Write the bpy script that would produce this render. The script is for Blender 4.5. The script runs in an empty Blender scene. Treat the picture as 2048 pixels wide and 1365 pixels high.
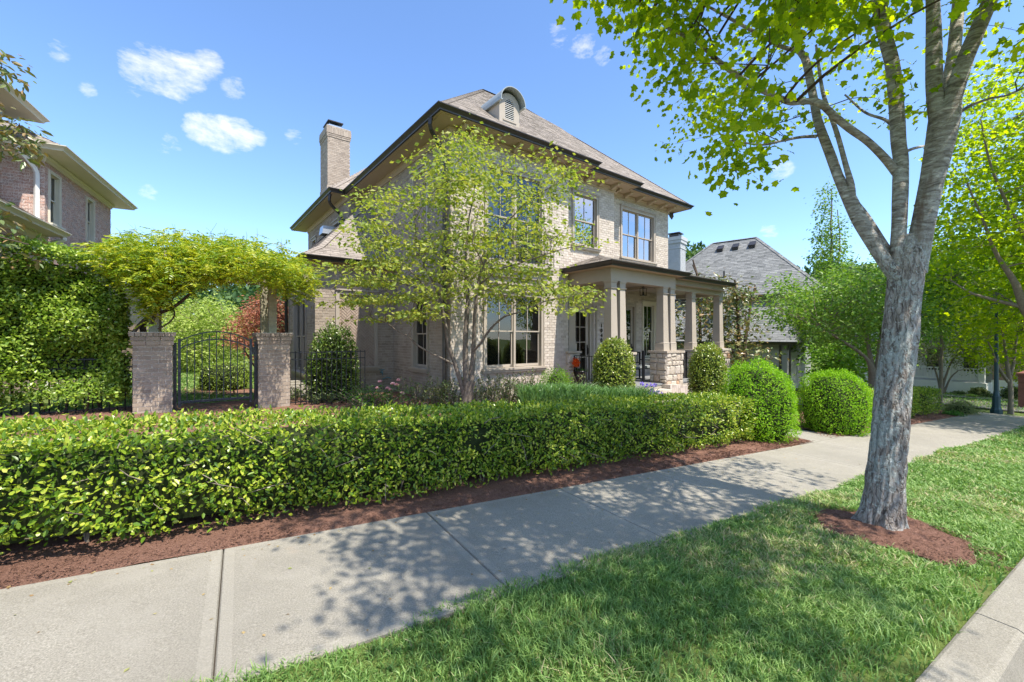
import bpy, math, random
import numpy as np
from mathutils import Matrix, Vector

SC = bpy.context.scene
rng = np.random.default_rng(7)
random.seed(7)
PI = math.pi

# ------------------------------------------------------------------ camera
cam_d = bpy.data.cameras.new("camera")
cam_d.sensor_width = 36.0
cam_d.lens = 853.0 / 2048.0 * 36.0
cam_d.shift_y = -6.5 / 2048.0
cam_d.clip_start = 0.05
cam_d.clip_end = 3000
cam = bpy.data.objects.new("camera", cam_d)
SC.collection.objects.link(cam)
cam.location = (0, 0, 0)
cam.rotation_euler = (PI / 2, 0, 0)
SC.camera = cam

# ------------------------------------------------------------------ light
SUN_DIR = Vector((0.683, -0.660, 1.72)).normalized()
sun_d = bpy.data.lights.new("sun", 'SUN')
sun_d.energy = 3.6
sun_d.angle = math.radians(0.53)
sun_d.color = (1.0, 0.93, 0.83)
sun = bpy.data.objects.new("sun", sun_d)
SC.collection.objects.link(sun)
sun.location = (20, -20, 50)
sun.rotation_euler = (-SUN_DIR).to_track_quat('-Z', 'Y').to_euler()

world = bpy.data.worlds.new("World")
SC.world = world
world.use_nodes = True
SKY_STRENGTH = 0.15
EXPOSURE = 1.3


def px_dir(x, y):
    return Vector(((x - 1024) / 853.0, 1.0, (676 - y) / 853.0)).normalized()


def build_world():
    nt = world.node_tree
    nt.nodes.clear()
    N, Lk = nt.nodes.new, nt.links.new
    out = N('ShaderNodeOutputWorld')
    bg = N('ShaderNodeBackground')
    bg.inputs['Strength'].default_value = SKY_STRENGTH
    sky = N('ShaderNodeTexSky')
    sky.sky_type = 'NISHITA'
    sky.sun_disc = False
    sky.sun_elevation = math.radians(61)
    sky.sun_rotation = math.radians(134)
    sky.altitude = 200
    sky.air_density = 1.0
    sky.dust_density = 0.25
    sky.ozone_density = 1.6
    tc = N('ShaderNodeTexCoord')

    def math_(op, a, b=None, c=None, clamp=False):
        m = N('ShaderNodeMath')
        m.operation = op
        m.use_clamp = clamp
        for i, v in enumerate((a, b, c)):
            if v is None:
                continue
            if isinstance(v, (int, float)):
                m.inputs[i].default_value = v
            else:
                Lk(v, m.inputs[i])
        return m.outputs[0]

    def noise(scale, detail, rough, stretch=(1, 1, 1), dist=0.0):
        mp = N('ShaderNodeMapping')
        mp.inputs['Scale'].default_value = stretch
        Lk(tc.outputs['Generated'], mp.inputs['Vector'])
        n = N('ShaderNodeTexNoise')
        n.inputs['Scale'].default_value = scale
        n.inputs['Detail'].default_value = detail
        n.inputs['Roughness'].default_value = rough
        n.inputs['Distortion'].default_value = dist
        Lk(mp.outputs[0], n.inputs['Vector'])
        return n.outputs[0]

    n1 = noise(11, 7, 0.66, (1, 1, 2.0), 0.4)
    n2 = noise(34, 5, 0.65, (1, 1, 2.2))
    nn = math_('ADD', n1, math_('MULTIPLY', math_('SUBTRACT', n2, 0.5), 0.45))
    # fair weather puffs seen over the houses: (direction, angular radius, strength)
    puffs = [((285, 140), 2.6, .62), ((330, 150), 2.9, .66), ((375, 142), 2.6, .62), ((415, 130), 2.0, .56), ((270, 172), 1.3, .4),
             ((400, 258), 2.0, .55), ((440, 266), 2.4, .62), ((480, 270), 2.2, .56), ((515, 273), 1.3, .4), ((465, 176), 1.7, .55),
             ((1120, 72), 1.9, .36), ((1165, 92), 2.1, .42), ((1205, 112), 1.4, .34), ((590, 276), 1.5, .36),
             ((120, 100), 1.2, .34), ((178, 182), .9, .26), ((340, 290), 1.6, .27), ((290, 382), 1.4, .25),
             ((710, 312), 1.0, .32), ((1562, 340), 1.6, .40), ((1534, 468), 1.4, .36), ((575, 440), 1.1, .26)]
    total = None
    for (p, r, s) in puffs:
        d = px_dir(*p)
        dp = N('ShaderNodeVectorMath')
        dp.operation = 'DOT_PRODUCT'
        Lk(tc.outputs['Generated'], dp.inputs[0])
        dp.inputs[1].default_value = d
        mr = N('ShaderNodeMapRange')
        mr.interpolation_type = 'SMOOTHSTEP'
        mr.inputs['From Min'].default_value = math.cos(math.radians(r))
        mr.inputs['From Max'].default_value = 1.0
        mr.inputs['To Max'].default_value = s
        Lk(dp.outputs['Value'], mr.inputs['Value'])
        total = mr.outputs[0] if total is None else math_('MAXIMUM', total, mr.outputs[0])
    shaped = math_('ADD', total, math_('MULTIPLY', math_('SUBTRACT', nn, 0.56), 1.7))
    gate = math_('MULTIPLY', total, 5.0, None, True)
    m_front = math_('MULTIPLY', gate, math_('MULTIPLY', math_('SUBTRACT', shaped, 0.13), 1.15, None, True))
    # the same scattered puffs go on over the street behind
    sep = N('ShaderNodeSeparateXYZ')
    Lk(tc.outputs['Generated'], sep.inputs[0])
    nb = noise(3.2, 7, 0.6, (1, 1, 1.7), 0.2)
    back = math_('MULTIPLY', math_('SUBTRACT', nb, 0.46), 4.5, None, True)
    gate_b = math_('MULTIPLY', math_('SUBTRACT', math_('SUBTRACT', math_('ABSOLUTE', sep.outputs['X']), math_('MULTIPLY', sep.outputs['Y'], 1.3)), 0.08), 4.0, None, True)
    m_back = math_('MULTIPLY', back, gate_b)
    mask = math_('MULTIPLY', math_('MAXIMUM', m_front, m_back), 0.88)
    mix = N('ShaderNodeMixRGB')
    mix.inputs['Color2'].default_value = (4.5, 4.25, 4.5, 1)
    # the photograph's deeper, cleaner blue
    tint = N('ShaderNodeMixRGB')
    tint.blend_type = 'MULTIPLY'
    tint.inputs['Fac'].default_value = 1.0
    tint.inputs['Color2'].default_value = (.64, .75, .885, 1)
    Lk(sky.outputs[0], tint.inputs['Color1'])
    Lk(mask, mix.inputs['Fac'])
    Lk(tint.outputs[0], mix.inputs['Color1'])
    Lk(mix.outputs[0], bg.inputs['Color'])
    Lk(bg.outputs[0], out.inputs['Surface'])


build_world()
SC.view_settings.view_transform = 'Standard'
SC.view_settings.look = 'None'
SC.view_settings.gamma = 1.0
SC.view_settings.use_curve_mapping = False
SC.view_settings.exposure = EXPOSURE
SC.render.engine = 'CYCLES'
SC.cycles.max_bounces = 8
SC.cycles.diffuse_bounces = 4
SC.cycles.transmission_bounces = 6
SC.cycles.transparent_max_bounces = 12
SC.cycles.caustics_reflective = False
SC.cycles.caustics_refractive = False
SC.cycles.use_denoising = True
SC.cycles.sample_clamp_indirect = 6.0

# ------------------------------------------------------------------ frames
U = np.array([0.7934, 0.6087])      # along the front of the main house
VV = np.array([-0.6087, 0.7934])    # into the lot
WS = np.array([0.843, 0.537])       # along the pavement
WN = np.array([-0.537, 0.843])      # across it, away from the street
ROT_H = math.atan2(U[1], U[0])


def at(x, y, Y):
    """photo pixel + distance -> point"""
    return np.array([(x - 1024) / 853.0 * Y, Y, (676 - y) / 853.0 * Y])


def zg(X, Y):
    s = 0.843 * np.asarray(X, float) + 0.537 * np.asarray(Y, float)
    lo, hi = -12.0, 40.0
    s = np.clip(s, lo, hi)
    return -1.52 - 0.048 * s


def sn(s, n):
    return WS * s + WN * n


def hab(a, b):
    return U * a + VV * b


# ------------------------------------------------------------------ noise
def vnoise(x, y, f, seed=0):
    g = np.random.default_rng(seed).random((256, 256))
    x = np.asarray(x, float) * f + 1000.3
    y = np.asarray(y, float) * f + 1000.7
    xi, yi = np.floor(x).astype(int), np.floor(y).astype(int)
    u, v = x - xi, y - yi
    u, v = u * u * (3 - 2 * u), v * v * (3 - 2 * v)
    xi, yi = xi & 255, yi & 255
    x1, y1 = (xi + 1) & 255, (yi + 1) & 255
    return (g[xi, yi] * (1 - u) + g[x1, yi] * u) * (1 - v) + (g[xi, y1] * (1 - u) + g[x1, y1] * u) * v


def inpoly(px, py, poly):
    px, py = np.asarray(px), np.asarray(py)
    inside = np.zeros(px.shape, bool)
    n = len(poly)
    j = n - 1
    for i in range(n):
        xi, yi = poly[i]
        xj, yj = poly[j]
        c = ((yi > py) != (yj > py)) & (px < (xj - xi) * (py - yi) / (yj - yi + 1e-12) + xi)
        inside ^= c
        j = i
    return inside


# ------------------------------------------------------------------ objects
def link(o):
    SC.collection.objects.link(o)
    return o


def tag(o, label=None, cat=None, group=None, kind=None):
    if label:
        o['label'] = label
    if cat:
        o['category'] = cat
    if group:
        o['group'] = group
    if kind:
        o['kind'] = kind
    return o


def thing(name, label, cat, loc, rotz=0.0, group=None, kind=None):
    o = bpy.data.objects.new(name, None)
    o.empty_display_size = 0.2
    link(o)
    o.location = tuple(float(v) for v in loc)
    o.rotation_euler = (0, 0, rotz)
    return tag(o, label, cat, group, kind)


def mesh_np(name, V, faces, mat=None, rnd=None, smooth=False):
    """faces: list of (m,k) int arrays; rnd: per-face float"""
    me = bpy.data.meshes.new(name)
    V = np.asarray(V, np.float32)
    faces = [np.asarray(f, np.int32) for f in faces if len(f)]
    nf = sum(len(f) for f in faces)
    loops = np.concatenate([f.ravel() for f in faces])
    tot = np.concatenate([np.full(len(f), f.shape[1], np.int32) for f in faces])
    start = np.concatenate([[0], np.cumsum(tot)[:-1]]).astype(np.int32)
    me.vertices.add(len(V))
    me.vertices.foreach_set('co', V.ravel())
    me.loops.add(len(loops))
    me.loops.foreach_set('vertex_index', loops)
    me.polygons.add(nf)
    me.polygons.foreach_set('loop_start', start)
    me.polygons.foreach_set('use_smooth', np.full(nf, bool(smooth)))
    if rnd is not None:
        at_ = me.attributes.new('rnd', 'FLOAT', 'FACE')
        at_.data.foreach_set('value', np.asarray(rnd, np.float32))
    if mat is not None:
        for m in (mat if isinstance(mat, (list, tuple)) else [mat]):
            me.materials.append(m)
    me.update(calc_edges=True)
    return me


def put(name, me, parent=None, kind=None):
    o = bpy.data.objects.new(name, me)
    link(o)
    if parent is not None:
        o.parent = parent
    if kind:
        o['kind'] = kind
    return o


class G:
    """collects shapes; T maps shape coordinates to the thing's own frame"""

    def __init__(self, T=None):
        self.V, self.F, self.R, self.n = [], {}, {}, 0
        self.T = T

    def add(self, V, faces, rnd=None):
        V = np.asarray(V, float).reshape(-1, 3)
        if self.T is not None:
            V = self.T(V)
        for f in faces:
            f = np.asarray(f, int)
            if f.ndim == 1:
                f = f[None]
            k = f.shape[1]
            self.F.setdefault(k, []).append(f + self.n)
            r = np.asarray(rnd if rnd is not None else np.zeros(len(f)), float)
            if r.ndim == 0:
                r = np.full(len(f), float(r))
            self.R.setdefault(k, []).append(r)
        self.V.append(V)
        self.n += len(V)
        return self

    def box(self, x0, x1, y0, y1, z0, z1, rnd=None):
        V = [(x0, y0, z0), (x1, y0, z0), (x1, y1, z0), (x0, y1, z0), (x0, y0, z1), (x1, y0, z1), (x1, y1, z1), (x0, y1, z1)]
        F = [[0, 3, 2, 1], [4, 5, 6, 7], [0, 1, 5, 4], [1, 2, 6, 5], [2, 3, 7, 6], [3, 0, 4, 7]]
        return self.add(V, [F], 0.0 if rnd is None else rnd)

    def taper(self, c, hx0, hy0, z0, hx1, hy1, z1):
        x, y = c
        V = [(x - hx0, y - hy0, z0), (x + hx0, y - hy0, z0), (x + hx0, y + hy0, z0), (x - hx0, y + hy0, z0),
             (x - hx1, y - hy1, z1), (x + hx1, y - hy1, z1), (x + hx1, y + hy1, z1), (x - hx1, y + hy1, z1)]
        F = [[0, 3, 2, 1], [4, 5, 6, 7], [0, 1, 5, 4], [1, 2, 6, 5], [2, 3, 7, 6], [3, 0, 4, 7]]
        return self.add(V, [F], 0.0)

    def poly(self, pts):
        return self.add(pts, [[list(range(len(pts)))]], 0.0)

    def tube(self, pts, rad, sides=6, cap=True):
        V, F = tube_np(pts, rad, sides)
        fs = [F]
        self.add(V, fs)
        if cap:
            n = len(V) // sides
            self.add(V[-sides:], [[list(range(sides))]])
            self.add(V[:sides], [[list(range(sides))[::-1]]])
        return self

    def bar(self, p, q, w, h=None):
        """square bar between two points"""
        h = h or w
        p, q = np.asarray(p, float), np.asarray(q, float)
        d = q - p
        d /= np.linalg.norm(d)
        up = np.array([0, 0, 1.0]) if abs(d[2]) < 0.95 else np.array([1.0, 0, 0])
        s = np.cross(d, up)
        s /= np.linalg.norm(s)
        t = np.cross(s, d)
        c = [(-1, -1), (1, -1), (1, 1), (-1, 1)]
        V = [p + s * a * w / 2 + t * b * h / 2 for a, b in c] + [q + s * a * w / 2 + t * b * h / 2 for a, b in c]
        F = [[0, 3, 2, 1], [4, 5, 6, 7], [0, 1, 5, 4], [1, 2, 6, 5], [2, 3, 7, 6], [3, 0, 4, 7]]
        return self.add(V, [F], 0.0)

    def path(self, path, prof, closed=False, cap=True):
        """sweep a profile [(out, z)] along a plan polyline; out = right of travel, mitred"""
        P = np.asarray(path, float)
        n = len(P)
        rings = []
        for i in range(n):
            if closed:
                d0 = P[i] - P[i - 1]
                d1 = P[(i + 1) % n] - P[i]
            else:
                d0 = P[i] - P[i - 1] if i > 0 else P[1] - P[0]
                d1 = P[i + 1] - P[i] if i < n - 1 else P[-1] - P[-2]
            d0, d1 = d0 / np.linalg.norm(d0), d1 / np.linalg.norm(d1)
            n0, n1 = np.array([d0[1], -d0[0]]), np.array([d1[1], -d1[0]])
            m = n0 + n1
            m = m / max(1e-6, m @ m) * 2
            rings.append([(P[i][0] + m[0] * o, P[i][1] + m[1] * o, z) for o, z in prof])
        k = len(prof)
        V = np.array(rings).reshape(-1, 3)
        F = []
        for i in range(n if closed else n - 1):
            j = (i + 1) % n
            for q in range(k - 1):
                F.append([i * k + q, j * k + q, j * k + q + 1, i * k + q + 1])
        self.add(V, [F], 0.0)
        if cap and not closed and k > 2:
            self.add(V[:k], [[list(range(k))]], 0.0)
            self.add(V[-k:], [[list(range(k))[::-1]]], 0.0)
        return self

    def build(self, name, mat, parent=None, kind=None, smooth=False, label=None):
        V = np.concatenate(self.V)
        faces, rnd = [], []
        for k in self.F:
            faces.append(np.concatenate(self.F[k]))
            rnd.append(np.concatenate(self.R[k]))
        me = mesh_np(name, V, faces, mat, np.concatenate(rnd), smooth)
        o = put(name, me, parent, kind)
        if label:
            o['label'] = label
        return o


def tube_np(pts, rad, sides=6):
    P = np.asarray(pts, float)
    R = np.broadcast_to(np.asarray(rad, float), (len(P),))
    T = np.gradient(P, axis=0)
    T /= np.linalg.norm(T, axis=1)[:, None] + 1e-9
    ref = np.array([0.0, 0, 1.0]) if abs(T[:, 2]).mean() < 0.8 else np.array([1.0, 0.0, 0.0])
    S = np.cross(T, ref)
    S /= np.linalg.norm(S, axis=1)[:, None] + 1e-9
    B = np.cross(T, S)
    a = np.arange(sides) / sides * 2 * PI
    V = P[:, None, :] + R[:, None, None] * (np.cos(a)[None, :, None] * S[:, None, :] + np.sin(a)[None, :, None] * B[:, None, :])
    V = V.reshape(-1, 3)
    i = np.arange(len(P) - 1)[:, None] * sides
    j = np.arange(sides)[None, :]
    jn = (j + 1) % sides
    F = np.stack([i + j, i + jn, i + sides + jn, i + sides + j], -1).reshape(-1, 4)
    return V, F


def spline(pts, rad, step):
    P = np.asarray(pts, float)
    R = np.asarray(rad, float)
    Q = np.concatenate([P, R[:, None]], 1)
    E = np.concatenate([[2 * Q[0] - Q[1]], Q, [2 * Q[-1] - Q[-2]]])
    out = []
    for i in range(1, len(E) - 2):
        L = np.linalg.norm(E[i + 1, :3] - E[i, :3])
        m = max(1, int(L / step))
        t = (np.arange(m) / m)[:, None]
        p0, p1, p2, p3 = E[i - 1], E[i], E[i + 1], E[i + 2]
        out.append(0.5 * ((2 * p1) + (-p0 + p2) * t + (2 * p0 - 5 * p1 + 4 * p2 - p3) * t ** 2 + (-p0 + 3 * p1 - 3 * p2 + p3) * t ** 3))
    out.append(E[-2][None])
    out = np.concatenate(out)
    return out[:, :3], np.maximum(out[:, 3], 0.001)


# ------------------------------------------------------------------ leaves
def tm(v, f):
    return np.array(v, float), np.array(f, int)


T_ELL = tm([(0, 0, 0), (.32, .5, .05), (.72, .40, .02), (1, 0, -.07), (.72, -.40, .02), (.32, -.5, .05), (.32, 0, -.03), (.72, 0, -.05)],
           [(0, 6, 1), (6, 7, 2), (6, 2, 1), (7, 3, 2), (0, 5, 6), (5, 4, 7), (5, 7, 6), (4, 3, 7)])
T_DIA = tm([(0, 0, 0), (.5, .5, .06), (1, 0, -.05), (.5, -.5, .06)], [(0, 2, 1), (0, 3, 2)])
T_LONG = tm([(0, 0, 0), (.35, .5, .03), (1, 0, -.12), (.35, -.5, .03), (.4, 0, -.02)], [(0, 4, 1), (4, 2, 1), (0, 3, 4), (3, 2, 4)])
T_MAP = tm([(.34, 0, .02), (0, 0, 0), (.06, .26, .01), (.13, .47, -.04), (.36, .36, .02), (.60, .52, -.05), (.70, .24, .02), (1, .02, -.12),
            (.70, -.24, .02), (.60, -.50, -.08), (.36, -.36, 0), (.10, -.47, -.05), (.06, -.26, .01)],
           [(0, i, i + 1) for i in range(1, 12)] + [(0, 12, 1)])


def unit(a):
    return a / (np.linalg.norm(a, axis=-1, keepdims=True) + 1e-9)


def leaves(P, D, Nn, L, W, tmpl, g=None, rnd=None):
    tv, tf = tmpl
    P = np.asarray(P, float)
    n, k, m = len(P), len(tv), len(tf)
    D = unit(D)
    S = unit(np.cross(D, Nn))
    N2 = np.cross(S, D)
    L = np.broadcast_to(np.asarray(L, float), (n,))
    W = np.broadcast_to(np.asarray(W, float), (n,))
    V = (P[:, None] + (L[:, None] * tv[None, :, 0])[..., None] * D[:, None] + (W[:, None] * tv[None, :, 1])[..., None] * S[:, None]
         + (L[:, None] * tv[None, :, 2])[..., None] * N2[:, None]).reshape(-1, 3)
    F = (np.arange(n)[:, None, None] * k + tf[None]).reshape(-1, tf.shape[1])
    r = rng.random(n) if rnd is None else np.asarray(rnd)
    r = np.repeat(r, m)
    if g is None:
        return V, F, r
    g.add(V, [F], r)


def rdir(n):
    return unit(rng.normal(size=(n, 3)))

# ------------------------------------------------------------------ materials
class NB:
    def __init__(self, name):
        self.m = bpy.data.materials.new(name)
        self.m.use_nodes = True
        self.nt = self.m.node_tree
        self.nt.nodes.clear()
        self.out = self.N('ShaderNodeOutputMaterial')
        self.co = None

    def N(self, t):
        return self.nt.nodes.new(t)

    def L(self, a, b):
        self.nt.links.new(a, b)

    def coord(self):
        if self.co is None:
            self.co = self.N('ShaderNodeNewGeometry').outputs['Position']
        return self.co

    def obj(self):
        return self.N('ShaderNodeTexCoord').outputs['Object']

    def map(self, scale=(1, 1, 1), rot=(0, 0, 0), vec=None):
        mp = self.N('ShaderNodeMapping')
        mp.inputs['Scale'].default_value = scale
        mp.inputs['Rotation'].default_value = rot
        self.L(vec or self.coord(), mp.inputs['Vector'])
        return mp.outputs[0]

    def noise(self, scale, detail=4, rough=0.55, vec=None, dist=0.0):
        n = self.N('ShaderNodeTexNoise')
        n.inputs['Scale'].default_value = scale
        n.inputs['Detail'].default_value = detail
        n.inputs['Roughness'].default_value = rough
        n.inputs['Distortion'].default_value = dist
        self.L(vec or self.coord(), n.inputs['Vector'])
        return n.outputs[0]

    def voro(self, scale, feature='F1', vec=None, out=0):
        n = self.N('ShaderNodeTexVoronoi')
        n.feature = feature
        n.inputs['Scale'].default_value = scale
        self.L(vec or self.coord(), n.inputs['Vector'])
        return n.outputs[out]

    def ma(self, op, a, b=None, c=None, clamp=False):
        m = self.N('ShaderNodeMath')
        m.operation = op
        m.use_clamp = clamp
        for i, v in enumerate((a, b, c)):
            if v is None:
                continue
            if isinstance(v, (int, float)):
                m.inputs[i].default_value = v
            else:
                self.L(v, m.inputs[i])
        return m.outputs[0]

    def ramp(self, fac, stops, interp='LINEAR'):
        r = self.N('ShaderNodeValToRGB')
        r.color_ramp.interpolation = interp
        e = r.color_ramp.elements
        while len(e) < len(stops):
            e.new(0.5)
        for i, (p, c) in enumerate(stops):
            e[i].position = p
            e[i].color = (*c, 1) if len(c) == 3 else c
        self.L(fac, r.inputs[0])
        return r.outputs[0]

    def mix(self, fac, a, b, mode='MIX'):
        m = self.N('ShaderNodeMixRGB')
        m.blend_type = mode
        for i, v in ((0, fac), (1, a), (2, b)):
            if isinstance(v, (int, float)):
                m.inputs[i].default_value = v
            elif isinstance(v, tuple):
                m.inputs[i].default_value = (*v, 1)
            else:
                self.L(v, m.inputs[i])
        return m.outputs[0]

    def rnd(self):
        """face attribute plus the object's own random number, wrapped to 0..1"""
        a = self.N('ShaderNodeAttribute')
        a.attribute_name = 'rnd'
        o = self.N('ShaderNodeObjectInfo')
        return self.ma('FRACT', self.ma('ADD', a.outputs['Fac'], o.outputs['Random']))

    def attr(self):
        a = self.N('ShaderNodeAttribute')
        a.attribute_name = 'rnd'
        return a.outputs['Fac']

    def bsdf(self, col, rough=0.6, spec=0.4, metal=0.0, bump=None, bs=0.3, bd=0.02, normal=None):
        p = self.N('ShaderNodeBsdfPrincipled')
        for k, v in (('Base Color', col), ('Roughness', rough), ('Specular IOR Level', spec), ('Metallic', metal)):
            if isinstance(v, (int, float)):
                p.inputs[k].default_value = v
            elif isinstance(v, tuple):
                p.inputs[k].default_value = (*v, 1)
            else:
                self.L(v, p.inputs[k])
        if bump is not None:
            b = self.N('ShaderNodeBump')
            b.inputs['Strength'].default_value = bs
            b.inputs['Distance'].default_value = bd
            self.L(bump, b.inputs['Height'])
            self.L(b.outputs[0], p.inputs['Normal'])
        self.p = p
        return p.outputs[0]

    def done(self, sh):
        self.L(sh, self.out.inputs['Surface'])
        return self.m


def m_plain(name, col, rough=0.6, spec=0.4, metal=0.0, var=0.12, scale=3.0, bs=0.1, bscale=60):
    b = NB(name)
    n = b.noise(scale, 5, 0.6)
    c = b.ramp(n, [(0.25, tuple(v * (1 - var) for v in col)), (0.75, tuple(min(1, v * (1 + var)) for v in col))])
    n2 = b.noise(bscale, 3, 0.6)
    return b.done(b.bsdf(c, rough, spec, metal, n2, bs, 0.004))


def m_leaf(name, cols, rough=0.42, spec=0.5, trans=0.35, tcol=None, patch=0.5):
    b = NB(name)
    r = b.rnd()
    big = b.noise(2.2, 3, 0.6)
    f = b.ma('ADD', b.ma('MULTIPLY', r, 1 - patch * 0.5), b.ma('MULTIPLY', b.ma('SUBTRACT', big, 0.25), patch), None, True)
    n = len(cols)
    c = b.ramp(f, [(0.05 + 0.9 * i / (n - 1), col) for i, col in enumerate(cols)])
    s = b.bsdf(c, rough, spec)
    t = b.N('ShaderNodeBsdfTranslucent')
    if tcol is None:
        tcol = (1.15, 1.25, 0.45)
    tc = b.mix(1.0, c, tcol, 'MULTIPLY')
    b.L(tc, t.inputs['Color'])
    mx = b.N('ShaderNodeMixShader')
    mx.inputs[0].default_value = trans
    b.L(s, mx.inputs[1])
    b.L(t.outputs[0], mx.inputs[2])
    return b.done(mx.outputs[0])


def m_brick(name, cols, smear, sf=0.25):
    b = NB(name)
    r = b.rnd()
    n = len(cols)
    c = b.ramp(r, [(i / (n - 1), col) for i, col in enumerate(cols)])
    n1 = b.noise(38, 5, 0.7)
    n2 = b.noise(1.1, 4, 0.6)
    c = b.mix(b.ramp(n1, [(0.45, (0, 0, 0)), (0.75, (sf * 2.4,) * 3)]), c, smear)
    c = b.mix(b.ma('MULTIPLY', n2, 0.35), c, tuple(v * 0.55 for v in cols[0]))
    h = b.ma('ADD', n1, b.ma('MULTIPLY', b.noise(140, 3, 0.7), 0.5))
    return b.done(b.bsdf(c, 0.88, 0.2, 0, h, 0.55, 0.006))


def m_shingle(name, cols):
    b = NB(name)
    r = b.rnd()
    n = len(cols)
    c = b.ramp(r, [(i / (n - 1), col) for i, col in enumerate(cols)])
    g = b.noise(220, 2, 0.8)
    c = b.mix(0.35, c, b.ramp(g, [(0.3, tuple(v * .5 for v in cols[0])), (0.7, tuple(v * 1.3 for v in cols[-1]))]))
    st = b.noise(0.5, 4, 0.6)
    c = b.mix(b.ma('MULTIPLY', st, 0.25), c, tuple(v * 0.6 for v in cols[0]))
    return b.done(b.bsdf(c, 0.93, 0.15, 0, g, 0.4, 0.004))


M = {}
M['brick'] = m_brick('taupe_brick', [(.29, .235, .185), (.39, .325, .265), (.34, .28, .225), (.45, .375, .30), (.25, .20, .16), (.41, .335, .265)], (.56, .50, .42), .32)  # same house brick, toned darker to suit the shaded side wall
M['brick_front'] = m_brick('sunlit_taupe_brick', [(.44, .375, .31), (.59, .52, .44), (.52, .45, .38), (.65, .58, .50), (.38, .32, .265), (.60, .53, .45)], (.70, .65, .58), .34)  # same house brick, colour lightened to carry the sun on the front
M['mortar'] = m_plain('pale_mortar', (.50, .44, .37), .95, .1, var=.15, scale=9, bs=.5, bscale=180)
M['mortar_gate'] = m_plain('light_pillar_mortar', (.66, .60, .52), .95, .1, var=.12, scale=9, bs=.5, bscale=180)
M['brick_gate'] = m_brick('weathered_pillar_brick', [(.27, .215, .165), (.35, .285, .22), (.30, .245, .19), (.39, .32, .25), (.24, .19, .145), (.36, .28, .21)], (.48, .42, .35), .20)
M['herring'] = m_brick('herringbone_brick', [(.33, .25, .20), (.42, .33, .265), (.36, .285, .23), (.47, .37, .30)], (.46, .40, .33), .22)
M['old_brick'] = m_brick('tumbled_red_brick', [(.36, .20, .155), (.52, .30, .225), (.43, .25, .20), (.58, .37, .29), (.34, .24, .21), (.50, .34, .28)], (.80, .73, .67), .62)
M['old_mortar'] = m_plain('white_smear_mortar', (.80, .75, .69), .95, .1, var=.12, scale=8, bs=.6, bscale=150)
M['trim'] = m_plain('taupe_trim_paint', (.385, .335, .275), .55, .35, var=.06, scale=2.0, bs=.06)
M['soffit'] = m_plain('tan_soffit_paint', (.44, .345, .25), .6, .3, var=.06, scale=1.5, bs=.05)
M['gutter'] = m_plain('dark_bronze_gutter', (.045, .040, .036), .38, .5, .35, var=.2, scale=4, bs=.05)
M['iron'] = m_plain('black_iron', (.016, .018, .021), .42, .5, .2, var=.3, scale=12, bs=.25, bscale=90)
M['iron_blue'] = m_plain('blue_black_iron', (.022, .030, .040), .40, .5, .2, var=.3, scale=12, bs=.25, bscale=90)
M['shingle'] = m_shingle('brown_shingle', [(.23, .20, .17), (.33, .29, .25), (.28, .245, .21), (.39, .345, .295), (.26, .225, .195)])
M['shingle_gray'] = m_shingle('gray_shingle', [(.14, .145, .14), (.27, .275, .265), (.21, .215, .21), (.35, .355, .34), (.175, .18, .175)])
M['under'] = m_plain('roof_felt', (.055, .048, .042), .95, .1)
M['under_gray'] = m_plain('gray_roof_felt', (.06, .06, .06), .95, .1)
M['metal'] = m_plain('galvanised_metal', (.45, .48, .50), .35, .5, .7, var=.12, scale=6)
M['copper'] = m_plain('weathered_metal_roof', (.33, .36, .35), .45, .5, .35, var=.12, scale=5)
M['cream'] = m_plain('cream_paint', (.60, .56, .44), .55, .35, var=.06, scale=2)
M['white'] = m_plain('white_paint', (.72, .71, .67), .5, .4, var=.05, scale=3)
M['gray_siding'] = m_plain('gray_painted_siding', (.33, .34, .34), .6, .3, var=.08, scale=2)
M['painted_brick'] = m_plain('white_painted_brick', (.42, .44, .44), .8, .2, var=.10, scale=6, bs=.5, bscale=30)
M['lantern'] = m_plain('lantern_bronze', (.03, .026, .02), .4, .5, .4)
M['teal_iron'] = m_plain('teal_painted_iron', (.020, .055, .070), .4, .5, .2, var=.2, scale=8)
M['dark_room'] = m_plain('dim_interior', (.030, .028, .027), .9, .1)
M['curtain'] = m_plain('pale_curtain', (.52, .56, .54), .85, .1, var=.1, scale=9)
M['orange'] = m_leaf('orange_petals', [(.75, .10, .015), (.85, .20, .03)], .6, .2, .25, (1, .6, .3))
M['pink'] = m_leaf('pink_petals', [(.75, .42, .45), (.82, .58, .58)], .6, .2, .3, (1, .8, .8))
M['violet'] = m_leaf('violet_petals', [(.16, .10, .48), (.32, .24, .68)], .6, .2, .3, (.8, .7, 1))
M['cushion'] = m_plain('blue_cushion_cloth', (.13, .24, .27), .9, .1, var=.1)
M['seat_pad'] = m_plain('gray_seat_pad', (.30, .33, .33), .9, .1, var=.1)
M['timber'] = m_plain('weathered_arbor_timber', (.30, .275, .20), .8, .2, var=.25, scale=14, bs=.4, bscale=40)
M['pot'] = m_plain('dark_glazed_pot', (.03, .03, .035), .35, .5)
M['bluestone'] = m_plain('gray_bluestone', (.20, .205, .205), .8, .25, var=.2, scale=5, bs=.3)
M['digits'] = m_plain('dark_bronze_numbers', (.035, .028, .022), .4, .5, .3)


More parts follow.
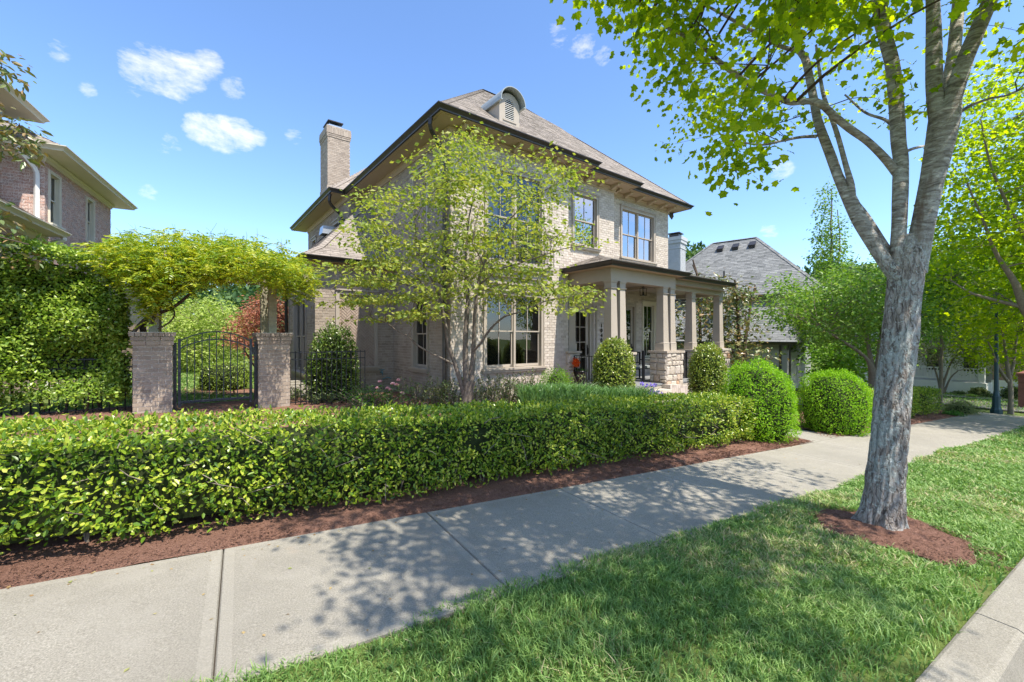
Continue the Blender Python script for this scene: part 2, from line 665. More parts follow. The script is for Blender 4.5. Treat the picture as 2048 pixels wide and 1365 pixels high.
def m_glass(name, refl, tint):
    b = NB(name)
    fr = b.N('ShaderNodeFresnel')
    fr.inputs['IOR'].default_value = 1.5
    gl = b.N('ShaderNodeBsdfGlossy')
    gl.inputs['Roughness'].default_value = 0.01
    gl.inputs['Color'].default_value = (.96, .98, 1, 1)
    w = b.noise(1.6, 2, 0.5)
    bp = b.N('ShaderNodeBump')
    bp.inputs['Strength'].default_value = 0.06
    bp.inputs['Distance'].default_value = 0.02
    b.L(w, bp.inputs['Height'])
    b.L(bp.outputs[0], gl.inputs['Normal'])
    tr = b.N('ShaderNodeBsdfTransparent')
    tr.inputs['Color'].default_value = (*tint, 1)
    mx = b.N('ShaderNodeMixShader')
    f = b.ma('ADD', b.ma('MULTIPLY', fr.outputs[0], 0.9), refl, None, True)
    b.L(f, mx.inputs[0])
    b.L(tr.outputs[0], mx.inputs[1])
    b.L(gl.outputs[0], mx.inputs[2])
    return b.done(mx.outputs[0])


M['glass'] = m_glass('window_glass', 0.06, (.62, .66, .66))
M['glass_up'] = m_glass('coated_window_glass', 0.42, (.55, .60, .62))


def m_stone():
    b = NB('limestone_block')
    r = b.rnd()
    c = b.ramp(r, [(0, (.40, .34, .27)), (.25, (.50, .45, .37)), (.45, (.36, .30, .235)), (.62, (.56, .50, .42)), (.8, (.44, .39, .33)), (.93, (.48, .41, .33)), (1, (.40, .22, .11))])
    n = b.noise(16, 6, 0.7)
    c = b.mix(b.ramp(n, [(.5, (0, 0, 0)), (.75, (.5, .5, .5))]), c, (.62, .58, .51))
    return b.done(b.bsdf(c, .9, .2, 0, b.ma('ADD', n, b.ma('MULTIPLY', b.noise(60, 4, .7), .4)), .9, .02))


M['stone'] = m_stone()


def m_concrete():
    b = NB('brushed_concrete')
    n1 = b.noise(0.8, 5, 0.6)
    n2 = b.noise(120, 4, 0.8)
    n3 = b.noise(420, 2, 0.8)
    n4 = b.noise(3.5, 6, 0.65, None, 0.6)
    c = b.ramp(n2, [(.34, (.145, .132, .102)), (.5, (.30, .277, .224)), (.66, (.50, .468, .39))])
    c = b.mix(b.ramp(n1, [(.35, (.0,) * 3), (.7, (.6,) * 3)]), c, (.20, .185, .15))
    c = b.mix(b.ramp(n4, [(.5, (0,) * 3), (.72, (.5,) * 3)]), c, (.36, .335, .28))
    # rust coloured leaf stains
    st = b.ramp(b.voro(1.9), [(.02, (.30,) * 3), (.10, (0,) * 3)])
    c = b.mix(st, c, (.34, .24, .15))
    o = b.N('ShaderNodeObjectInfo').outputs['Random']
    c = b.mix(b.ma('MULTIPLY', o, .30), c, (.27, .25, .21))
    c = b.mix(b.ma('MULTIPLY', b.attr(), .20), c, (.42, .39, .325))
    return b.done(b.bsdf(c, .92, .2, 0, b.ma('ADD', n2, b.ma('MULTIPLY', n3, .6)), .7, .008))


M['concrete'] = m_concrete()
M['joint'] = m_plain('joint_grime', (.06, .05, .038), .95, .1)


def m_mulch(name='red_brown_mulch'):
    b = NB(name)
    v = b.map((1, 1, 1))
    n1 = b.noise(55, 5, .7, b.map((1, 2.6, 1), (0, 0, .6)), .8)
    n2 = b.noise(70, 5, .7, b.map((2.6, 1, 1), (0, 0, 2.1)), .8)
    h = b.ma('MAXIMUM', n1, n2)
    r = b.rnd()
    c = b.ramp(h, [(.42, (.085, .040, .028)), (.54, (.26, .135, .095)), (.70, (.50, .30, .22))])
    c = b.mix(b.ma('MULTIPLY', b.noise(1.2, 4, .6), .4), c, (.20, .11, .08))
    c = b.mix(b.ma('MULTIPLY', r, .35), c, (.32, .19, .135))
    return b.done(b.bsdf(c, .95, .12, 0, h, 1.0, .03))


M['mulch'] = m_mulch()


def m_soil():
    b = NB('lawn_soil')
    n = b.noise(2.2, 5, .6)
    n2 = b.noise(90, 4, .75)
    c = b.ramp(n2, [(.3, (.07, .10, .022)), (.6, (.14, .19, .05)), (.8, (.25, .25, .11))])
    c = b.mix(b.ramp(n, [(.55, (0,) * 3), (.75, (.5,) * 3)]), c, (.27, .205, .125))
    return b.done(b.bsdf(c, .95, .1, 0, n2, .8, .02))


M['soil'] = m_soil()
M['asphalt'] = m_plain('asphalt', (.075, .072, .068), .93, .2, var=.2, scale=30, bs=.6, bscale=220)


def m_grass():
    b = NB('grass_blades')
    r = b.attr()
    c = b.ramp(r, [(0, (.085, .17, .04)), (.35, (.17, .30, .075)), (.62, (.28, .41, .12)), (.80, (.38, .48, .17)), (.88, (.42, .40, .19)), (1, (.52, .44, .27))])
    s = b.bsdf(c, .5, .35)
    t = b.N('ShaderNodeBsdfTranslucent')
    b.L(b.mix(1.0, c, (1.1, 1.25, .6), 'MULTIPLY'), t.inputs['Color'])
    mx = b.N('ShaderNodeMixShader')
    mx.inputs[0].default_value = .32
    b.L(s, mx.inputs[1])
    b.L(t.outputs[0], mx.inputs[2])
    return b.done(mx.outputs[0])


M['grass'] = m_grass()
M['l_hedge'] = m_leaf('holly_hedge_leaf', [(.045, .105, .012), (.105, .20, .016), (.22, .33, .025), (.38, .45, .04), (.56, .56, .11)], .34, .5, .34)
M['l_tall'] = m_leaf('tall_hedge_leaf', [(.10, .19, .022), (.19, .30, .035), (.29, .40, .05), (.42, .50, .09)], .32, .55, .34)
M['l_box'] = m_leaf('boxwood_leaf', [(.10, .25, .008), (.19, .39, .012), (.28, .49, .016), (.38, .56, .03)], .5, .3, .42)
M['l_maple'] = m_leaf('maple_leaf', [(.12, .21, .012), (.21, .33, .014), (.33, .44, .017), (.46, .55, .022)], .5, .3, .72, (1.5, 1.42, .3))
M['l_dog'] = m_leaf('dogwood_leaf', [(.16, .24, .035), (.26, .34, .055), (.36, .41, .08), (.46, .45, .12)], .5, .35, .48, (1.2, 1.2, .5))
M['l_wist'] = m_leaf('wisteria_leaf', [(.11, .22, .014), (.24, .36, .018), (.37, .45, .024), (.50, .51, .035)], .38, .5, .42, (1.3, 1.15, .3))
M['l_laurel'] = m_leaf('laurel_leaf', [(.05, .105, .016), (.095, .17, .025), (.16, .24, .04), (.27, .32, .08)], .25, .7, .2)
M['l_holly'] = m_leaf('holly_cone_leaf', [(.09, .15, .016), (.17, .24, .025), (.27, .33, .04), (.40, .40, .07)], .30, .6, .25)
M['l_olive'] = m_leaf('low_laurel_leaf', [(.06, .11, .035), (.11, .17, .055), (.18, .23, .085), (.27, .28, .11)], .35, .6, .25)
M['l_iris'] = m_leaf('iris_blade', [(.07, .16, .045), (.12, .23, .07), (.18, .30, .10)], .4, .4, .35)
M['l_peony'] = m_leaf('peony_leaf', [(.035, .12, .015), (.07, .19, .022), (.11, .25, .03)], .45, .4, .35)
M['l_bright'] = m_leaf('spirea_leaf', [(.12, .26, .02), (.18, .33, .03), (.25, .40, .04)], .5, .3, .4)
M['l_mag'] = m_leaf('magnolia_leaf', [(.07, .11, .03), (.12, .17, .05), (.19, .22, .07), (.27, .20, .085), (.30, .17, .07)], .35, .5, .2)
M['l_red'] = m_leaf('red_maple_leaf', [(.20, .07, .05), (.36, .13, .085), (.48, .21, .13), (.38, .23, .09)], .5, .35, .35, (1.2, .9, .7))
M['l_lime'] = m_leaf('lime_tree_leaf', [(.24, .36, .06), (.38, .48, .11), (.50, .58, .18)], .5, .3, .42)
M['l_mid'] = m_leaf('street_tree_leaf', [(.07, .16, .02), (.125, .25, .03), (.20, .33, .045), (.29, .40, .07)], .45, .4, .42)
M['l_pale'] = m_leaf('pale_tree_leaf', [(.12, .17, .06), (.19, .23, .09), (.26, .28, .12)], .5, .35, .38)
M['l_wood'] = m_leaf('far_wood_leaf', [(.035, .085, .03), (.065, .13, .04), (.11, .18, .055)], .6, .25, .3)
M['hedge_core'] = m_plain('hedge_shade_twigs', (.030, .040, .015), .95, .1, var=.5, scale=20)  # one dark colour for inner twigs and the shade among them
M['dog_bark'] = m_plain('gray_dogwood_bark', (.15, .125, .10), .85, .2, var=.45, scale=22, bs=.6, bscale=70)
M['twig'] = m_plain('gray_twig', (.20, .165, .125), .85, .2, var=.3, scale=25, bs=.4)
M['twig_dark'] = m_plain('brown_twig', (.085, .062, .045), .85, .2, var=.3, scale=25, bs=.4)


def m_bark(name):
    b = NB(name)
    band = b.noise(8, 6, .7, b.map((1, 1, 3.6)), .8)
    cs = b.ramp(band, [(.34, (.13, .11, .09)), (.45, (.29, .255, .215)), (.56, (.44, .41, .365)), (.68, (.72, .69, .64))])
    st = b.noise(3.0, 4, .6, b.map((2.2, 2.2, .5)))
    cs = b.mix(b.ramp(st, [(.60, (0,) * 3), (.70, (.7,) * 3)]), cs, (.16, .095, .06))
    hs = b.ma('ADD', band, b.ma('MULTIPLY', b.noise(60, 4, .7), .4))
    wob = b.N('ShaderNodeTexNoise')
    wob.inputs['Scale'].default_value = 7
    wob.inputs['Detail'].default_value = 4
    b.L(b.coord(), wob.inputs['Vector'])
    v = b.map((1, 1, .20), vec=b.mix(.10, b.coord(), wob.outputs[1], 'ADD'))
    vd = b.voro(20, 'DISTANCE_TO_EDGE', v)
    n = b.noise(17, 6, .72, b.map((1, 1, .30)), 1.2)
    pl = b.noise(30, 7, .78, b.map((1, 1, .8)), .8)
    cr = b.ramp(n, [(.36, (.10, .08, .065)), (.45, (.29, .245, .205)), (.55, (.44, .395, .345)), (.72, (.60, .57, .52))])
    cr = b.mix(b.ramp(vd, [(0, (.42,) * 3), (.10, (0,) * 3)]), cr, (.07, .055, .043))
    lich = b.ma('ADD', b.noise(3.4, 7, .72, None, .6), b.ma('MULTIPLY', b.ma('SUBTRACT', pl, .5), .9))
    cr = b.mix(b.ramp(lich, [(.50, (0,) * 3), (.56, (.92,) * 3)]), cr, b.ramp(pl, [(.36, (.20, .21, .185)), (.55, (.47, .49, .44)), (.68, (.78, .80, .72))]))
    hr = b.ma('ADD', n, b.ma('ADD', b.ma('MULTIPLY', pl, .7), b.ma('MINIMUM', b.ma('MULTIPLY', vd, 4), .35)))
    sep = b.N('ShaderNodeSeparateXYZ')
    b.L(b.coord(), sep.inputs[0])
    f = b.ma('ADD', b.ma('MULTIPLY', b.ma('SUBTRACT', sep.outputs['Z'], .62), 2.2), b.ma('MULTIPLY', b.ma('SUBTRACT', n, .5), 1.6), None, True)
    return b.done(b.bsdf(b.mix(f, cr, cs), .88, .2, 0, b.mix(f, hr, hs), 1.0, .03))


M['bark'] = m_bark('maple_bark')
M['hill'] = m_plain('wooded_hillside', (.05, .085, .03), .95, .1, var=.4, scale=.2)

# ================================================================== SETTING
def sheet(name, S, Nn, dz, mat, kind='structure', bump=0.0, seed=3, poly=None, edge=0.0):
    """ground sheet over a grid in pavement coordinates (s, n)"""
    S, Nn = np.asarray(S, float), np.asarray(Nn, float)
    ss, nn = np.meshgrid(S, Nn, indexing='ij')
    X = WS[0] * ss + WN[0] * nn
    Y = WS[1] * ss + WN[1] * nn
    Z = zg(X, Y) + (dz(ss, nn) if callable(dz) else dz)
    if bump:
        Z = Z + (vnoise(X, Y, 2.3, seed) - .5) * bump + (vnoise(X, Y, 9, seed + 1) - .5) * bump * .6
    V = np.stack([X, Y, Z], -1).reshape(-1, 3)
    a, c = len(S), len(Nn)
    i = np.arange(a - 1)[:, None] * c
    j = np.arange(c - 1)[None]
    F = np.stack([i + j, i + c + j, i + c + j + 1, i + j + 1], -1).reshape(-1, 4)
    if poly is not None:
        cs, cn = (ss[:-1, :-1] + ss[1:, 1:]) / 2, (nn[:-1, :-1] + nn[1:, 1:]) / 2
        F = F[inpoly(cs.ravel(), cn.ravel(), poly)]
    me = mesh_np(name, V, [F], mat, None, True)
    return tag(put(name, me), kind=kind)


# terrain out to the horizon
g1 = np.concatenate([-np.geomspace(900, 31, 22), np.arange(-30, 60, .5), np.geomspace(60.5, 900, 22)])
g2 = np.concatenate([-np.geomspace(900, 21, 22), np.arange(-20, 45, .5), np.geomspace(45.5, 900, 22)])
sheet('ground', g1, g2, lambda s, n: np.where(n < .6, -.5, -.06), M['soil'], bump=0.02)

PAVE_IN, PAVE_OUT, KERB_N = 3.70, 2.25, 0.69
# pavement slabs
S0 = float(WS @ at(447, 1098, 2.015 * 1.52)[:2])
walk = tag(bpy.data.objects.new('sidewalk', None), kind='structure')
link(walk)
walk.location = (0, 0, -1.52)


def slab(name, s0, s1, n0, n1, parent, mat, top=0.0, th=.12, base=None):
    g = G()
    cor = [(s0, n0), (s1, n0), (s1, n1), (s0, n1)]
    e = .007
    inn = [(s0 + e, n0 + e), (s1 - e, n0 + e), (s1 - e, n1 - e), (s0 + e, n1 - e)]
    e = .065
    mid = [(s0 + e, n0 + e), (s1 - e, n0 + e), (s1 - e, n1 - e), (s0 + e, n1 - e)]
    V = []
    for (c, d) in ((cor, -th), (cor, top - .008), (inn, top), (mid, top + .0012)):
        for s, n in c:
            p = sn(s, n)
            V.append((p[0], p[1], zg(*p) + d))
    F = [[4 * r + i, 4 * r + (i + 1) % 4, 4 * r + 4 + (i + 1) % 4, 4 * r + 4 + i] for r in range(3) for i in range(4)] + [[12, 13, 14, 15]]
    V = np.array(V) - (np.array(base) if base is not None else 0)
    g.add(V, [F], np.array([0] * 8 + [1] * 4 + [0]))
    return g.build(name, mat, parent)


k0 = -6
for k in range(k0, 14):
    s0 = S0 + k * 1.535
    slab('slab', s0 + .003, s0 + 1.535 - .003, PAVE_OUT, PAVE_IN, walk, M['concrete'], base=(0, 0, -1.52))
slab('joint_bed', S0 + k0 * 1.535, S0 + 14 * 1.535, PAVE_OUT + .02, PAVE_IN - .02, walk, M['joint'], top=-.022, base=(0, 0, -1.52))

# kerb
kerb = tag(link(bpy.data.objects.new('kerb', None)), kind='structure')
kerb.location = (0, 0, -1.52)
for k in range(-3, 9):
    g = G()
    prof = [(.69, -.02), (.69, -.005), (.675, .002), (.515, -.004), (.485, -.02), (.455, -.15), (.445, -.165), (.05, -.185), (.05, -.3)]
    V = []
    ends = (k * 3.05 + .8, k * 3.05 + 3.84)
    for s in ends:
        for n, z in prof:
            p = sn(s, n)
            V.append((p[0], p[1], zg(*p) + z + 1.52))
    m = len(prof)
    F = [[i, m + i, m + i + 1, i + 1] for i in range(m - 1)]
    g.add(V, [F])
    g.add(V[:m], [[list(range(m))]])
    g.build('kerb_section', M['concrete'], kerb)
sheet('road', np.arange(-40, 60, 2.0), np.arange(-9, .2, 1.0), -0.19, M['asphalt'])

# mulch bed under the hedge, running on to the house; entry walk; tree ring
bed = [(-14, 3.6), (9.05, 3.6), (9.1, 6.5), (10.3, 6.2), (10.3, 3.6), (20.6, 3.6), (19.5, 5.3), (14, 5.6), (14.0, 9.5), (5, 13.5), (-3.5, 11.0), (-3.5, 5.9), (-14, 5.4)]
sheet('mulch_bed', np.arange(-14, 21.1, .14), np.concatenate([[3.692, 3.72, 3.78], np.arange(3.85, 13.6, .14)]), lambda s, n: -.003 + .03 * np.clip((n - 3.70) / .12, 0, 1), M['mulch'], bump=.03, seed=11, poly=bed)
sheet('entry_walk', np.arange(8.55, 10.56, .25), np.arange(3.69, 8.6, .35), 0.004, M['concrete'])
sheet('driveway', np.arange(16.2, 19.6, .5), np.arange(5.6, 14, .5), -.004, M['concrete'])

# mulch ring round the street tree
TREE1 = at(1763, 1058, 3.97)
ts, tnn = float(WS @ TREE1[:2]), float(WN @ TREE1[:2])
aa = np.linspace(0, 2 * PI, 61)[:-1]
rr = np.linspace(0, 1, 14)
V, F = [], []
for i, r in enumerate(rr):
    for a in aa:
        R_ = (1 + .12 * math.sin(3 * a + 1) + .08 * math.sin(5 * a))
        s = ts - .02 + math.cos(a) * r * R_ * .58
        n = tnn - .08 + math.sin(a) * r * R_ * .53
        p = sn(s, n)
        V.append((p[0], p[1], zg(*p) + .045 * (1 - r ** 1.6) + .004 + (vnoise(p[0], p[1], 11, 5) - .5) * .035))
for i in range(len(rr) - 1):
    for j in range(60):
        jn = (j + 1) % 60
        F.append([i * 60 + j, (i + 1) * 60 + j, (i + 1) * 60 + jn, i * 60 + jn])
tag(put('mulch_ring', mesh_np('mulch_ring', V, [F], M['mulch'], None, True)), kind='structure')


def ring_r(s, n):
    ds, dn = (s - ts + .02) / .58, (n - tnn + .08) / .53
    a = np.arctan2(dn, ds) + .9 * (vnoise(s, n, 7, 56) - .5)
    ds, dn = ds * (1 + .5 * (vnoise(s, n, 9, 57) - .5)), dn * (1 + .5 * (vnoise(s, n, 9, 58) - .5))
    return np.sqrt(ds ** 2 + dn ** 2) / (1 + .12 * np.sin(3 * a + 1) + .08 * np.sin(5 * a))


# loose bark chips on the mulch
def chips(name, s, n, z0):
    m = len(s)
    X = WS[0] * s + WN[0] * n
    Y = WS[1] * s + WN[1] * n
    P = np.stack([X, Y, zg(X, Y) + z0 + rng.random(m) * .03], -1)
    D = rdir(m)
    D[:, 2] *= .25
    Nn = rdir(m) * .5 + np.array([0, 0, 1.0])
    far = np.clip(Y / 5, .8, 2)
    V, F, r = leaves(P, D, Nn, (.015 + .040 * rng.random(m)) * far, (.004 + .009 * rng.random(m)) * far, T_DIA)
    tag(put(name, mesh_np(name, V, [F], M['mulch'], r)), kind='stuff')


m = 16000
s_ = np.concatenate([rng.uniform(-5.5, 9, m), rng.uniform(9.9, 20, 1500)])
n_ = np.concatenate([3.70 + np.abs(rng.normal(0, .30, m)), 3.71 + rng.random(1500) * .4])
chips('mulch_chips', s_, n_, .005)
m = 6000
s_ = ts + rng.uniform(-.9, .9, m)
n_ = tnn - .08 + rng.uniform(-.9, .9, m)
k = (ring_r(s_, n_) < 1.02 + .12 * rng.random(m))
chips('ring_chips', s_[k], n_[k], .012)


# ------------------------------------------------------------------ grass
def grass_field(name, s, n, dens_mask=None, hmul=1.0, base_dz=-.05):
    X = WS[0] * s + WN[0] * n
    Y = WS[1] * s + WN[1] * n
    keep = np.ones(len(s), bool) if dens_mask is None else rng.random(len(s)) < dens_mask
    X, Y, s, n = X[keep], Y[keep], s[keep], n[keep]
    m = len(X)
    dist = np.hypot(X, Y)
    tuft = vnoise(X, Y, 2.6, 21)
    fine = vnoise(X, Y, 11, 22)
    h = (.030 + .044 * tuft + .028 * fine) * (.6 + .7 * rng.random(m)) * hmul
    w = (.0022 + .0024 * rng.random(m)) * np.clip(dist / 3.0, 1.0, 4.5)
    lean_a = 2 * PI * vnoise(X, Y, 1.7, 23) * 1.5 + rng.normal(0, 1.9, m)
    lean = h * (.25 + .75 * rng.random(m))
    dx, dy = np.cos(lean_a), np.sin(lean_a)
    fa = rng.random(m) * 2 * PI
    sx, sy = np.cos(fa) * w, np.sin(fa) * w
    z = zg(X, Y) + base_dz + .012
    B = np.stack([X, Y, z], -1)
    mid = B + np.stack([dx * lean * .35, dy * lean * .35, h * .62], -1)
    tip = B + np.stack([dx * lean, dy * lean, h * (.98 - .25 * rng.random(m))], -1)
    sd = np.stack([sx, sy, np.zeros(m)], -1)
    V = np.stack([B - sd, B + sd, mid - sd * .75, mid + sd * .75, tip], 1).reshape(-1, 3)
    o = np.arange(m)[:, None] * 5
    F4 = o + np.array([[0, 1, 3, 2]])
    F3 = o + np.array([[2, 3, 4]])
    dry = vnoise(X, Y, 1.3, 31) * .6 + vnoise(X, Y, 5, 32) * .4
    r = .12 + .50 * rng.random(m) + .25 * (vnoise(X, Y, .9, 33) - .3)
    straw = rng.random(m) < np.clip((dry - .52) * 2.2, .025, .5)
    r = np.where(straw, .80 + .2 * rng.random(m), np.clip(r, 0, .79))
    me = mesh_np(name, V, [F4, F3], M['grass'], np.concatenate([r, r]))
    return tag(put(name, me), kind='stuff')


# bare, worn patches seen in the photograph: (pixel, pixel, radius m)
def gpt(x, y):
    t = (x - 1024) / 853.0
    Y = 1.52 / ((y - 676) / 853.0 - .0258 - .0405 * t)
    return np.array([t * Y, Y])


BARE = [(gpt(1165, 1228), .13), (gpt(1345, 1325), .16), (gpt(1770, 1310), .22), (gpt(1400, 1300), .10), (gpt(1700, 1350), .14),
        (gpt(1880, 1215), .15), (gpt(1930, 1150), .18), (gpt(1960, 1180), .15), (gpt(905, 1245), .07), (gpt(1900, 1290), .12)]


def strip_mask(s, n):
    X = WS[0] * s + WN[0] * n
    Y = WS[1] * s + WN[1] * n
    d = .55 + .75 * vnoise(X, Y, 1.9, 41)
    for c, r in BARE:
        q = ((X - c[0]) ** 2 + (Y - c[1]) ** 2) / (r * r)
        d = d * (1 - .85 * np.exp(-q * .7))
    d = np.where(n < KERB_N + .12, d * .45, d)
    d = np.where(ring_r(s, n) < 1.03, d * np.where(ring_r(s, n) < .95, 0.0, .35), d)
    return np.clip(d, 0, 1)


def strip_rand(m, a, b_):
    s = rng.uniform(a, b_, m)
    edge = .055 * (vnoise(s, s * 0, 1.6, 51) - .5) * 2 + .035 * (vnoise(s, s * 0, 7, 52) - .5) * 2
    n = KERB_N + .01 + rng.random(m) * (PAVE_OUT + .03 + edge - KERB_N)
    return s, n


ss, nn = [], []
for (a, b_, m) in ((-.6, 1.6, 34000), (1.6, 4.2, 62000), (4.2, 7.2, 42000), (7.2, 13, 34000), (13, 24, 16000)):
    s, n = strip_rand(m, a, b_)
    ss.append(s)
    nn.append(n)
s, n = np.concatenate(ss), np.concatenate(nn)
grass_field('grass', s, n, strip_mask(s, n), 1.0, -.045)
# soil sheet of the strip, just under the blades
sheet('grass_strip', np.arange(-4, 26, .2), np.linspace(KERB_N, PAVE_OUT, 10), -.028, M['soil'], bump=.02, seed=61)
# lawn behind the left end of the hedge and beyond the gate
m = 9000
s = rng.uniform(-5.5, -1.2, m)
n = 5.0 + rng.random(m) * 1.1
grass_field('lawn_grass', s, n, np.full(m, .9), 1.5, -.03)
m = 26000
a_ = rng.uniform(-2.2, 2.9, m)
b_ = 10.9 + rng.random(m) ** 1.4 * 12
P = U[None] * a_[:, None] + VV[None] * b_[:, None]
grass_field('back_lawn_grass', P @ WS, P @ WN, np.full(m, .95), 1.0, -.05)
m = 14000
s = rng.uniform(23.5, 46, m)
n = rng.uniform(-4, 9, m)
grass_field('far_lawn_grass', s, n, None, 1.3, -.05)

# cross street and the far pavement
sheet('cross_street', np.arange(24.0, 29.1, 1.0), np.arange(-12, 40, 2.0), -.03, M['asphalt'])
sheet('far_sidewalk', np.arange(31.0, 32.6, .5), np.arange(-12, 40, 2.0), -.01, M['concrete'])
sheet('cross_kerb', np.arange(23.75, 24.01, .12), np.arange(-2, 40, 2.0), .03, M['concrete'])

# ================================================================== HOUSE KIT
HO = np.array([5.385, 9.6, -1.74])          # main house corner, on the ground


def house_T(o=HO):
    return lambda V: V - o


def wall_T(kind, plane, o=HO):
    """wall coordinates (x right, y into the wall, z) -> house frame"""
    if kind == 'front':
        return lambda V: np.stack([V[:, 0], plane + V[:, 1], V[:, 2]], -1) - o
    return lambda V: np.stack([plane + V[:, 1], -V[:, 0], V[:, 2]], -1) - o     # left side wall, faces -a


CO, JT = .08, .010


def cut_rects(x0, x1, z0, z1, holes):
    xs = sorted({x0, x1, *[min(max(h[0], x0), x1) for h in holes], *[min(max(h[1], x0), x1) for h in holes]})
    zs = sorted({z0, z1, *[min(max(h[2], z0), z1) for h in holes], *[min(max(h[3], z0), z1) for h in holes]})
    out = []
    for i in range(len(xs) - 1):
        for k in range(len(zs) - 1):
            a, b, c, d = xs[i], xs[i + 1], zs[k], zs[k + 1]
            if b - a < 1e-4 or d - c < 1e-4:
                continue
            mx, mz = (a + b) / 2, (c + d) / 2
            if any(h[0] < mx < h[1] and h[2] < mz < h[3] for h in holes):
                continue
            out.append((a, b, c, d))
    return out


def lay_bricks(x0, x1, z0, z1, holes, ln=.20, zbase=-2.0):
    """-> list of (x0, x1, z0, z1) bricks in running bond clipped to the wall"""
    out = []
    k = int(math.floor((z0 - zbase) / CO))
    while zbase + k * CO < z1 - .02:
        a, b = max(z0, zbase + k * CO), min(z1, zbase + (k + 1) * CO - JT)
        if b - a < .02:
            k += 1
            continue
        iv = [(x0, x1)]
        for h in holes:
            if h[2] < b - .004 and h[3] > a + .004:
                nv = []
                for p, q in iv:
                    if h[1] <= p or h[0] >= q:
                        nv.append((p, q))
                    else:
                        if h[0] > p:
                            nv.append((p, h[0]))
                        if h[1] < q:
                            nv.append((h[1], q))
                iv = nv
        for p, q in iv:
            off = (k % 2) * ln / 2
            j = math.floor((p - off) / ln)
            while off + j * ln < q:
                s, e = max(p, off + j * ln + JT), min(q, off + (j + 1) * ln)
                if e - s > .025:
                    out.append((s, e, a, b))
                j += 1
        k += 1
    return out


def brick_boxes(B, depth=.03, jit=.004):
    B = np.asarray(B, float)
    n = len(B)
    y = -rng.random(n) * jit
    e = .003
    x0, x1, z0, z1 = B.T
    x0 = x0 + rng.uniform(-e, e, n)
    x1 = x1 + rng.uniform(-e, e, n)
    dz = rng.uniform(-.0025, .0025, n)
    z0, z1 = z0 + dz, z1 + dz
    dp = np.full(n, depth)
    tl = rng.uniform(-.003, .003, n)
    V = np.stack([np.stack(c, -1) for c in ((x0, y, z0), (x1, y + tl, z0), (x1, dp, z0), (x0, dp, z0), (x0, y, z1), (x1, y + tl, z1), (x1, dp, z1), (x0, dp, z1))], 1)
    F = np.array([[4, 5, 6, 7], [0, 1, 5, 4], [1, 2, 6, 5], [3, 0, 4, 7], [0, 3, 2, 1]])
    o = np.arange(n)[:, None, None] * 8
    return V.reshape(-1, 3), (o + F[None]).reshape(-1, 4), np.repeat(rng.random(n), 5)


def brick_wall(root, T, x0, x1, z0, z1, holes, mat, mortar, singles=0, score=None, name='wall', ret=0.0, ln=.20, lbl=None, extra=None):
    """mortar backing (the wall part), the bricks that show largest as objects of their own, the rest joined"""
    g = G(T)
    for a, b, c, d in cut_rects(x0, x1, z0, z1, holes):
        g.add([(a, .009, c), (b, .009, c), (b, .009, d), (a, .009, d)], [[[0, 1, 2, 3]]])
    for h in holes:                              # reveals
        if h[0] > x0 - .01 and h[1] < x1 + .01:
            a, b, c, d = h
            y0, y1 = .009, .16
            g.add([(a, y0, c), (a, y1, c), (a, y1, d), (a, y0, d)], [[[0, 1, 2, 3]]])
            g.add([(b, y0, c), (b, y0, d), (b, y1, d), (b, y1, c)], [[[0, 1, 2, 3]]])
            g.add([(a, y0, d), (a, y1, d), (b, y1, d), (b, y0, d)], [[[0, 1, 2, 3]]])
            g.add([(a, y0, c), (b, y0, c), (b, y1, c), (a, y1, c)], [[[0, 1, 2, 3]]])
    w = g.build(name, mortar, root)
    B = lay_bricks(x0 + ret, x1, z0, z1, holes, ln)
    if extra:
        B += extra
    full = []
    if singles:
        cand = [i for i, q in enumerate(B) if q[1] - q[0] > ln - JT - .012 and q[3] - q[2] > .065]
        cand.sort(key=lambda i: score((B[i][0] + B[i][1]) / 2, (B[i][2] + B[i][3]) / 2))
        full = cand[:singles]
    fs = set(full)
    rest = [q for i, q in enumerate(B) if i not in fs]
    if rest:
        V, F, r = brick_boxes(rest)
        g = G(T)
        g.add(V, [F], r)
        g.build('brick', mat, w, 'stuff')
    if full:
        V, F, r = brick_boxes([(0, ln - JT, 0, CO - JT)])
        T0 = lambda P: T(P) - T(np.zeros((1, 3)))
        g = G(T0)
        g.add(V, [F], 0.0)
        first = g.build('brick', mat, w)
        for q, i in enumerate(full):
            o = first if q == 0 else link(first.copy())
            o.parent = w
            p = T(np.array([[B[i][0] + random.uniform(-.002, .002), -random.random() * .004, B[i][2] + random.uniform(-.002, .002)]]))[0]
            o.location = p
    return w


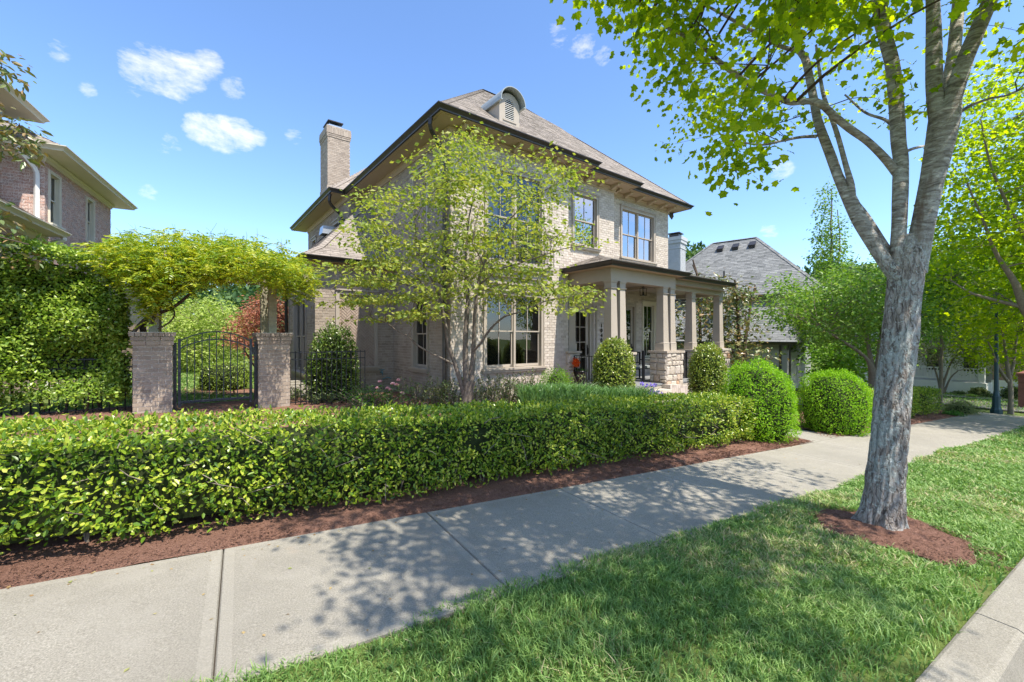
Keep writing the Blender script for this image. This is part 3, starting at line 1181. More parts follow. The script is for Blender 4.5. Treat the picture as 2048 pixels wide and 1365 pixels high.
def window(root, T, x0, x1, z0, z1, units=1, cas=.11, glass='glass', lights=2, rows=1, curtain=False, sill=True, head=True, name='window', trim='trim', transom=0, depth=.13, room=True):
    """double hung window in a brick opening; x0..x1 / z0..z1 is the outside of the casing"""
    g = G(T)
    y0, y1 = -.032, depth
    zs = z0
    # casing: outer band and inner board, two steps
    for (e0, e1, yy) in ((0.0, cas * .34, y0 - .016), (cas * .34, cas, y0)):
        g.box(x0 + e0, x0 + e1, yy, y1, zs, z1 - e0)
        g.box(x1 - e1, x1 - e0, yy, y1, zs, z1 - e0)
        g.box(x0 + e1 + .0008, x1 - e1 - .0008, yy + .0005, y1, z1 - e1, z1 - e0)
    if head:
        g.box(x0 - .02, x1 + .02, y0 - .05, .0, z1 + .001, z1 + .045)
    w = g.build(name, M[trim], root)
    if sill:
        s = G(T)
        s.box(x0 - .05, x1 + .05, y0 - .085, y1, z0 - .055, z0 - .001)
        s.box(x0 - .03, x1 + .03, y0 - .055, .02, z0 - .115, z0 - .0555)
        s.box(x0 - .015, x1 + .015, y0 - .028, .02, z0 - .145, z0 - .1155)
        s.build('sill', M[trim], w)
    ix0, ix1, iz0, iz1 = x0 + cas, x1 - cas, z0 + .012, z1 - cas
    mull = .07
    uw = (ix1 - ix0 - mull * (units - 1)) / units
    fr = G(T)
    pg = []
    for u in range(units):
        a = ix0 + u * (uw + mull)
        b = a + uw
        if u < units - 1:
            fr.box(b + .0005, b + mull - .0005, .01, y1, iz0, iz1)
        mz = (iz0 + iz1) / 2
        st = .042
        for (c, d, yy) in ((mz - .018, iz1, .052), (iz0, mz + .018, .082)):
            fr.box(a, a + st, yy, yy + .035, c, d)
            fr.box(b - st, b, yy, yy + .035, c, d)
            bot = .036 if c > iz0 + .1 else .075
            fr.box(a + st + .0005, b - st - .0005, yy + .0004, yy + .035, c, c + bot)
            fr.box(a + st + .0005, b - st - .0005, yy + .0004, yy + .035, d - .038, d)
            ga, gb, gc, gd = a + st, b - st, c + bot, d - .038
            pw = (gb - ga) / lights
            for i in range(lights):
                if i:
                    fr.box(ga + i * pw - .010, ga + i * pw + .010, yy + .004, yy + .03, gc + .0005, gd - .0005)
                ph = (gd - gc) / rows
                for r in range(rows):
                    if r and i == 0:
                        fr.box(ga + .0005, gb - .0005, yy + .005, yy + .029, gc + r * ph - .010, gc + r * ph + .010)
                    pg.append((ga + i * pw + (.010 if i else 0), ga + (i + 1) * pw - (.010 if i < lights - 1 else 0), yy + .017, gc + r * ph, gc + (r + 1) * ph))
    fr.build('sash', M[trim], w)
    for (a, b, yy, c, d) in pg:
        p = G(T)
        t = random.uniform(-.0012, .0012)
        p.add([(a, yy + t, c), (b, yy - t, c), (b, yy - t, d), (a, yy + t, d)], [[[0, 1, 2, 3]]])
        p.build('pane', M[glass], w)
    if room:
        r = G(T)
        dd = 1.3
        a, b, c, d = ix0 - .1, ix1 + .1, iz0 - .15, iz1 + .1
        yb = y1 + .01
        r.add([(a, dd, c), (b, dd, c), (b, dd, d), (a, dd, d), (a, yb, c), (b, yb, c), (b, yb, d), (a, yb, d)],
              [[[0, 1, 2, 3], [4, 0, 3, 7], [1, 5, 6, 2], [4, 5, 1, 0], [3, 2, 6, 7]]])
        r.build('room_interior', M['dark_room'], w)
    if curtain:
        c_ = G(T)
        for (ca, cb) in curtain:
            xs = np.linspace(ca, cb, 25)
            yy = y1 + .06 + .02 * np.sin((xs - ca) * 70)
            V = [(x, y, iz0) for x, y in zip(xs, yy)] + [(x, y, iz1) for x, y in zip(xs, yy)]
            c_.add(V, [[[i, i + 1, 26 + i, 25 + i] for i in range(24)]])
        c_.build('curtain', M['curtain'], w)
    return w


def shingle_roof(root, poly, up, mat, under, name, expo=.14, wid=.30, singles=0, o=HO, to_local=None, score=None, thick=.012, part='shingle', stuff_only_far=None):
    """poly: planar roof face, eave edge first two points (left to right seen from outside). Lays courses of tabs."""
    P = np.asarray(poly, float)
    e = unit((P[1] - P[0])[None])[0]
    nrm = None
    for i in range(2, len(P)):
        c = np.cross(e, P[i] - P[0])
        if np.linalg.norm(c) > 1e-3:
            nrm = unit(c[None])[0]
            break
    if nrm[2] < 0:
        nrm = -nrm
    s = np.cross(nrm, e)
    if s[2] < 0:
        s = -s
    x, y = (P - P[0]) @ e, (P - P[0]) @ s
    g = G(to_local or house_T(o))
    g.add(P - nrm * .004, [[list(range(len(P)))]])
    w = g.build(name, under, root)
    ymax = y.max()
    tabs = []
    k = 0
    while k * expo < ymax - .01:
        ya, yb = k * expo, min((k + 1) * expo + .02, ymax)
        ym = min(ya + expo * .5, ymax - .001)
        xs = []
        for i in range(len(P)):
            j = (i + 1) % len(P)
            if (y[i] - ym) * (y[j] - ym) < 0:
                t = (ym - y[i]) / (y[j] - y[i])
                xs.append(x[i] + t * (x[j] - x[i]))
        if len(xs) >= 2:
            lo, hi = min(xs), max(xs)
            xx = lo - rng.random() * wid
            while xx < hi:
                w_ = wid * rng.uniform(.45, 1.0)
                a, b = max(lo, xx), min(hi, xx + w_ - .006)
                if b - a > .03:
                    tabs.append((a, b, ya, yb, thick * rng.uniform(.55, 1.25)))
                xx += w_
        k += 1
    tabs = np.array(tabs)
    n = len(tabs)
    a, b, ya, yb, th = tabs.T

    def pt(xv, yv, hv):
        return P[0] + xv[:, None] * e + yv[:, None] * s + hv[:, None] * nrm
    z0 = np.full(n, .001)
    V = np.stack([pt(a, ya, th), pt(b, ya, th), pt(b, yb, z0 + .002), pt(a, yb, z0 + .002), pt(a, ya, z0), pt(b, ya, z0)], 1)
    F = np.array([[0, 1, 2, 3], [4, 5, 1, 0]])
    rr = rng.random(n)
    idx = np.arange(n)
    if singles:
        cen = (pt((a + b) / 2, (ya + yb) / 2, th))
        order = np.argsort(score(cen)) if score else np.argsort(ya)
        pick = order[:singles]
        idx = np.setdiff1d(idx, pick)
        T = to_local or house_T(o)
        for i in pick:
            base = T(V[i][:1])[0]
            me = None
            gg = G(T)
            gg.add(V[i], [F], rr[i])
            gg.V = [gg.V[0] - base]
            ob = gg.build(part, mat, w)
            ob.location = base
    g = G(to_local or house_T(o))
    oo = np.arange(len(idx))[:, None, None] * 6
    g.add(V[idx].reshape(-1, 3), [(oo + F[None]).reshape(-1, 4)], np.repeat(rr[idx], 2))
    g.build(part, mat, w, 'stuff')
    return w


def hip_caps(root, p, q, mat, T, w=.13, step=.14, name='ridge_cap'):
    p, q = np.asarray(p, float), np.asarray(q, float)
    L = np.linalg.norm(q - p)
    d = (q - p) / L
    sd = unit(np.cross(d, [0, 0, 1.0])[None])[0]
    up = np.cross(sd, d)
    n = int(L / step)
    g = G(T)
    for i in range(n):
        a = p + d * i * step
        b = p + d * ((i + 1) * step + .05)
        h0, h1 = .03, .018
        V = [a + up * h0, b + up * h1, a + sd * w + up * (h0 - w * .45), b + sd * w + up * (h1 - w * .45), a - sd * w + up * (h0 - w * .45), b - sd * w + up * (h1 - w * .45), a]
        g.add(V, [[[0, 2, 3, 1], [0, 1, 5, 4]]], rng.random())
        g.add(V, [[[0, 6, 2], [0, 4, 6]]], .5)
    return g.build(name, mat, root, 'stuff')

# ================================================================== MAIN HOUSE
hp = hab(HO[0], HO[1])
house = thing('brick_house', 'two-storey pale taupe brick house with brown hip roof and columned front porch', 'house', (hp[0], hp[1], HO[2]), ROT_H)
HT = house_T()
MT = M['mortar']


def front_score(plane):
    def f(x, z):
        p = hab(x, plane)
        return math.hypot(*p) + (6 if z < -1.0 else 0) + (3 if x < 6.3 else 0) + (2 if 0.9 < z < 4 and x < 9 else 0)
    return f


T1, T2, T3 = wall_T('front', 9.6), wall_T('front', 9.9), wall_T('front', 10.2)
W_LOW = (6.38, 8.56, -.84, 1.31)
W_JUL = (6.42, 8.58, 2.12, 4.76)
W_U1 = (10.06, 11.37, 3.08, 4.87)
W_U2 = (12.92, 15.13, 3.02, 4.95)
DOOR = (9.99, 11.02, -1.44, 1.10)
DOOR2 = (13.02, 13.86, -1.44, 1.30)
W_P = (14.25, 15.15, -.80, 1.40)
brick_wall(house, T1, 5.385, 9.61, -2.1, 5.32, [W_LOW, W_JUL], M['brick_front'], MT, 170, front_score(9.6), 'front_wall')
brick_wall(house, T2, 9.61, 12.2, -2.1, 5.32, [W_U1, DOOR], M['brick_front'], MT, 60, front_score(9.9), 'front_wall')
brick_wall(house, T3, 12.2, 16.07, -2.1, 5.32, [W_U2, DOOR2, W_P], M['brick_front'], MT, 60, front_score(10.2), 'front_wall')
g = G(HT)
for (a, b0, b1) in ((9.602, 9.64, 9.9), (12.192, 9.94, 10.2), (16.06, 10.24, 20)):
    g.add([(a, b0, -2.1), (a, b1, -2.1), (a, b1, 5.06), (a, b0, 5.06)], [[[0, 1, 2, 3]]])
g.add([(16.0, 19.4, -2.1), (5.0, 22.9, -2.1), (5.0, 22.9, 5.06), (16.0, 19.4, 5.06)], [[[0, 1, 2, 3]]])
g.build('rear_wall', MT, house)
TS = wall_T('side', 5.385)
W_S = (-11.89, -10.81, -.86, 1.19)
P_S = (-11.89, -10.81, 2.55, 4.84)
sc_side = lambda x, z: math.hypot(*hab(5.385, -x)) + (6 if z < -.8 else 0)
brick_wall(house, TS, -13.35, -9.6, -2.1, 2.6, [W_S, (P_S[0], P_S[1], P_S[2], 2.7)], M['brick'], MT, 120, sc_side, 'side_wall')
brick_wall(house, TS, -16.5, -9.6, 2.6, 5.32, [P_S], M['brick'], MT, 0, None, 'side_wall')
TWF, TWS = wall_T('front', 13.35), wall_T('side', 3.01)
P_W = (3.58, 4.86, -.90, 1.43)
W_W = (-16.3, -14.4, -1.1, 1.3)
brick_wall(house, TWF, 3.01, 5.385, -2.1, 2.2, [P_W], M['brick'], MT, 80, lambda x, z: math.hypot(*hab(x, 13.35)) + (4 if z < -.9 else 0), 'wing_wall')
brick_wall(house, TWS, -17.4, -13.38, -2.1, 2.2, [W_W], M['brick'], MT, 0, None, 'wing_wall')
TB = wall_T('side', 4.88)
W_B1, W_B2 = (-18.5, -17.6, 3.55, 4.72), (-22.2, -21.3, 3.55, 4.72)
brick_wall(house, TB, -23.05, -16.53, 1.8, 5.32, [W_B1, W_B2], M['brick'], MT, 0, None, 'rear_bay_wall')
brick_wall(house, wall_T('front', 16.5), 4.88, 5.385, 1.8, 5.32, [], M['brick'], MT, 0, None, 'rear_bay_wall')

# windows
window(house, T1, *W_LOW, units=2, glass='glass')
window(house, T1, *W_JUL, units=2, glass='glass', sill=False, rows=2, curtain=[(6.6, 7.0), (8.0, 8.4)])
window(house, T2, *W_U1, units=1, glass='glass_up')
window(house, T3, *W_U2, units=2, glass='glass_up', curtain=[(14.4, 14.95)])
window(house, T3, *W_P, units=1, glass='glass', trim='cream')
window(house, TS, *W_S, units=1, glass='glass')
window(house, TWS, *W_W, units=2, glass='glass')
window(house, TB, *W_B1, units=1, glass='glass', sill=False)
window(house, TB, *W_B2, units=1, glass='glass', sill=False)


def herring(root, T, r):
    x0, x1, z0, z1 = r
    g = G(T)
    cas = .11
    for (e0, e1, yy) in ((0.0, cas * .34, -.048), (cas * .34, cas, -.032)):
        g.box(x0 + e0, x0 + e1, yy, .10, z0, z1 - e0)
        g.box(x1 - e1, x1 - e0, yy, .10, z0, z1 - e0)
        g.box(x0 + e1 + .0008, x1 - e1 - .0008, yy + .0005, .10, z1 - e1, z1 - e0)
    g.box(x0 - .02, x1 + .02, -.085, .0, z1 + .001, z1 + .045)
    w = g.build('herringbone_panel', M['trim'], root)
    s = G(T)
    s.box(x0 - .05, x1 + .05, -.12, .1, z0 - .055, z0 - .001)
    s.box(x0 - .03, x1 + .03, -.09, .02, z0 - .115, z0 - .0555)
    s.box(x0 - .015, x1 + .015, -.06, .02, z0 - .145, z0 - .1155)
    s.build('sill', M['trim'], w)
    b = G(T)
    b.add([(x0 + .05, .075, z0), (x1 - .05, .075, z0), (x1 - .05, .075, z1 - .05), (x0 + .05, .075, z1 - .05)], [[[0, 1, 2, 3]]])
    b.build('panel_mortar', MT, w)
    W_ = .0667
    c0, c1 = (x0 + x1) / 2, (z0 + z1) / 2
    R2 = math.sqrt(.5)
    proto = None
    T0 = lambda P: T(P) - T(np.zeros((1, 3)))
    protos = {}
    for kind in 'HV':
        g = G(T0)
        hx, hz = (1.5 * W_ - .005, .5 * W_ - .005)
        an = math.radians(45 if kind == 'H' else 135)
        ca, sa = math.cos(an), math.sin(an)
        V = []
        for yy, k in ((.03, 1.0), (.004, 1.0), (0, .93)):
            for sx, sz in ((-1, -1), (1, -1), (1, 1), (-1, 1)):
                dx, dz = sx * (hx - (1 - k) * .05), sz * (hz - (1 - k) * .05)
                V.append((dx * ca - dz * sa, yy, dx * sa + dz * ca))
        F = [[i, (i + 1) % 4, 4 + (i + 1) % 4, 4 + i] for i in range(4)] + [[4 + i, 4 + (i + 1) % 4, 8 + (i + 1) % 4, 8 + i] for i in range(4)] + [[8, 9, 10, 11]]
        g.add(V, [F], 0.0)
        protos[kind] = g
    first = {}
    n = 0
    for k in range(-45, 46):
        for j in range(-9, 10):
            for kind in 'HV':
                if kind == 'H':
                    cx, cz = k + 6 * j + 1.5, k + .5
                else:
                    cx, cz = k + .5, k - 5 + 6 * j + 1.5
                cx, cz = cx * W_, cz * W_
                px, pz = c0 + (cx - cz) * R2, c1 + (cx + cz) * R2
                if not (x0 + .075 < px < x1 - .075 and z0 - .02 < pz < z1 - .08):
                    continue
                if kind not in first:
                    o = first[kind] = protos[kind].build('brick', M['herring'], w)
                else:
                    o = link(first[kind].copy())
                    o.parent = w
                o.location = T(np.array([[px, .052 - random.random() * .006, pz]]))[0]
                n += 1
    return w


herring(house, TS, P_S)
herring(house, TWF, P_W)

# eaves: soffit, frieze, gutter
EAVE = [(4.24, 23.69), (4.24, 16.45), (4.745, 16.45), (4.745, 8.96), (10.31, 8.96), (10.31, 9.26), (12.90, 9.26), (12.90, 9.56), (16.78, 9.56), (16.78, 20.2)]
GUT = [(-.03, -.13), (.0, -.13), (.018, -.128), (.022, -.10), (.040, -.075), (.085, -.03), (.105, -.022), (.105, .0), (.095, .0), (-.03, -.01)]
gz = 5.5


def eaves(path, z, over, wallpath, frieze=.26, nm='gutter'):
    g = G(HT)
    g.path(path, [(o - .02, z + q) for o, q in GUT])
    g.build(nm, M['gutter'], house)
    g = G(HT)
    g.path(path, [(.0 - .02, z - .125), (-.05, z - .1255), (-over - .02, z - .126)], cap=False)
    g.path(path, [(-.12, z - .1262), (-.12, z - .142), (-.135, z - .142), (-.135, z - .1262)])
    g.build('soffit', M['soffit'], house)
    g = G(HT)
    g.path(wallpath, [(.0, z - .13), (.10, z - .13), (.10, z - .17), (.07, z - .19), (.045, z - .24), (.045, z - .13 - frieze), (.03, z - .145 - frieze), (.0, z - .145 - frieze)])
    g.build('frieze', M['soffit'], house)


WALLP = [(4.88, 23.05), (4.88, 16.5), (5.385, 16.5), (5.385, 9.6), (9.61, 9.6), (9.61, 9.9), (12.2, 9.9), (12.2, 10.2), (16.07, 10.2), (16.07, 19.5)]
eaves(EAVE, gz, .66, WALLP, .17)
# modillions under the front eaves
def modillion(a, plane):
    g = G(HT)
    zz = gz - .126
    V, prof = [], [(0, 0), (0, -.15), (.05, -.165), (.12, -.13), (.20, -.10), (.30, -.095), (.345, -.06), (.345, 0)]
    for da in (-.055, .055):
        for q, z in prof:
            V.append((a + da, plane - .10 - q, zz + z))
    m = len(prof)
    g.add(V, [[[i, i + 1, m + i + 1, m + i] for i in range(m - 1)]])
    g.add(V[:m], [[list(range(m))[::-1]]])
    g.add(V[m:], [[list(range(m))]])
    g.build('bracket', M['soffit'], house)


for a in (5.60, 5.92, 6.64, 7.36, 8.08, 8.80, 9.42):
    modillion(a, 9.6)
for a in (9.95, 10.62, 11.3, 11.95):
    modillion(a, 9.9)
for a in (12.42, 13.06, 13.80, 14.52, 15.3, 15.9):
    modillion(a, 10.2)

# roof
R0, R1 = (9.62, 14.56, 10.12), (11.78, 14.56, 10.12)
zr = 5.49
dist_score = lambda C: np.hypot(*(C[:, :1] * U[None] + C[:, 1:2] * VV[None]).T)
SH, UN = M['shingle'], M['under']
shingle_roof(house, [(4.72, 8.93, zr), (10.31, 8.93, zr), (10.31, 14.56, 10.12), R0], None, SH, UN, 'roof', singles=180, score=dist_score)
shingle_roof(house, [(10.31, 9.23, zr), (12.90, 9.23, zr), (12.9, 13.37, 9.085), R1, (10.31, 14.56, 10.12)], None, SH, UN, 'roof', singles=60, score=dist_score)
shingle_roof(house, [(12.90, 9.53, zr), (16.80, 9.53, zr), (12.9, 13.44, 9.085)], None, SH, UN, 'roof', singles=50, score=dist_score)
shingle_roof(house, [(4.72, 20.16, zr), (4.72, 8.93, zr), R0, (9.62, 15.4, 10.0)], None, SH, UN, 'roof', wid=.4)
g = G(HT)
g.poly([(16.80, 9.53, zr), (16.80, 19.56, zr), (11.8, 14.6, 10.1)])
g.poly([(16.80, 19.56, zr), (4.72, 20.16, zr), (9.62, 15.4, 10.0), (11.8, 14.6, 10.1)])
g.poly([(10.312, 8.95, 5.5), (10.312, 9.26, 5.5), (10.312, 14.5, 10.08)])
g.poly([(12.902, 9.25, 5.5), (12.902, 9.56, 5.5), (12.902, 13.44, 9.08)])
g.build('rear_roof', SH, house)
shingle_roof(house, [(4.22, 23.69, zr), (4.22, 16.43, zr), (7.86, 20.07, 8.8)], None, SH, UN, 'roof', wid=.4)
shingle_roof(house, [(4.22, 16.43, zr), (12, 16.43, zr), (12, 20.07, 8.8), (7.86, 20.07, 8.8)], None, SH, UN, 'roof', wid=.5, expo=.2)
hip_caps(house, (4.74, 8.95, zr + .01), R0, SH, HT)
hip_caps(house, R0, R1, SH, HT)
hip_caps(house, (16.78, 9.55, zr + .01), R1, SH, HT)
hip_caps(house, (4.24, 16.45, zr + .01), (7.86, 20.07, 8.81), SH, HT)
# low wing roof with a flared foot
wz = 2.34
shingle_roof(house, [(2.59, 12.93, wz), (5.37, 12.93, wz), (5.37, 13.5, 2.7), (3.16, 13.5, 2.7)], None, SH, UN, 'wing_roof', singles=40, score=dist_score)
shingle_roof(house, [(3.16, 13.5, 2.7), (5.37, 13.5, 2.7), (5.37, 15.73, 5.03)], None, SH, UN, 'wing_roof', singles=60, score=dist_score)
shingle_roof(house, [(2.59, 17.8, wz), (2.59, 12.93, wz), (3.16, 13.5, 2.7), (3.16, 17.8, 2.7)], None, SH, UN, 'wing_roof')
shingle_roof(house, [(3.16, 17.8, 2.7), (3.16, 13.5, 2.7), (5.37, 15.73, 5.03), (4.88, 17.8, 4.6)], None, SH, UN, 'wing_roof')
hip_caps(house, (2.6, 12.95, wz + .01), (3.16, 13.5, 2.71), SH, HT)
hip_caps(house, (3.16, 13.5, 2.71), (5.37, 15.73, 5.03), SH, HT)
eaves([(2.61, 17.8), (2.61, 12.95), (5.37, 12.95)], wz, .40, [(3.01, 17.4), (3.01, 13.35), (5.37, 13.35)], .12)
g = G(HT)
g.taper((4.45, 17.35), .34, .26, 3.95, .30, .24, 4.25)
g.build('roof_vent', M['metal'], house)

# arched louvre dormer
g = G(HT)
da0, da1, db, dz0, dsp = 6.865, 7.575, 9.52, 5.93, 6.48
dc, dr = (da0 + da1) / 2, (da1 - da0) / 2
na = 17
arc = [(dc - dr * math.cos(PI * i / (na - 1)), dsp + dr * math.sin(PI * i / (na - 1))) for i in range(na)]
lw, lz0 = .155, 6.10                            # louvre opening
larc = [(dc - lw * math.cos(PI * i / (na - 1)), 6.52 + lw * math.sin(PI * i / (na - 1))) for i in range(na)]
outer = [(da0, dz0)] + arc + [(da1, dz0)]
inner = [(dc - lw, lz0)] + larc + [(dc + lw, lz0)]
V = [(a, db, z) for a, z in outer] + [(a, db, z) for a, z in inner]
m = len(outer)
F = [[i, i + 1, m + i + 1, m + i] for i in range(m - 1)] + [[m - 1, 0, m, 2 * m - 1]]
g.add(V, [F])
V = [(a, db, z) for a, z in inner] + [(a, db + .06, z) for a, z in inner]
g.add(V, [[[i, i + 1, m + i + 1, m + i] for i in range(m - 1)] + [[m - 1, 0, m, 2 * m - 1]]])
for a in (da0, da1):
    g.add([(a, db, dz0), (a, db, dsp), (a, db + .85, dsp + .1), (a, db + .1, dz0)], [[[0, 1, 2, 3]]])
g.box(da0 + .12, da1 - .12, db - .02, db - .0005, lz0 - .06, lz0 - .02)
dorm = g.build('dormer', M['trim'], house)
g = G(HT)
g.add([(dc - lw - .01, db + .058, lz0), (dc + lw + .01, db + .058, lz0), (dc + lw + .01, db + .058, 6.69), (dc - lw - .01, db + .058, 6.69)], [[[0, 1, 2, 3]]])
g.build('louver_back', M['dark_room'], dorm)
for i in range(11):
    z = lz0 + .015 + i * .052
    hw = lw if z < 6.52 else math.sqrt(max(0, lw ** 2 - (z - 6.52) ** 2))
    if hw < .05:
        continue
    g = G(HT)
    V = [(dc - hw, db + .005, z), (dc + hw, db + .005, z), (dc + hw, db + .055, z + .04), (dc - hw, db + .055, z + .04)]
    V += [(v[0], v[1], v[2] + .010) for v in V]
    g.add(V, [[[0, 3, 2, 1], [4, 5, 6, 7], [0, 1, 5, 4], [1, 2, 6, 5], [2, 3, 7, 6], [3, 0, 4, 7]]])
    g.build('louver', M['white'], dorm)
g = G(HT)
hr = .415
for (r, bf, th) in ((hr, 9.33, .022),):
    V = []
    for i in range(na):
        an = PI * i / (na - 1)
        for rr_ in (r, r + th):
            a, z = dc - rr_ * math.cos(an), dsp + .02 + rr_ * math.sin(an)
            V += [(a, bf, z), (a, 9.0 + (z - 5.5) / .823 + .02, z)]
    F = []
    for i in range(na - 1):
        p, q = i * 4, (i + 1) * 4
        F += [[p, p + 1, q + 1, q], [p + 2, q + 2, q + 3, p + 3], [p, q, q + 2, p + 2]]
    g.add(V, [F])
g.box(dc - hr - .022, dc - hr + .05, 9.33, 10.2, dsp - .005, dsp + .0195)
g.box(dc + hr - .05, dc + hr + .022, 9.33, 10.2, dsp - .005, dsp + .0195)
g.build('dormer_hood', M['copper'], dorm)

# chimney
TCF, TCS = wall_T('front', 21.1), wall_T('side', 5.3)
ch = G(HT)
ch.box(5.31, 6.32, 21.11, 22.4, 4.0, 9.98)
chim = ch.build('chimney', MT, house)
bands = [(6.95, 7.17), (9.62, 9.98)]
for (T, x0, x1) in ((TCF, 5.3, 6.33), (TCS, -22.4, -21.13)):
    g = G(T)
    B = lay_bricks(x0, x1, 5.2, 9.6, [(x0 - 1, x1 + 1, 6.95, 7.17)])
    V, F, r = brick_boxes(B)
    g.add(V, [F], r)
    g.build('brick', M['brick'], chim, 'stuff')
for (z0, z1, pr) in ((6.95, 7.15, .02), (9.46, 9.54, .022), (9.545, 9.60, .035), (9.62, 9.86, .05), (9.87, 9.97, .04)):
    for (T, x0, x1) in ((TCF, 5.3 - pr, 6.33 + pr), (TCS, -22.4 - pr, -21.1 + pr - .001)):
        g = G(T)
        n = int((x1 - x0) / (.075 if z1 - z0 > .15 else .21))
        wd = (x1 - x0) / n
        B = [(x0 + i * wd + .006, x0 + (i + 1) * wd, z0, z1) for i in range(n)]
        V, F, r = brick_boxes(B, .04 + pr, .003)
        V[:, 1] -= pr
        g.add(V, [F], r)
        g.build('brick', M['brick'], chim, 'stuff')
g = G(HT)
g.box(5.30, 6.33, 21.1, 22.42, 9.975, 10.01)
g.box(5.42, 6.0, 21.3, 22.1, 10.01, 10.15)
g.build('chimney_flashing', M['metal'], chim)
g = G(HT)
for a in (5.45, 5.97):
    for b in (21.33, 22.07):
        g.box(a - .02, a + .02, b - .02, b + .02, 10.15, 10.27)
g.box(5.36, 6.06, 21.22, 22.18, 10.27, 10.31)
g.build('chimney_cap', M['gutter'], chim)

# downspouts
for pts in ([(4.76, 9.45, 5.36), (4.76, 9.45, 5.08), (5.27, 9.74, 4.74), (5.29, 9.76, 4.6), (5.29, 9.76, -1.9)],
            [(4.30, 16.75, 5.36), (4.30, 16.75, 5.02), (4.74, 16.95, 4.70), (4.79, 16.97, 4.5), (4.79, 16.97, 4.0)],
            [(16.6, 10.35, 5.36), (16.6, 10.35, 5.12), (16.2, 10.5, 5.02), (16.2, 10.5, -2.0)],
            [(2.75, 17.2, 2.2), (2.9, 17.25, 2.0), (2.93, 17.25, -1.9)]):
    g = G(HT)
    P, R_ = spline(np.array(pts), np.full(len(pts), .055), .08)
    g.tube(P, R_, 4)
    g.build('downspout', M['gutter'], house)

# juliet balcony
g = G(HT)
g.box(6.28, 8.74, 9.26, 9.568, 1.98, 2.08)
g.box(6.34, 8.68, 9.31, 9.568, 1.86, 1.9795)
g.box(6.42, 8.60, 9.40, 9.568, 1.68, 1.8595)
g.box(6.50, 8.52, 9.47, 9.568, 1.48, 1.6795)
bal = g.build('balcony', M['trim'], house)
g = G(HT)
g.bar((6.32, 9.30, 2.95), (8.70, 9.30, 2.95), .045, .02)
g.bar((6.32, 9.30, 2.16), (8.70, 9.30, 2.16), .03, .02)
for a in (6.32, 8.70):
    g.bar((a, 9.30, 2.95), (a, 9.56, 2.95), .03, .02)
    g.bar((a, 9.30, 2.16), (a, 9.56, 2.16), .03, .02)
g.build('balcony_rail', M['iron'], bal)
pr_ = None
for pt in [(6.32 + .119 * i, 9.30) for i in range(21)] + [(8.70, 9.43), (6.32, 9.43)]:
    if pr_ is None:
        g = G()
        g.bar((0, 0, 0), (0, 0, .86), .014)
        pr_ = o = g.build('baluster', M['iron'], bal)
    else:
        o = link(pr_.copy())
        o.parent = bal
    o.location = np.array((pt[0], pt[1], 2.09)) - HO

# ------------------------------------------------------------------ porch
PF = -1.45
g = G(HT)
g.box(9.62, 16.95, 7.86, 9.88, -2.2, PF - .05)
g.box(12.25, 16.95, 9.88, 10.18, -2.2, PF - .05)
pfl = g.build('porch_base', M['stone'], house)
g = G(HT)
for i in range(12):
    for j in range(3):
        g.box(9.62 + i * .61 + .004, 9.62 + (i + 1) * .61 - .004, 7.84 + j * .68, 7.84 + (j + 1) * .68 - .008, PF - .0495, PF - random.random() * .004, random.random())
g.build('porch_floor', M['bluestone'], house)
# brick steps with a curved wing wall
st = None
for k, (b0, b1, z) in enumerate(((7.45, 7.83, PF - .15), (7.07, 7.447, PF - .30), (6.70, 7.067, PF - .45))):
    g = G(HT)
    g.box(10.55, 12.0, b0 + .01, b1, z - .35, z - .09)
    s_ = g.build('step', MT, house)
    n = 17
    for i in range(n):
        x = 10.55 + i * 1.45 / n
        g = G(HT)
        g.box(x + .004, x + 1.45 / n - .004, b0 - .015, b1 - .02, z - .088, z + random.uniform(-.004, .003), random.random())
        g.build('brick', M['brick_front'], s_)
g = G(HT)
for i in range(22):
    a0 = 12.02 + 1.5 * math.sin(i / 22 * PI / 2)
    b0 = 7.70 - .95 * (1 - math.cos(i / 22 * PI / 2))
    a1 = 12.02 + 1.5 * math.sin((i + 1) / 22 * PI / 2)
    b1 = 7.70 - .95 * (1 - math.cos((i + 1) / 22 * PI / 2))
    zt = PF - .02 - .35 * (i / 22) ** 1.5
    d = unit(np.array([[a1 - a0, b1 - b0]]))[0]
    nn2 = np.array([-d[1], d[0]]) * .15
    e = d * .006
    V = []
    for z in (zt - .09, zt):
        for (a, b, sg) in ((a0, b0, -1), (a1, b1, -1), (a1, b1, 1), (a0, b0, 1)):
            V.append((a + nn2[0] * sg - (e[0] if a == a1 else -e[0]), b + nn2[1] * sg - (e[1] if a == a1 else -e[1]), z))
    g.add(V, [[[0, 3, 2, 1], [4, 5, 6, 7], [0, 1, 5, 4], [1, 2, 6, 5], [2, 3, 7, 6], [3, 0, 4, 7]]], random.random())
    V2 = [(v[0] * 1, v[1], v[2] - (.09 if q < 4 else .092)) for q, v in enumerate(V)]
    V2 = [(v[0], v[1], zt - .6 if q < 4 else zt - .0905) for q, v in enumerate(V)]
    g.add(V2, [[[0, 1, 5, 4], [2, 3, 7, 6], [1, 2, 6, 5], [3, 0, 4, 7]]], random.random())
g.build('wing_wall_coping', M['brick_front'], house)

# stone piers, each stone its own block
stone_protos = []


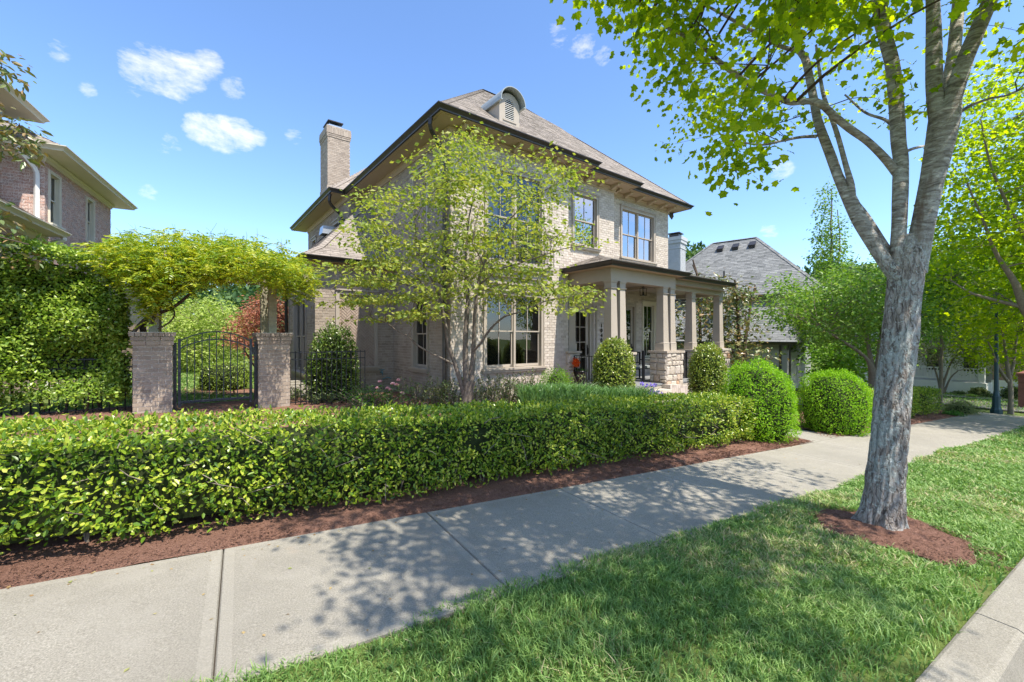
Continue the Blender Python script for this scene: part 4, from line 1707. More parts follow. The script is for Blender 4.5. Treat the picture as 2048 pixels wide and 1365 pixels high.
def stone_proto(kind, parent):
    g = G()
    ch_ = .10
    rr_ = np.random.default_rng(kind)
    V = []
    for (y, k) in ((.0, 1.0), (-.55, 1.0), (-1.0, .78)):
        for sx, sz in ((0, 0), (.5, 0), (1, 0), (1, .5), (1, 1), (.5, 1), (0, 1), (0, .5)):
            x = .5 + (sx - .5) * k + rr_.uniform(-.035, .035)
            z = .5 + (sz - .5) * k + rr_.uniform(-.035, .035)
            V.append((x, y + rr_.uniform(-.12, .12) * (y < 0), z))
    V.append((.5, -1.15, .5))
    F4 = [[r * 8 + i, r * 8 + (i + 1) % 8, (r + 1) * 8 + (i + 1) % 8, (r + 1) * 8 + i] for r in range(2) for i in range(8)]
    F3 = [[16 + i, 16 + (i + 1) % 8, 24] for i in range(8)]
    g.add(V, [F4], 0.0)
    g.F.setdefault(3, []).append(np.array(F3))
    g.R.setdefault(3, []).append(np.zeros(8))
    return g


def pier(a0, a1, b0, b1, z0, z1):
    g = G(HT)
    g.box(a0 + .03, a1 - .03, b0 + .03, b1 - .03, z0, z1 - .07)
    p = g.build('stone_pier', MT, house)
    g = G(HT)
    g.box(a0 - .045, a1 + .045, b0 - .045, b1 + .045, z1 - .07, z1 - .002)
    g.build('pier_cap', M['stone'], p)
    for face in ('front', 'side', 'right'):
        x0, x1 = (a0, a1) if face == 'front' else (b0 + .002, b1)
        z = z0
        while z < z1 - .09:
            h = min(random.choice((.15, .19, .24, .29)), z1 - .072 - z)
            if z1 - .072 - (z + h) < .09:
                h = z1 - .072 - z
            x = x0
            while x < x1 - .01:
                w = random.uniform(.15, .36)
                if x1 - (x + w) < .13:
                    w = x1 - x
                subs = [(z, h)]
                if h > .22 and random.random() < .4:
                    q = random.uniform(.4, .6)
                    subs = [(z, h * q), (z + h * q, h * (1 - q))]
                for (zz, hh) in subs:
                    me_i = random.randrange(5)
                    o = bpy.data.objects.new('stone', STONES[me_i])
                    link(o)
                    o.parent = p
                    gap = .010
                    if face == 'front':
                        o.location = np.array((x + gap, b0 + .032, zz + gap)) - HO
                    elif face == 'side':
                        o.location = np.array((a0 + .032, x1 + x0 - x - gap, zz + gap)) - HO
                        o.rotation_euler = (0, 0, -PI / 2)
                    else:
                        o.location = np.array((a1 - .032, x + gap, zz + gap)) - HO
                        o.rotation_euler = (0, 0, PI / 2)
                    o.scale = (w - 2 * gap, random.uniform(.04, .062), hh - 2 * gap)
                x += w
            z += h
    return p


STONES = []
for i in range(5):
    g = stone_proto(i, None)
    V = np.concatenate(g.V)
    STONES.append(mesh_np('stone', V, [np.concatenate(g.F[4]), np.concatenate(g.F[3])], M['stone'], np.zeros(24)))
for q in ((9.50, 10.45, 7.72, 8.34), (12.08, 13.03, 7.72, 8.34), (14.36, 15.0, 8.08, 8.7), (16.36, 17.0, 8.08, 8.7)):
    pier(*q, -2.15, -.42)
pier(9.52, 10.02, 9.50, 9.87, -1.6, -.42)

# columns
first_col = None
for (a, b) in ((9.78, 8.06), (10.18, 8.06), (12.36, 8.06), (12.77, 8.06), (14.68, 8.40), (16.68, 8.40)):
    parts = []
    g = G()
    zb, zt = -.42, 1.645
    g.taper((0, 0), .165, .165, zb, .160, .160, zb + .24)
    g.taper((0, 0), .168, .168, zb + .2405, .155, .155, zb + .262)
    g.taper((0, 0), .147, .147, zb + .2625, .118, .118, zt - .22)
    g.taper((0, 0), .150, .150, zt - .2195, .150, .150, zt - .195)
    g.taper((0, 0), .124, .124, zt - .1945, .124, .124, zt - .06)
    g.taper((0, 0), .135, .135, zt - .0595, .150, .150, zt - .001)
    o = g.build('porch_column', M['trim'], house)
    o.location = np.array((a, b, 0)) - HO
g = G(HT)
g.box(9.66, 9.95, 9.62, 9.875, -.42, 1.64)
g.box(9.63, 9.98, 9.59, 9.874, -.419, -.18)
g.build('pilaster', M['trim'], house)
g = G(HT)
g.box(9.63, 12.92, 7.92, 8.20, 1.646, 2.02)
g.box(9.63, 9.91, 8.2005, 9.86, 1.646, 2.02)
g.box(12.60, 16.83, 8.262, 8.54, 1.646, 2.02)
g.box(16.55, 16.83, 8.5405, 10.15, 1.646, 2.02)
g.box(12.62, 12.90, 8.5405, 9.85, 1.70, 2.02)
g.build('porch_beam', M['trim'], house)
g = G(HT)
g.poly([(9.7, 8.0, 1.80), (16.7, 8.0, 1.80), (16.7, 10.15, 1.80), (9.7, 10.15, 1.80)])
g.build('porch_ceiling', M['trim'], house)
PE = [(9.3, 9.86), (9.3, 7.62), (13.22, 7.62), (13.22, 7.96), (17.13, 7.96), (17.13, 10.4)]
g = G(HT)
g.path(PE, [(o - .02, 2.14 + q) for o, q in GUT])
g.build('gutter', M['gutter'], house)
g = G(HT)
g.path(PE, [(-.02, 2.015), (-.05, 2.0147), (-.40, 2.0145)], cap=False)
g.build('soffit', M['soffit'], house)
pz = 2.135
shingle_roof(house, [(9.29, 7.60, pz), (13.22, 7.60, pz), (13.22, 9.89, 2.83), (11.37, 9.89, 2.83)], None, SH, UN, 'porch_roof', singles=60, score=dist_score)
shingle_roof(house, [(13.22, 7.94, pz), (17.14, 7.94, pz), (15.1, 10.19, 2.83), (13.22, 10.19, 2.83)], None, SH, UN, 'porch_roof', singles=40, score=dist_score)
shingle_roof(house, [(9.29, 9.88, pz), (9.29, 7.60, pz), (11.37, 9.88, 2.83)], None, SH, UN, 'porch_roof')
g = G(HT)
g.poly([(17.14, 7.94, pz), (17.14, 10.5, pz), (15.1, 10.5, 2.9), (15.1, 10.19, 2.83)])
g.build('porch_roof', SH, house)
hip_caps(house, (9.3, 7.62, pz + .01), (11.37, 9.88, 2.84), SH, HT)


def railing(p, q, n, z0, z1):
    p, q = np.array(p, float), np.array(q, float)
    base = np.array((*p, z0)) - HO
    g = G()
    d = np.array((*(q - p), 0))
    g.bar((0, 0, z1 - z0), d + (0, 0, z1 - z0), .04, .022)
    g.bar((0, 0, .08), d + (0, 0, .08), .03, .02)
    for e in (0, 1):
        g.bar(d * e, d * e + (0, 0, z1 - z0), .032)
    r = g.build('porch_railing', M['iron'], house)
    r.location = base
    g = G()
    g.bar((0, 0, .08), (0, 0, z1 - z0), .014)
    f = None
    for i in range(1, n):
        if f is None:
            f = o = g.build('baluster', M['iron'], r)
        else:
            o = link(f.copy())
            o.parent = r
        o.location = d * i / n


railing((9.76, 8.36), (9.76, 9.48), 11, PF, -.56)
railing((13.05, 8.2), (14.34, 8.36), 11, PF, -.50)
railing((15.02, 8.4), (16.34, 8.4), 11, PF, -.50)
g = G(HT)
g.bar((11.9, 8.45, PF), (11.9, 8.45, -.42), .07)
g.build('railing_post', M['iron'], house)

# doors
def door(T, r, lights, rows, handle_x):
    x0, x1, z0, z1 = r
    g = G(T)
    for (e0, e1, yy) in ((0, .04, -.045), (.04, .11, -.03)):
        g.box(x0 + e0, x0 + e1, yy, .12, z0, z1 - e0)
        g.box(x1 - e1, x1 - e0, yy, .12, z0, z1 - e0)
        g.box(x0 + e1 + .001, x1 - e1 - .001, yy + .0005, .12, z1 - e1, z1 - e0)
    a, b, c, d = x0 + .115, x1 - .115, z0 + .02, z1 - .115
    s = .12
    g.box(a, a + s, .05, .09, c, d)
    g.box(b - s, b, .05, .09, c, d)
    g.box(a + s + .0005, b - s - .0005, .0505, .09, c, c + .26)
    g.box(a + s + .0005, b - s - .0005, .0505, .09, d - .12, d)
    ga, gb, gc, gd = a + s, b - s, c + .26, d - .12
    pw, ph = (gb - ga) / lights, (gd - gc) / rows
    for i in range(1, lights):
        g.box(ga + i * pw - .012, ga + i * pw + .012, .055, .085, gc + .0005, gd - .0005)
    for j in range(1, rows):
        g.box(ga + .0005, gb - .0005, .056, .084, gc + j * ph - .012, gc + j * ph + .012)
    w = g.build('door', M['trim'], house)
    for i in range(lights):
        for j in range(rows):
            p = G(T)
            p.add([(ga + i * pw, .07, gc + j * ph), (ga + (i + 1) * pw, .07, gc + j * ph), (ga + (i + 1) * pw, .07, gc + (j + 1) * ph), (ga + i * pw, .07, gc + (j + 1) * ph)], [[[0, 1, 2, 3]]])
            p.build('pane', M['glass'], w)
    h = G(T)
    h.box(handle_x - .025, handle_x + .025, .035, .05, z0 + .85, z0 + 1.2)
    h.bar((handle_x, .0, z0 + .90), (handle_x, .0, z0 + 1.10), .022)
    h.bar((handle_x, .0, z0 + .91), (handle_x, .04, z0 + .91), .018)
    h.bar((handle_x, .0, z0 + 1.09), (handle_x, .04, z0 + 1.09), .018)
    h.build('handle', M['digits'], w)
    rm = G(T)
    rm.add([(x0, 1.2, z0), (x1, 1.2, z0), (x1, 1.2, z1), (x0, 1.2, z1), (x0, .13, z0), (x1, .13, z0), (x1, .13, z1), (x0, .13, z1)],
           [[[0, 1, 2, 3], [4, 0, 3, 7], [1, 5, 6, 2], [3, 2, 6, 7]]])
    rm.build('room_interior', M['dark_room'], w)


door(T2, DOOR, 2, 4, 10.85)
door(T3, DOOR2, 1, 3, 13.68)
# wall boards beside the door, and the house number reading down: 1 0 4 0
g = G(HT)
for a in (11.06, 11.22):
    g.box(a, a + .06, 9.86, 9.897, PF, 1.1)
g.build('door_pilaster', M['trim'], house)
dg = bpy.context.evaluated_depsgraph_get()
for i, ch_ in enumerate('1040'):
    cu = bpy.data.curves.new('house_number', 'FONT')
    cu.body = ch_
    cu.size = .19
    cu.extrude = .012
    cu.align_x = 'CENTER'
    tmp = link(bpy.data.objects.new('house_number', cu))
    bpy.context.view_layer.update()
    me = bpy.data.meshes.new_from_object(tmp.evaluated_get(bpy.context.evaluated_depsgraph_get()))
    bpy.data.objects.remove(tmp)
    bpy.data.curves.remove(cu)
    me.materials.clear()
    me.materials.append(M['digits'])
    o = put('house_number', me, house)
    o.location = np.array((11.50, 9.875, .36 - i * .17)) - HO
    o.rotation_euler = (PI / 2, 0, 0)
# porch lantern under the beam
g = G(HT)
g.bar((12.1, 8.6, 1.80), (12.1, 8.6, 1.66), .012)
g.taper((12.1, 8.6), .085, .085, 1.64, .02, .02, 1.68)
for sx in (-1, 1):
    for sy in (-1, 1):
        g.bar((12.1 + sx * .07, 8.6 + sy * .07, 1.42), (12.1 + sx * .075, 8.6 + sy * .075, 1.64), .012)
g.box(12.02, 12.18, 8.52, 8.68, 1.40, 1.425)
g.taper((12.1, 8.6), .012, .012, 1.425, .012, .012, 1.52)
g.build('porch_lantern', M['lantern'], house)

# ================================================================== GATE, FENCE, ARBOUR
GB = 10.57


def garden(a, b):
    p = hab(a, b)
    return np.array([p[0], p[1], float(zg(p[0], p[1]))])


def gate_pillar(a0, a1, label):
    base = garden((a0 + a1) / 2, GB + .3)
    o = np.array([(a0 + a1) / 2, GB + .3, base[2]])
    t = thing('brick_pillar', label, 'pillar', base, ROT_H, 'brick pillars either side of the gate')
    Tf, Ts, Tr = wall_T('front', GB, o), wall_T('side', a0, o), None
    g = G(lambda V: V - o)
    g.box(a0 + .009, a1 - .009, GB + .009, GB + .59, -1.62, .08)
    core = g.build('pillar_core', M['mortar_gate'], t)
    zt = .105
    protos = {}

    def brick(T, key, x, y, z, w, h, d, rot):
        k = (round(w, 3), round(h, 3), round(d, 3), rot)
        if k not in protos:
            V, F, r = brick_boxes([(0, w, 0, h)], d, 0)
            T0 = lambda P: T(P) - T(np.zeros((1, 3)))
            g = G(T0)
            g.add(V, [F], 0.0)
            ob = protos[k] = g.build('brick', M['brick_gate'], core)
        else:
            ob = link(protos[k].copy())
            ob.parent = core
        ob.location = T(np.array([[x, y, z]]))[0]

    w_all = a1 - a0
    for (T, x0, x1) in ((Tf, a0, a1), (Ts, -(GB + .6), -(GB + .032))):
        for q in lay_bricks(x0, x1, -1.60, zt - .245, [], .2, -1.61):
            brick(T, 0, q[0] + random.uniform(-.002, .002), -random.random() * .004, q[2], q[1] - q[0], q[3] - q[2], .03, T is Tf)
        for i, pr in enumerate((.018, .034, .055)):
            z = zt - .24 + i * .081
            xa, xb = (x0 - pr, x1 + pr) if T is Tf else (x0 - pr, x1 + .032 + pr - .06)
            n = 3 if i < 2 else 8
            wd = (xb - xa) / n
            for j in range(n):
                brick(T, 0, xa + j * wd + .006, -pr - random.random() * .003, z, wd - .008, .071, .06 + pr, T is Tf)
    g = G(lambda V: V - o)
    g.box(a0 - .05, a1 + .05, GB - .05, GB + .65, zt - .008, zt + .001)
    g.build('cap_mortar', M['mortar_gate'], t)
    return t


gate_pillar(-.77, -.185, 'brick pillar with corbelled cap beside the tall clipped hedge')
gate_pillar(1.254, 1.863, 'brick pillar with corbelled cap beside the house fence')

gbase = garden(.53, GB + .12)
go = np.array([.53, GB + .12, gbase[2]])
gate = thing('iron_gate', 'black iron garden gate with arched double top rail between brick pillars', 'gate', gbase, ROT_H)
TG = lambda V: V - go
ga0, ga1, gz0, gz1 = -.085, 1.125, -1.34, .0


def arch(a, lift):
    t = (a - ga0) / (ga1 - ga0) * 2 - 1
    return gz1 - .05 + lift + .19 * (1 - t * t)


g = G(TG)
for a in (ga0, ga1):
    g.box(a - .024, a + .024, GB + .096, GB + .144, gz0 - .04, gz1 - .02)
g.bar((ga0, GB + .12, gz0 + .06), (ga1, GB + .12, gz0 + .06), .035, .045)
for lift in (-.015, -.17):
    for i in range(16):
        p, q = ga0 + (ga1 - ga0) * i / 16, ga0 + (ga1 - ga0) * (i + 1) / 16
        g.bar((p, GB + .12, arch(p, lift)), (q, GB + .12, arch(q, lift)), .03, .024)
g.build('gate_frame', M['iron_blue'], gate)
n = 10
for i in range(1, n):
    a = ga0 + (ga1 - ga0) * i / n
    g = G(TG)
    g.bar((a, GB + .12, gz0 + .06), (a, GB + .12, arch(a, -.015 if i % 2 else -.075)), .016)
    g.build('baluster', M['iron_blue'], gate)
for (a, nm) in ((-.155, 'hinge_post'), (1.215, 'latch_post')):
    g = G(TG)
    g.box(a - .028, a + .028, GB + .09, GB + .15, -1.5, -.10)
    if nm == 'latch_post':
        g.box(a - .06, a - .0285, GB + .08, GB + .16, -.36, -.20)
    g.build(nm, M['iron'], gate)


def fence(label, p, q, n, z0, z1, group='black iron fence runs beside the gate'):
    P, Q = garden(*p), garden(*q)
    t = thing('iron_fence', label, 'fence', P, 0, group)
    d = Q - P
    d[2] = 0
    g = G()
    for z in (z1, z1 - .16, z0 + .12):
        g.bar((0, 0, z - P[2]), d + (0, 0, z - P[2]), .026, .02)
    g.build('rail', M['iron'], t)
    g = G()
    g.bar((0, 0, z0 - P[2]), (0, 0, z1 + .03 - P[2]), .016)
    f = None
    for i in range(n + 1):
        if f is None:
            f = o = g.build('picket', M['iron'], t)
        else:
            o = link(f.copy())
            o.parent = t
        o.location = d * i / n
    return t


fence('black iron picket fence between the right gate pillar and the laurel', (1.90, 10.78), (3.6, 10.78), 15, -1.6, -.34)
fence('black iron picket fence grown through by the tall hedge', (-.80, 11.05), (-4.6, 11.05), 34, -1.45, -.40)

ab = garden(.53, 11.4)
ao = np.array([.53, 11.4, ab[2]])
arb = thing('timber_arbor', 'weathered timber arbour over the garden gate carrying wisteria', 'arbor', ab, ROT_H)
TA = lambda V: V - ao
for (a, b, z0) in ((-.48, 10.87, .107), (1.56, 10.87, .107), (-.48, 12.15, -1.6), (1.56, 12.15, -1.6)):
    g = G(TA)
    g.box(a - .075, a + .075, b - .075, b + .075, z0, 1.299)
    g.build('post', M['timber'], arb)
for b in (10.80, 10.94, 12.08, 12.22):
    g = G(TA)
    g.box(-1.25, 2.30, b - .02, b + .02, 1.30 if b in (10.80, 10.94) else 1.30, 1.50)
    g.build('beam', M['timber'], arb)
for i in range(9):
    a = -1.1 + i * .405
    g = G(TA)
    g.box(a - .02, a + .02, 10.35, 12.65, 1.502, 1.64)
    g.build('rafter', M['timber'], arb)

# ================================================================== NEIGHBOUR'S HOUSE, LEFT
NC = np.array([-12.6, 11.5])
NE, ND = np.array([.885, .466]), np.array([-.466, .885])
NROT = math.atan2(.466, .885)
NO = np.array([0, 0, -1.45])
nb = thing('red_brick_house', 'two-storey tumbled red brick house with cream eaves and white downspouts', 'house', (NC[0], NC[1], NO[2]), NROT)
NT = lambda V: V - NO
TNS = lambda V: np.stack([-V[:, 1], V[:, 0], V[:, 2]], -1) - NO               # faces +e
TNF = lambda V: V - NO                                                        # faces the street
TN8 = lambda V: np.stack([-.83 - V[:, 1], V[:, 0], V[:, 2]], -1) - NO
ndist = lambda T: (lambda x, z: float(np.hypot(*(NC + (T(np.array([[x, 0, z]]))[0][:2] @ np.array([NE, ND]))))) + (8 if z < 1.9 else 0))
NW1, NW2 = (.17, .84, 3.15, 4.60), (2.62, 3.26, 3.15, 4.60)
OB, OM = M['old_brick'], M['old_mortar']
ex = []
brick_wall(nb, TNS, .032, 4.85, -1.6, 4.9, [NW1, NW2], OB, OM, 200, ndist(TNS), 'side_wall')
brick_wall(nb, TNS, 4.85, 12.8, -1.6, 2.2, [], OB, OM, 0, None, 'rear_wing_wall')
brick_wall(nb, TNS, -3.5, .0, -1.6, 2.66, [], OB, OM, 0, None, 'porch_wall')
brick_wall(nb, TNF, -.83, 0, 2.0, 4.9, [], OB, OM, 60, ndist(TNF), 'front_wall')
brick_wall(nb, TN8, -3.5, .0, 2.6, 5.72, [], OB, OM, 0, None, 'block_wall')
for W_ in (NW1, NW2):
    window(nb, TNS, *W_, units=1, cas=.07, glass='glass', trim='cream', head=False, lights=2)
    g = G(TNS)                                   # brick sill and flat brick arch
    n = 9
    wd = (W_[1] - W_[0] + .2) / n
    B = [(W_[0] - .1 + i * wd + .005, W_[0] - .1 + (i + 1) * wd, W_[2] - .07, W_[2] - .002) for i in range(n)]
    V, F, r = brick_boxes(B, .07)
    V[:, 1] -= .035
    g.add(V, [F], r)
    g.build('brick', OB, nb, 'stuff')


def n_eaves(path, z, over, wallpath=None):
    g = G(NT)
    g.path(path, [(o - .02, z + q) for o, q in GUT])
    g.build('gutter', M['cream'], nb)
    g = G(NT)
    g.path(path, [(-.02, z - .125), (-.05, z - .1255), (-over - .02, z - .126)], cap=False)
    g.build('soffit', M['cream'], nb)
    if wallpath:
        g = G(NT)
        g.path(wallpath, [(.0, z - .13), (.09, z - .13), (.09, z - .17), (.05, z - .21), (.03, z - .30), (.0, z - .30)])
        g.build('frieze', M['cream'], nb)


n_eaves([(-.83, -.55), (.55, -.55), (.55, 5.40), (-5, 5.40)], 5.06, .55, [(-.83, 0), (0, 0), (0, 4.85), (-4, 4.85)])
n_eaves([(-.13, -3.5), (-.13, .35), (-5, .35)], 6.02, .70, [(-.83, -3.5), (-.83, 0.0)])
n_eaves([(.45, -3.5), (.45, -.06), (-.35, -.06)], 2.85, .45, [(0, -3.5), (0, -.02)])
nscore = lambda C: np.hypot(C[:, 0], C[:, 1])
SH2, UN2 = M['shingle'], M['under']
shingle_roof(nb, [(.57, -.57, 5.05), (.57, 5.42, 5.05), (-2.4, 2.43, 6.8)], None, SH2, UN2, 'roof', to_local=NT)
shingle_roof(nb, [(-4, -.57, 5.05), (.57, -.57, 5.05), (-2.4, 2.43, 6.8), (-4, 2.43, 6.8)], None, SH2, UN2, 'roof', to_local=NT)
shingle_roof(nb, [(-.11, -3.5, 6.01), (-.11, .37, 6.01), (-3.6, -3.1, 8.2), (-3.6, -3.5, 8.2)], None, SH2, UN2, 'roof', to_local=NT)
shingle_roof(nb, [(.47, -3.5, 2.84), (.47, -.04, 2.84), (-.83, -.04, 3.66), (-.83, -3.5, 3.66)], None, SH2, UN2, 'porch_roof', to_local=NT)
shingle_roof(nb, [(.3, 4.86, 2.3), (.3, 13.0, 2.3), (-3, 13, 4.0), (-3, 4.86, 4.0)], None, SH2, UN2, 'rear_roof', to_local=NT)
for pts in ([(-.32, -.50, 4.93), (-.32, -.50, 4.86), (-.16, -.12, 4.52), (-.13, -.075, 4.40), (-.13, -.075, 3.16)],
            [(.42, -.12, 2.72), (.42, -.12, 2.66), (.10, -.10, 2.50), (.07, -.10, 2.40), (.07, -.10, -1.4)]):
    g = G(NT)
    P, R_ = spline(np.array(pts), np.full(len(pts), .06), .07)
    g.tube(P, R_, 4)
    g.build('downspout', M['white'], nb)
g = G(NT)
g.box(-.12, .03, 12.8, 12.92, -1.6, 2.2)
g.build('corner_board', M['white'], nb)
g = G(NT)
g.box(-4, -.02, 4.6, 4.84, -1.6, 4.7)
g.build('rear_return', OM, nb)

# ================================================================== GREY HOUSE, RIGHT
GC = np.array([15.48, 27.0])
GROT = math.atan2(.757, .653)
gzb = -3.45
GO = np.array([0, 0, gzb])
gh = thing('gray_house', 'gray-roofed house with white painted chimney beyond the columned porch', 'house', (GC[0], GC[1], gzb), GROT)
GT = lambda V: V - GO
SG, UG = M['shingle_gray'], M['under_gray']
GE, GD = np.array([.653, .757]), np.array([-.757, .653])
gsc = lambda C: np.hypot(*((GC + C[:, :1] * GE + C[:, 1:2] * GD).T)) - C[:, 2] * .3
shingle_roof(gh, [(-4, 6.6, 2.36), (-4, -4, 2.36), (0, 0, 6.36), (0, 2.62, 6.36)], None, SG, UG, 'roof', expo=.15, wid=.42, singles=200, to_local=GT, score=gsc, thick=.02)
shingle_roof(gh, [(-4, -4, 2.36), (4, -4, 2.36), (0, 0, 6.36)], None, SG, UG, 'roof', wid=.5, expo=.2, to_local=GT)
g = G(GT)
g.poly([(4, -4, 2.36), (4, 6.6, 2.36), (0, 2.62, 6.36), (0, 0, 6.36)])
g.poly([(4, 6.6, 2.36), (-4, 6.6, 2.36), (0, 2.62, 6.36)])
g.build('rear_roof', SG, gh)
hip_caps(gh, (-4, -4, 2.37), (0, 0, 6.37), SG, GT)
hip_caps(gh, (0, 0, 6.37), (0, 2.62, 6.37), SG, GT)
hip_caps(gh, (-4, 6.6, 2.37), (0, 2.62, 6.37), SG, GT)
shingle_roof(gh, [(-6.4, 9.0, -.2), (-6.4, -2.9, -.2), (-3.7, -2.2, 1.95), (-3.7, 9.0, 1.95)], None, SG, UG, 'lower_roof', expo=.15, wid=.42, singles=90, to_local=GT, score=gsc, thick=.02)
shingle_roof(gh, [(-6.4, -2.9, -.2), (-1.5, -2.9, -.2), (-1.5, -2.2, 1.95), (-3.7, -2.2, 1.95)], None, SG, UG, 'lower_roof', to_local=GT)
for (path, z, ov) in (([(-4, 6.6), (-4, -4), (4, -4)], 2.36, .45), ([(-6.4, 9), (-6.4, -2.9), (-1.5, -2.9)], -.2, .42)):
    # travel -d then +e: outside is on the right
    g = G(GT)
    g.path(path, [(o - .02, z + q) for o, q in GUT])
    g.build('gutter', M['gutter'], gh)
    g = G(GT)
    g.path(path, [(-.02, z - .125), (-ov, z - .126), (-ov, z - .42), (-ov - .02, z - .42)], cap=False)
    g.build('soffit', M['cream'], gh)
g = G(GT)
g.box(-3.55, 3.5, -3.5, 6.2, 1.4, 2.24)
g.box(-5.98, 3.5, -2.48, 9.0, -3.6, -.33)
g.build('wall', M['gray_siding'], gh)
g = G(GT)
g.box(-5.9, -5.70, -2.53, -2.485, -3.5, -.6)
g.box(-5.50, -5.38, -2.53, -2.485, -3.5, -.6)
g.box(-3.0, -2.88, -2.53, -2.485, -3.5, -.6)
g.box(-5.38, -3.0, -2.53, -2.485, -.95, -.75)
g.build('garage_trim', M['white'], gh)
for k in range(5):
    g = G(GT)
    g.box(-5.37, -3.01, -2.51, -2.485, -3.4 + k * .49, -3.4 + (k + 1) * .49 - .015)
    g.build('garage_panel', M['white'], gh)
for d in (-2.6, -2.2):
    g = G(GT)
    g.tube([(-6.03, d, -.35), (-6.03, d, -3.5)], .05, 6)
    g.build('downspout', M['gutter'], gh)
for dd in (.1, 1.05, 1.95):
    g = G(GT)
    e, z = -.62, 6.36 - .62 + .02
    g.add([(e - .22, dd - .17, z - .2), (e - .22, dd + .17, z - .2), (e + .2, dd + .17, z + .24), (e + .2, dd - .17, z + .24),
           (e - .26, dd - .19, z + .0), (e - .26, dd + .19, z + .0), (e + .15, dd + .19, z + .28), (e + .15, dd - .19, z + .28)],
          [[[0, 1, 5, 4], [1, 2, 6, 5], [2, 3, 7, 6], [3, 0, 4, 7], [4, 5, 6, 7]]])
    g.build('roof_vent', M['gutter'], gh)
g = G(GT)
g.tube([(-2.75, 1.2, 3.5), (-2.75, 1.2, 4.02)], .05, 8)
g.build('vent_pipe', M['gutter'], gh)
g = G(GT)
g.box(-5.4, -4.3, .1, 1.3, .4, 1.15)
gd_ = g.build('shed_dormer', M['gray_siding'], gh)
g = G(GT)
g.box(-5.5, -4.2, .0, 1.4, 1.152, 1.25)
g.box(-5.46, -5.401, .15, 1.25, .42, .52)
g.build('dormer_trim', M['white'], gd_)
ce, cd = -3.3, 3.9
g = G(GT)
g.box(ce - .46, ce + .46, cd - .46, cd + .46, 1.5, 5.9)
gch = g.build('chimney', M['painted_brick'], gh)
for (dx, dy, kind) in ((-.46, 0, 'e'), (0, -.46, 'd')):
    if kind == 'e':
        T = lambda V: np.stack([ce - .47 + V[:, 1], cd - V[:, 0], V[:, 2]], -1) - GO
    else:
        T = lambda V: np.stack([ce + V[:, 0], cd - .47 + V[:, 1], V[:, 2]], -1) - GO
    V, F, r = brick_boxes(lay_bricks(-.47, .44, 1.5, 5.9, []))
    g = G(T)
    g.add(V, [F], r)
    g.build('brick', M['painted_brick'], gch, 'stuff')
g = G(GT)
for (z0, z1, p) in ((5.55, 5.62, .50), (5.9, 6.08, .53), (6.085, 6.3, .56)):
    g.box(ce - p, ce + p, cd - p, cd + p, z0, z1)
g.build('chimney_crown', M['painted_brick'], gch)
g = G(GT)
g.box(ce - .3, ce + .3, cd - .3, cd + .3, 6.3, 6.5)
g.box(ce - .38, ce + .38, cd - .38, cd + .38, 6.55, 6.6)
g.build('chimney_cap', M['gutter'], gch)

# ================================================================== HOUSES ACROSS THE SIDE STREET
FROT = math.atan2(-.843, .537)


def far_house(name, label, s, n, w, mat, H=5.6):
    p = sn(s, n)
    z = float(zg(*p))
    t = thing(name, label, 'house', (p[0], p[1], z), FROT)
    g = G()
    g.box(-w / 2, w / 2, 2.0, 10, -.2, H)
    g.build('wall', mat, t)
    g = G()
    e = .45
    V = [(-w / 2 - e, 1.55, H), (w / 2 + e, 1.55, H), (w / 2 + e, 10.5, H), (-w / 2 - e, 10.5, H), (-w / 4, 6, H + 2.6), (w / 4, 6, H + 2.6)]
    g.add(V, [[[0, 1, 5, 4], [2, 3, 4, 5], [0, 3, 2, 1]]])
    g.add(V, [[[1, 2, 5], [3, 0, 4]]])
    g.build('roof', M['shingle_gray'], t)
    return t


wh = far_house('white_house', 'white clapboard house with porch across the side street', 36, 9.6, 7.5, M['white'])
g = G()
g.box(-3.6, 3.6, .0, 1.99, -.1, .62)
g.build('porch_base', M['white'], wh)
g = G()
g.box(-3.8, 3.8, -.2, 2.2, 2.95, 3.2)
g.build('porch_roof', M['shingle_gray'], wh)
for x in (-3.4, -1.6, .2, 2.0, 3.4):
    g = G()
    g.box(x - .12, x + .12, .05, .29, .625, 2.945)
    g.build('porch_column', M['white'], wh)
for (x0, x1) in ((-3.28, -1.72), (.32, 1.88), (2.12, 3.28)):
    g = G()
    g.box(x0, x1, .13, .2, 1.38, 1.46)
    g.box(x0, x1, .13, .2, .76, .82)
    n = int((x1 - x0) / .13)
    for i in range(n):
        x = x0 + (i + .5) * (x1 - x0) / n
        g.box(x - .022, x + .022, .14, .185, .82, 1.38)
    g.build('porch_railing', M['white'], wh)
for k in range(4):
    g = G()
    g.box(-1.45, .05, -.3 * (k + 1), -.3 * k - .002, -.2, .62 - .155 * (k + 1))
    g.build('step', M['joint'], wh)
for x in (-2.6, 1.0, 2.7):
    g = G()
    g.box(x - .45, x + .45, 1.95, 1.995, 1.1, 2.6)
    w_ = g.build('window', M['white'], wh)
    g = G()
    g.add([(x - .38, 1.94, 1.17), (x + .38, 1.94, 1.17), (x + .38, 1.94, 2.53), (x - .38, 1.94, 2.53)], [[[0, 1, 2, 3]]])
    g.build('pane', M['gutter'], w_)
bh = far_house('brick_cottage', 'pinkish brick house with white base across the side street', 35.5, 2.6, 6.8, M['old_mortar'])
g = G()
B = lay_bricks(-3.4, 3.4, .75, 3.4, [(-1.6, -.7, 1.35, 2.75), (.9, 1.8, 1.35, 2.75)], .3, 0)
V, F, r = brick_boxes(B)
V[:, 1] += 1.985
g.add(V, [F], r)
g.build('brick', m_brick('pink_brick', [(.36, .22, .17), (.42, .27, .21), (.33, .20, .16)], (.5, .42, .36), .3), bh, 'stuff')
g = G()
g.box(-3.45, 3.45, 1.9, 1.999, -.2, .72)
g.build('base_course', M['white'], bh)
